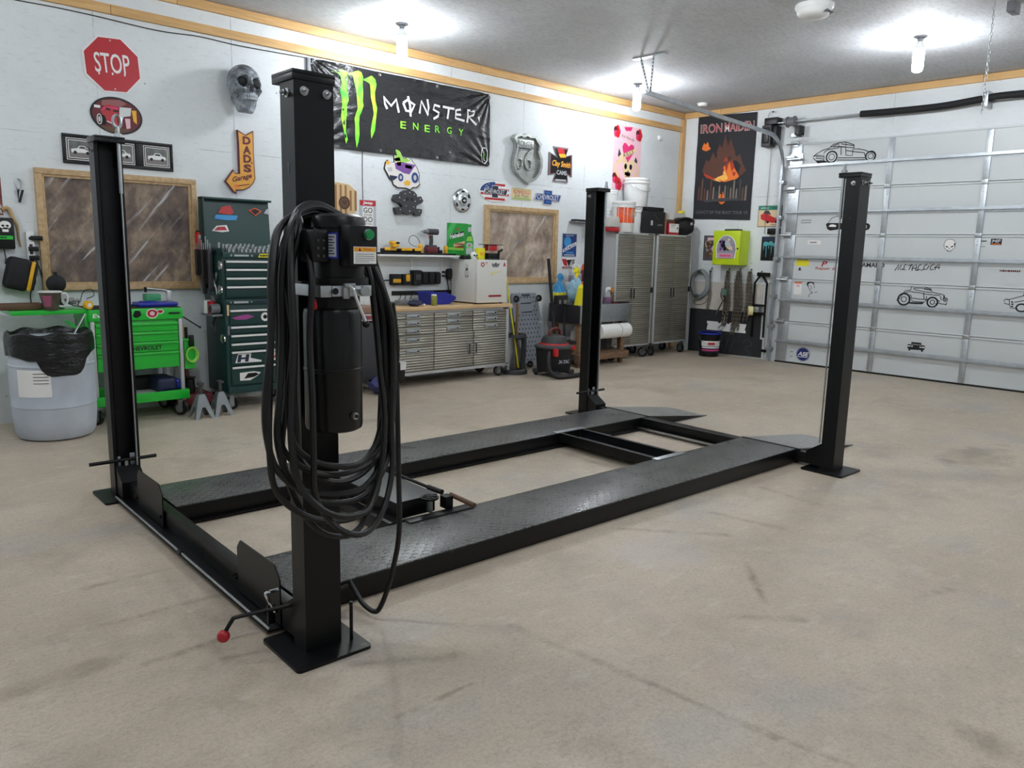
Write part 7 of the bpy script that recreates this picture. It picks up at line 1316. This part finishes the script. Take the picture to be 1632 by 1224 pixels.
for (u, v) in ((-.2, .9), (.22, .9), (-.2, .4), (-.08, .02), (.14, .02)): b = MB(); b.cyl((u-.012, -.075, v), (u+.012, -.075, v), .045, M_BLK, 16).cyl((u-.014, -.075, v), (u+.014, -.075, v), .022, M_GRY, 12).box(u-.02, u+.02, -.06, -.03, v-.02, v+.02, M_DKG, .004); b.obj('caster', cr_)
# shop vacuum
o = thing('shop_vacuum', 'red and black shop vacuum with hose on the floor by the wash table', 'vacuum', (7.12, 6.8, 0))
MB().lathe([(.001, .06), (.2, .06), (.21, .08), (.235, .36), (.24, .365)], M_BLKM, 32).obj('tank', o); MB().lathe([(.245, .355), (.25, .37), (.245, .385), (.2, .40), (.16, .41)], M_DKG, 32).obj('lid', o); MB().lathe([(.19, .40), (.185, .415), (.165, .42)], M_RED, 32).obj('trim_ring', o)
MB().lathe([(.17, .41), (.165, .45), (.14, .5), (.08, .52), (.001, .52)], M_DKG, 28).obj('motor_head', o); MB().tube(crom([(-.1, 0, .5), (-.07, 0, .58), (.07, 0, .59), (.11, 0, .51)], 6), .018, M_MAR, 10).obj('handle', o)
b = MB().box(-.19, -.13, -.21, -.16, .27, .37, M_RED, .012).box(.08, .16, -.23, -.16, .34, .39, M_RED, .012); b.obj('latch', o); b = MB(); b.text('X-TAC', -.03, .2, .045, .0, M_SILVS, .17, .2, .03)
b.v = [(x*.99, -math.sqrt(max(0, .2265**2-x*x)), z) for x, y, z in b.v]; b.obj('lettering', o, 'silver lettering')
b = MB().tube(crom([(-.2, -.12, .32), (-.28, -.18, .27), (-.3, -.22, .12), (-.22, -.28, .035), (.0, -.32, .03), (.3, -.28, .03), (.55, -.16, .03)], 8), .03, M_RUB, 12); b.obj('hose', o)
b = MB().box(.14, .36, -.06, .06, .38, .42, M_BLK, .012).tube([(.3, -.02, .4), (.24, -.02, .2)], .02, M_BLK, 8); b.obj('tool_holder', o)
for a in range(4): q = PI/4+PI/2*a; MB().box(-.05, .05, -.05, .05, .03, .08, M_DKG, .012, M=Matrix.Translation((.2*cos(q), .2*sin(q), 0))).cyl((.22*cos(q)-.012, .22*sin(q), .03), (.22*cos(q)+.012, .22*sin(q), .03), .03, M_BLK, 14).obj('caster_foot', o)
# floor brush with black pole
o = thing('push_broom', 'wide black brush with twin posts leaning before the wash table', 'brush', (7.585, 7.12, 0)); b = MB().cyl((-.02, .1, .42), (-.03, .25, 1.46), .022, M_BLKM, 10).cyl((-.02, .05, .02), (-.02, .1, .45), .018, M_BLKM, 8); b.obj('pole', o); b = MB().cyl((.15, .1, .95), (.13, .05, .02), .015, M_BLKM, 8); b.obj('pole', o); b = MB().box(-.03, .175, .06, .13, .86, .98, M_BLKM, .008); b.obj('head', o); b = MB().box(-.0, .04, .055, .06, .87, .92, M_GRY).box(.09, .15, .055, .06, .87, .92, M_GRY); b.obj('plate', o)
# wash table
o = thing('wash_table', 'timber framed metal wash table between the vacuum and the tall cabinet', 'table', (8.34, 7.0, 0)); hw = .53
for x in (-hw+.07, hw-.09):
    for y in (.03, .48): b = MB().box(x-.04, x+.04, y, y+.07, .06, .60, M_OLDW, .004).box(x-.03, x+.03, y+.01, y+.06, 0, .06, M_BRN, .003); b.obj('leg', o)
MB().box(-hw, hw, -.02, .04, .09, .18, M_OLDW, .004).obj('rail', o); MB().box(-hw, hw, .52, .57, .09, .18, M_OLDW, .004).obj('rail', o); MB().box(-hw+.01, hw-.01, .04, .52, .17, .19, M_OLDW, .003).obj('shelf', o); MB().box(hw-.13, hw+.01, .0, .55, .585, .61, M_OLDW, .003).obj('top_rail', o); MB().box(-hw, -hw+.12, .0, .55, .585, .61, M_OLDW, .003).obj('top_rail', o)
b = MB().box(-hw, hw, -.01, .0, .61, .845, M_STEEL, .002).box(hw-.01, hw, 0, .57, .61, .845, M_STEEL).box(-hw, hw, .56, .57, .61, .86, M_STEEL).box(-hw, hw, 0, .57, .78, .79, M_STEEL).box(-hw-.02, hw+.02, -.03, .01, .84, .855, M_GALV, .003); b.obj('basin', o)
MB().box(-hw-.012, -hw, -.008, .57, .60, .85, pm('shaded_apron', (40, 36, 40), .4), .001).obj('apron', o, 'left end panel coloured dark for its shade'); MB().box(-.33, hw, .5, .56, .86, 1.14, M_GALV, .004).obj('splash_back', o)  # shade on the end panel is painted into its dark colour
TT = .856
def bag(name, label, cat, x, y, w_, h_, m1, m2_, tie):
    o = thing(name, label, cat, (x, y, TT)); b = bmesh.new(); bmesh.ops.create_icosphere(b, subdivisions=4, radius=1)
    for v in b.verts:
        X_, Y_, Z_ = v.co; k = 1+.09*sin(9*X_+5*Z_)+.06*sin(13*Y_+7*X_); t_ = (Z_+1)/2; wr = 1-.6*max(0, t_-.45)/.55; v.co = (X_*w_*k*wr, Y_*.1*k*wr, max(0, t_*h_*k))
    mm = MB(); mm.bm(b, m1, True)
    if m2_:
        mm.mats.append(m2_)
        for i, f in enumerate(mm.f):
            if sum(mm.v[j][2] for j in f)/len(f) < h_*.5: mm.fm[i] = 1
    mm.obj('bag', o); MB().tube(crom([(0, 0, h_*.88), (.01, 0, h_*1.05), (.04, 0, h_*1.2), (.0, 0, h_*1.28)], 5), .028, tie, 8, sc=lambda t_: .6+t_).obj('knot', o)
M_BB = pm('pale_blue_bag', (150, 190, 210), .35, var=.15, vs=12); M_B2 = pm('blue_bag', (70, 160, 215), .35, var=.25, vs=12)
bag('plastic_bag', 'blue and yellow bag of rags at the left end of the wash table', 'bag', 7.90, 7.485, .09, .29, M_B2, M_BYEL, M_SKY); bag('plastic_bag', 'pale blue bag with a yellow knot on the wash table', 'bag', 8.03, 7.3, .13, .36, M_BB, None, M_BYEL)
o = thing('rag_bag', 'yellow bag of rags with black print on the front of the wash table', 'bag', (8.0, 7.075, TT)); b = MB(); b.prism([(-.17, -.02), (.15, -.02), (.12, .2), (.06, .27), (-.06, .27), (-.1, .22)], -.06, .06, M_BYEL); b.obj('bag', o); b = MB(); b.text('RAGS', .02, .16, .05, .0605, M_BLK, .18, .1, .03); b.text('C', .04, .22, .035, .0605, M_BLK, .04, 0, .03)
for q in (.03, .08): b.strk(ell(-.02, q, .05, .02, 12), .006, .0605, M_YEL, True)
b.obj('print', o); MB().box(-.04, .06, -.03, .05, .265, .3, M_ORG, .01).obj('clip', o)
for x, lb in ((8.215, 'left clear spray bottle of purple liquid on the splash back'), (8.33, 'right clear spray bottle of purple liquid beside the far post')):
    o = thing('spray_bottle', lb, 'spray bottle', (x, 7.53, 1.142), 0, 'clear spray bottles'); MB().box(-.05, .05, -.03, .03, 0, .09, M_PURL, .006).obj('liquid', o); MB().box(-.052, .052, -.032, .032, 0, .12, M_CLEAR, .008).cyl((0, 0, .12), (0, 0, .19), .03, M_CLEAR, 16, .014).obj('bottle', o); MB().box(-.014, .035, -.012, .012, .19, .235, M_WHT, .005).cyl((.035, 0, .225), (.055, 0, .22), .006, M_WHT, 8).obj('trigger', o)
o = thing('spray_bottle', 'orange capped bottle behind the far lift post', 'bottle', (8.45, 7.53, 1.142)); MB().lathe([(.001, 0), (.045, 0), (.045, .14), (.02, .19)], M_MAR, 20).obj('bottle', o); MB().lathe([(.03, .16), (.035, .2), (.02, .25), (.001, .25)], M_ORG, 18).obj('cap', o)
o = thing('spray_bottle', 'white trigger spray bottle with purple liquid right of the far post', 'spray bottle', (8.585, 7.18, TT)); MB().lathe([(.001, 0), (.07, 0), (.072, .01), (.066, .085)], M_PURL, 22, sy=.7).obj('liquid', o); MB().lathe([(.066, .085), (.045, .15), (.018, .18)], M_CLEAR, 22, sy=.7).obj('bottle', o); MB().box(-.03, .05, -.015, .015, .18, .225, M_WHT, .008).box(-.05, -.02, -.01, .01, .13, .21, M_WHT, .006).obj('trigger', o)
o = thing('spray_bottle', 'brown trigger bottle at the right end of the wash table', 'spray bottle', (8.70, 7.2, TT)); MB().lathe([(.001, 0), (.035, 0), (.035, .1), (.015, .15)], M_BRN, 18).obj('bottle', o); MB().box(-.05, .04, -.014, .014, .15, .215, pm('amber_trigger', (190, 130, 60), .5), .008).obj('trigger', o)
b = MB().box(-.06, .07, -.04, .04, 0, .06, M_DKG, .006); solo(b, 'dark_box', 'dark small box on the splash back beside the tall cabinet', 'box', (8.72, 7.53, 1.142))
b = MB().box(-.12, .1, -.06, .05, 0, .018, M_BLK, .006).box(-.2, -.08, -.03, .03, .0, .02, M_MAR, .006); solo(b, 'cleaning_rag', 'flat dark rag on the right front of the wash table', 'rag', (8.78, 7.08, TT))
o = thing('paper_roll', 'white shop paper rolls hanging under the front of the wash table', 'paper rolls', (8.33, 6.92, .49)); MB().cyl((-.22, 0, 0), (.18, 0, 0), .098, M_WHP, 32).obj('roll', o); MB().cyl((.195, 0, 0), (.4, 0, 0), .098, M_WHP, 32).obj('roll', o); MB().cyl((-.26, 0, 0), (.44, 0, 0), .015, M_DKG, 12).obj('rod', o); MB().box(.405, .415, -.02, .1, -.02, .14, M_STEEL).box(-.25, -.24, -.02, .1, -.02, .14, M_STEEL).obj('hanger', o)
b = MB().box(-.1, .1, -.08, .1, 0, .2, M_DKG, .01); solo(b, 'grey_box', 'dark grey box on the lower shelf of the wash table behind the rolls', 'box', (8.55, 7.3, .191))
b = MB().box(-.12, .12, -.1, .1, 0, .16, M_OLDW, .006); solo(b, 'wood_box', 'brown box on the lower shelf of the wash table beside the vacuum', 'box', (8.02, 7.25, .191))
o = thing('white_jug', 'white plastic jug on the brown box under the wash table', 'jug', (8.02, 7.25, .352)); MB().lathe([(.001, 0), (.07, 0), (.075, .02), (.07, .12), (.03, .16)], M_JUG, 20).obj('body', o); MB().lathe([(.028, .155), (.03, .185), (.001, .187)], M_WHT, 16).obj('cap', o)
# twig on the floor
b = MB().tube([(.86, 1.55, .004), (.885, 1.6, .006), (.92, 1.68, .004)], .003, pm('straw', (214, 206, 180), .8), 6); solo(b, 'straw', 'short pale straw lying on the concrete at lower left', 'straw')
# ---------------------------------------------------------------- camera, world, exposure
for o in list(COL.objects):
    if o.type == 'FONT': bpy.data.objects.remove(o)
cam = bpy.data.cameras.new('camera'); co = bpy.data.objects.new('camera', cam); COL.objects.link(co)
Mx = Matrix(((.730584, .0983598, -.675701, 0), (-.682436, .138506, -.717703, 0), (.0229956, .985465, .168315, 1.55), (0, 0, 0, 1)))
co.matrix_world = Mx; cam.sensor_fit = 'HORIZONTAL'; cam.sensor_width = 36; cam.lens = 27.348; cam.clip_end = 60; cam.clip_start = .05
SC.camera = co
w = bpy.data.worlds.new('world'); SC.world = w; w.use_nodes = True
w.node_tree.nodes['Background'].inputs[0].default_value = (.5, .55, .6, 1); w.node_tree.nodes['Background'].inputs[1].default_value = .05
M_LAMP.node_tree.nodes['Principled BSDF'].inputs['Emission Strength'].default_value = 215
M_LAMP2.node_tree.nodes['Principled BSDF'].inputs['Emission Strength'].default_value = 262
vs_ = SC.view_settings; vs_.view_transform = 'Standard'; vs_.look = 'None'; vs_.exposure = .2; vs_.gamma = 1; vs_.use_curve_mapping = False
SC.cycles.use_denoising = True
SC.cycles.max_bounces = 8; SC.cycles.diffuse_bounces = 5; SC.cycles.caustics_reflective = False; SC.cycles.caustics_refractive = False
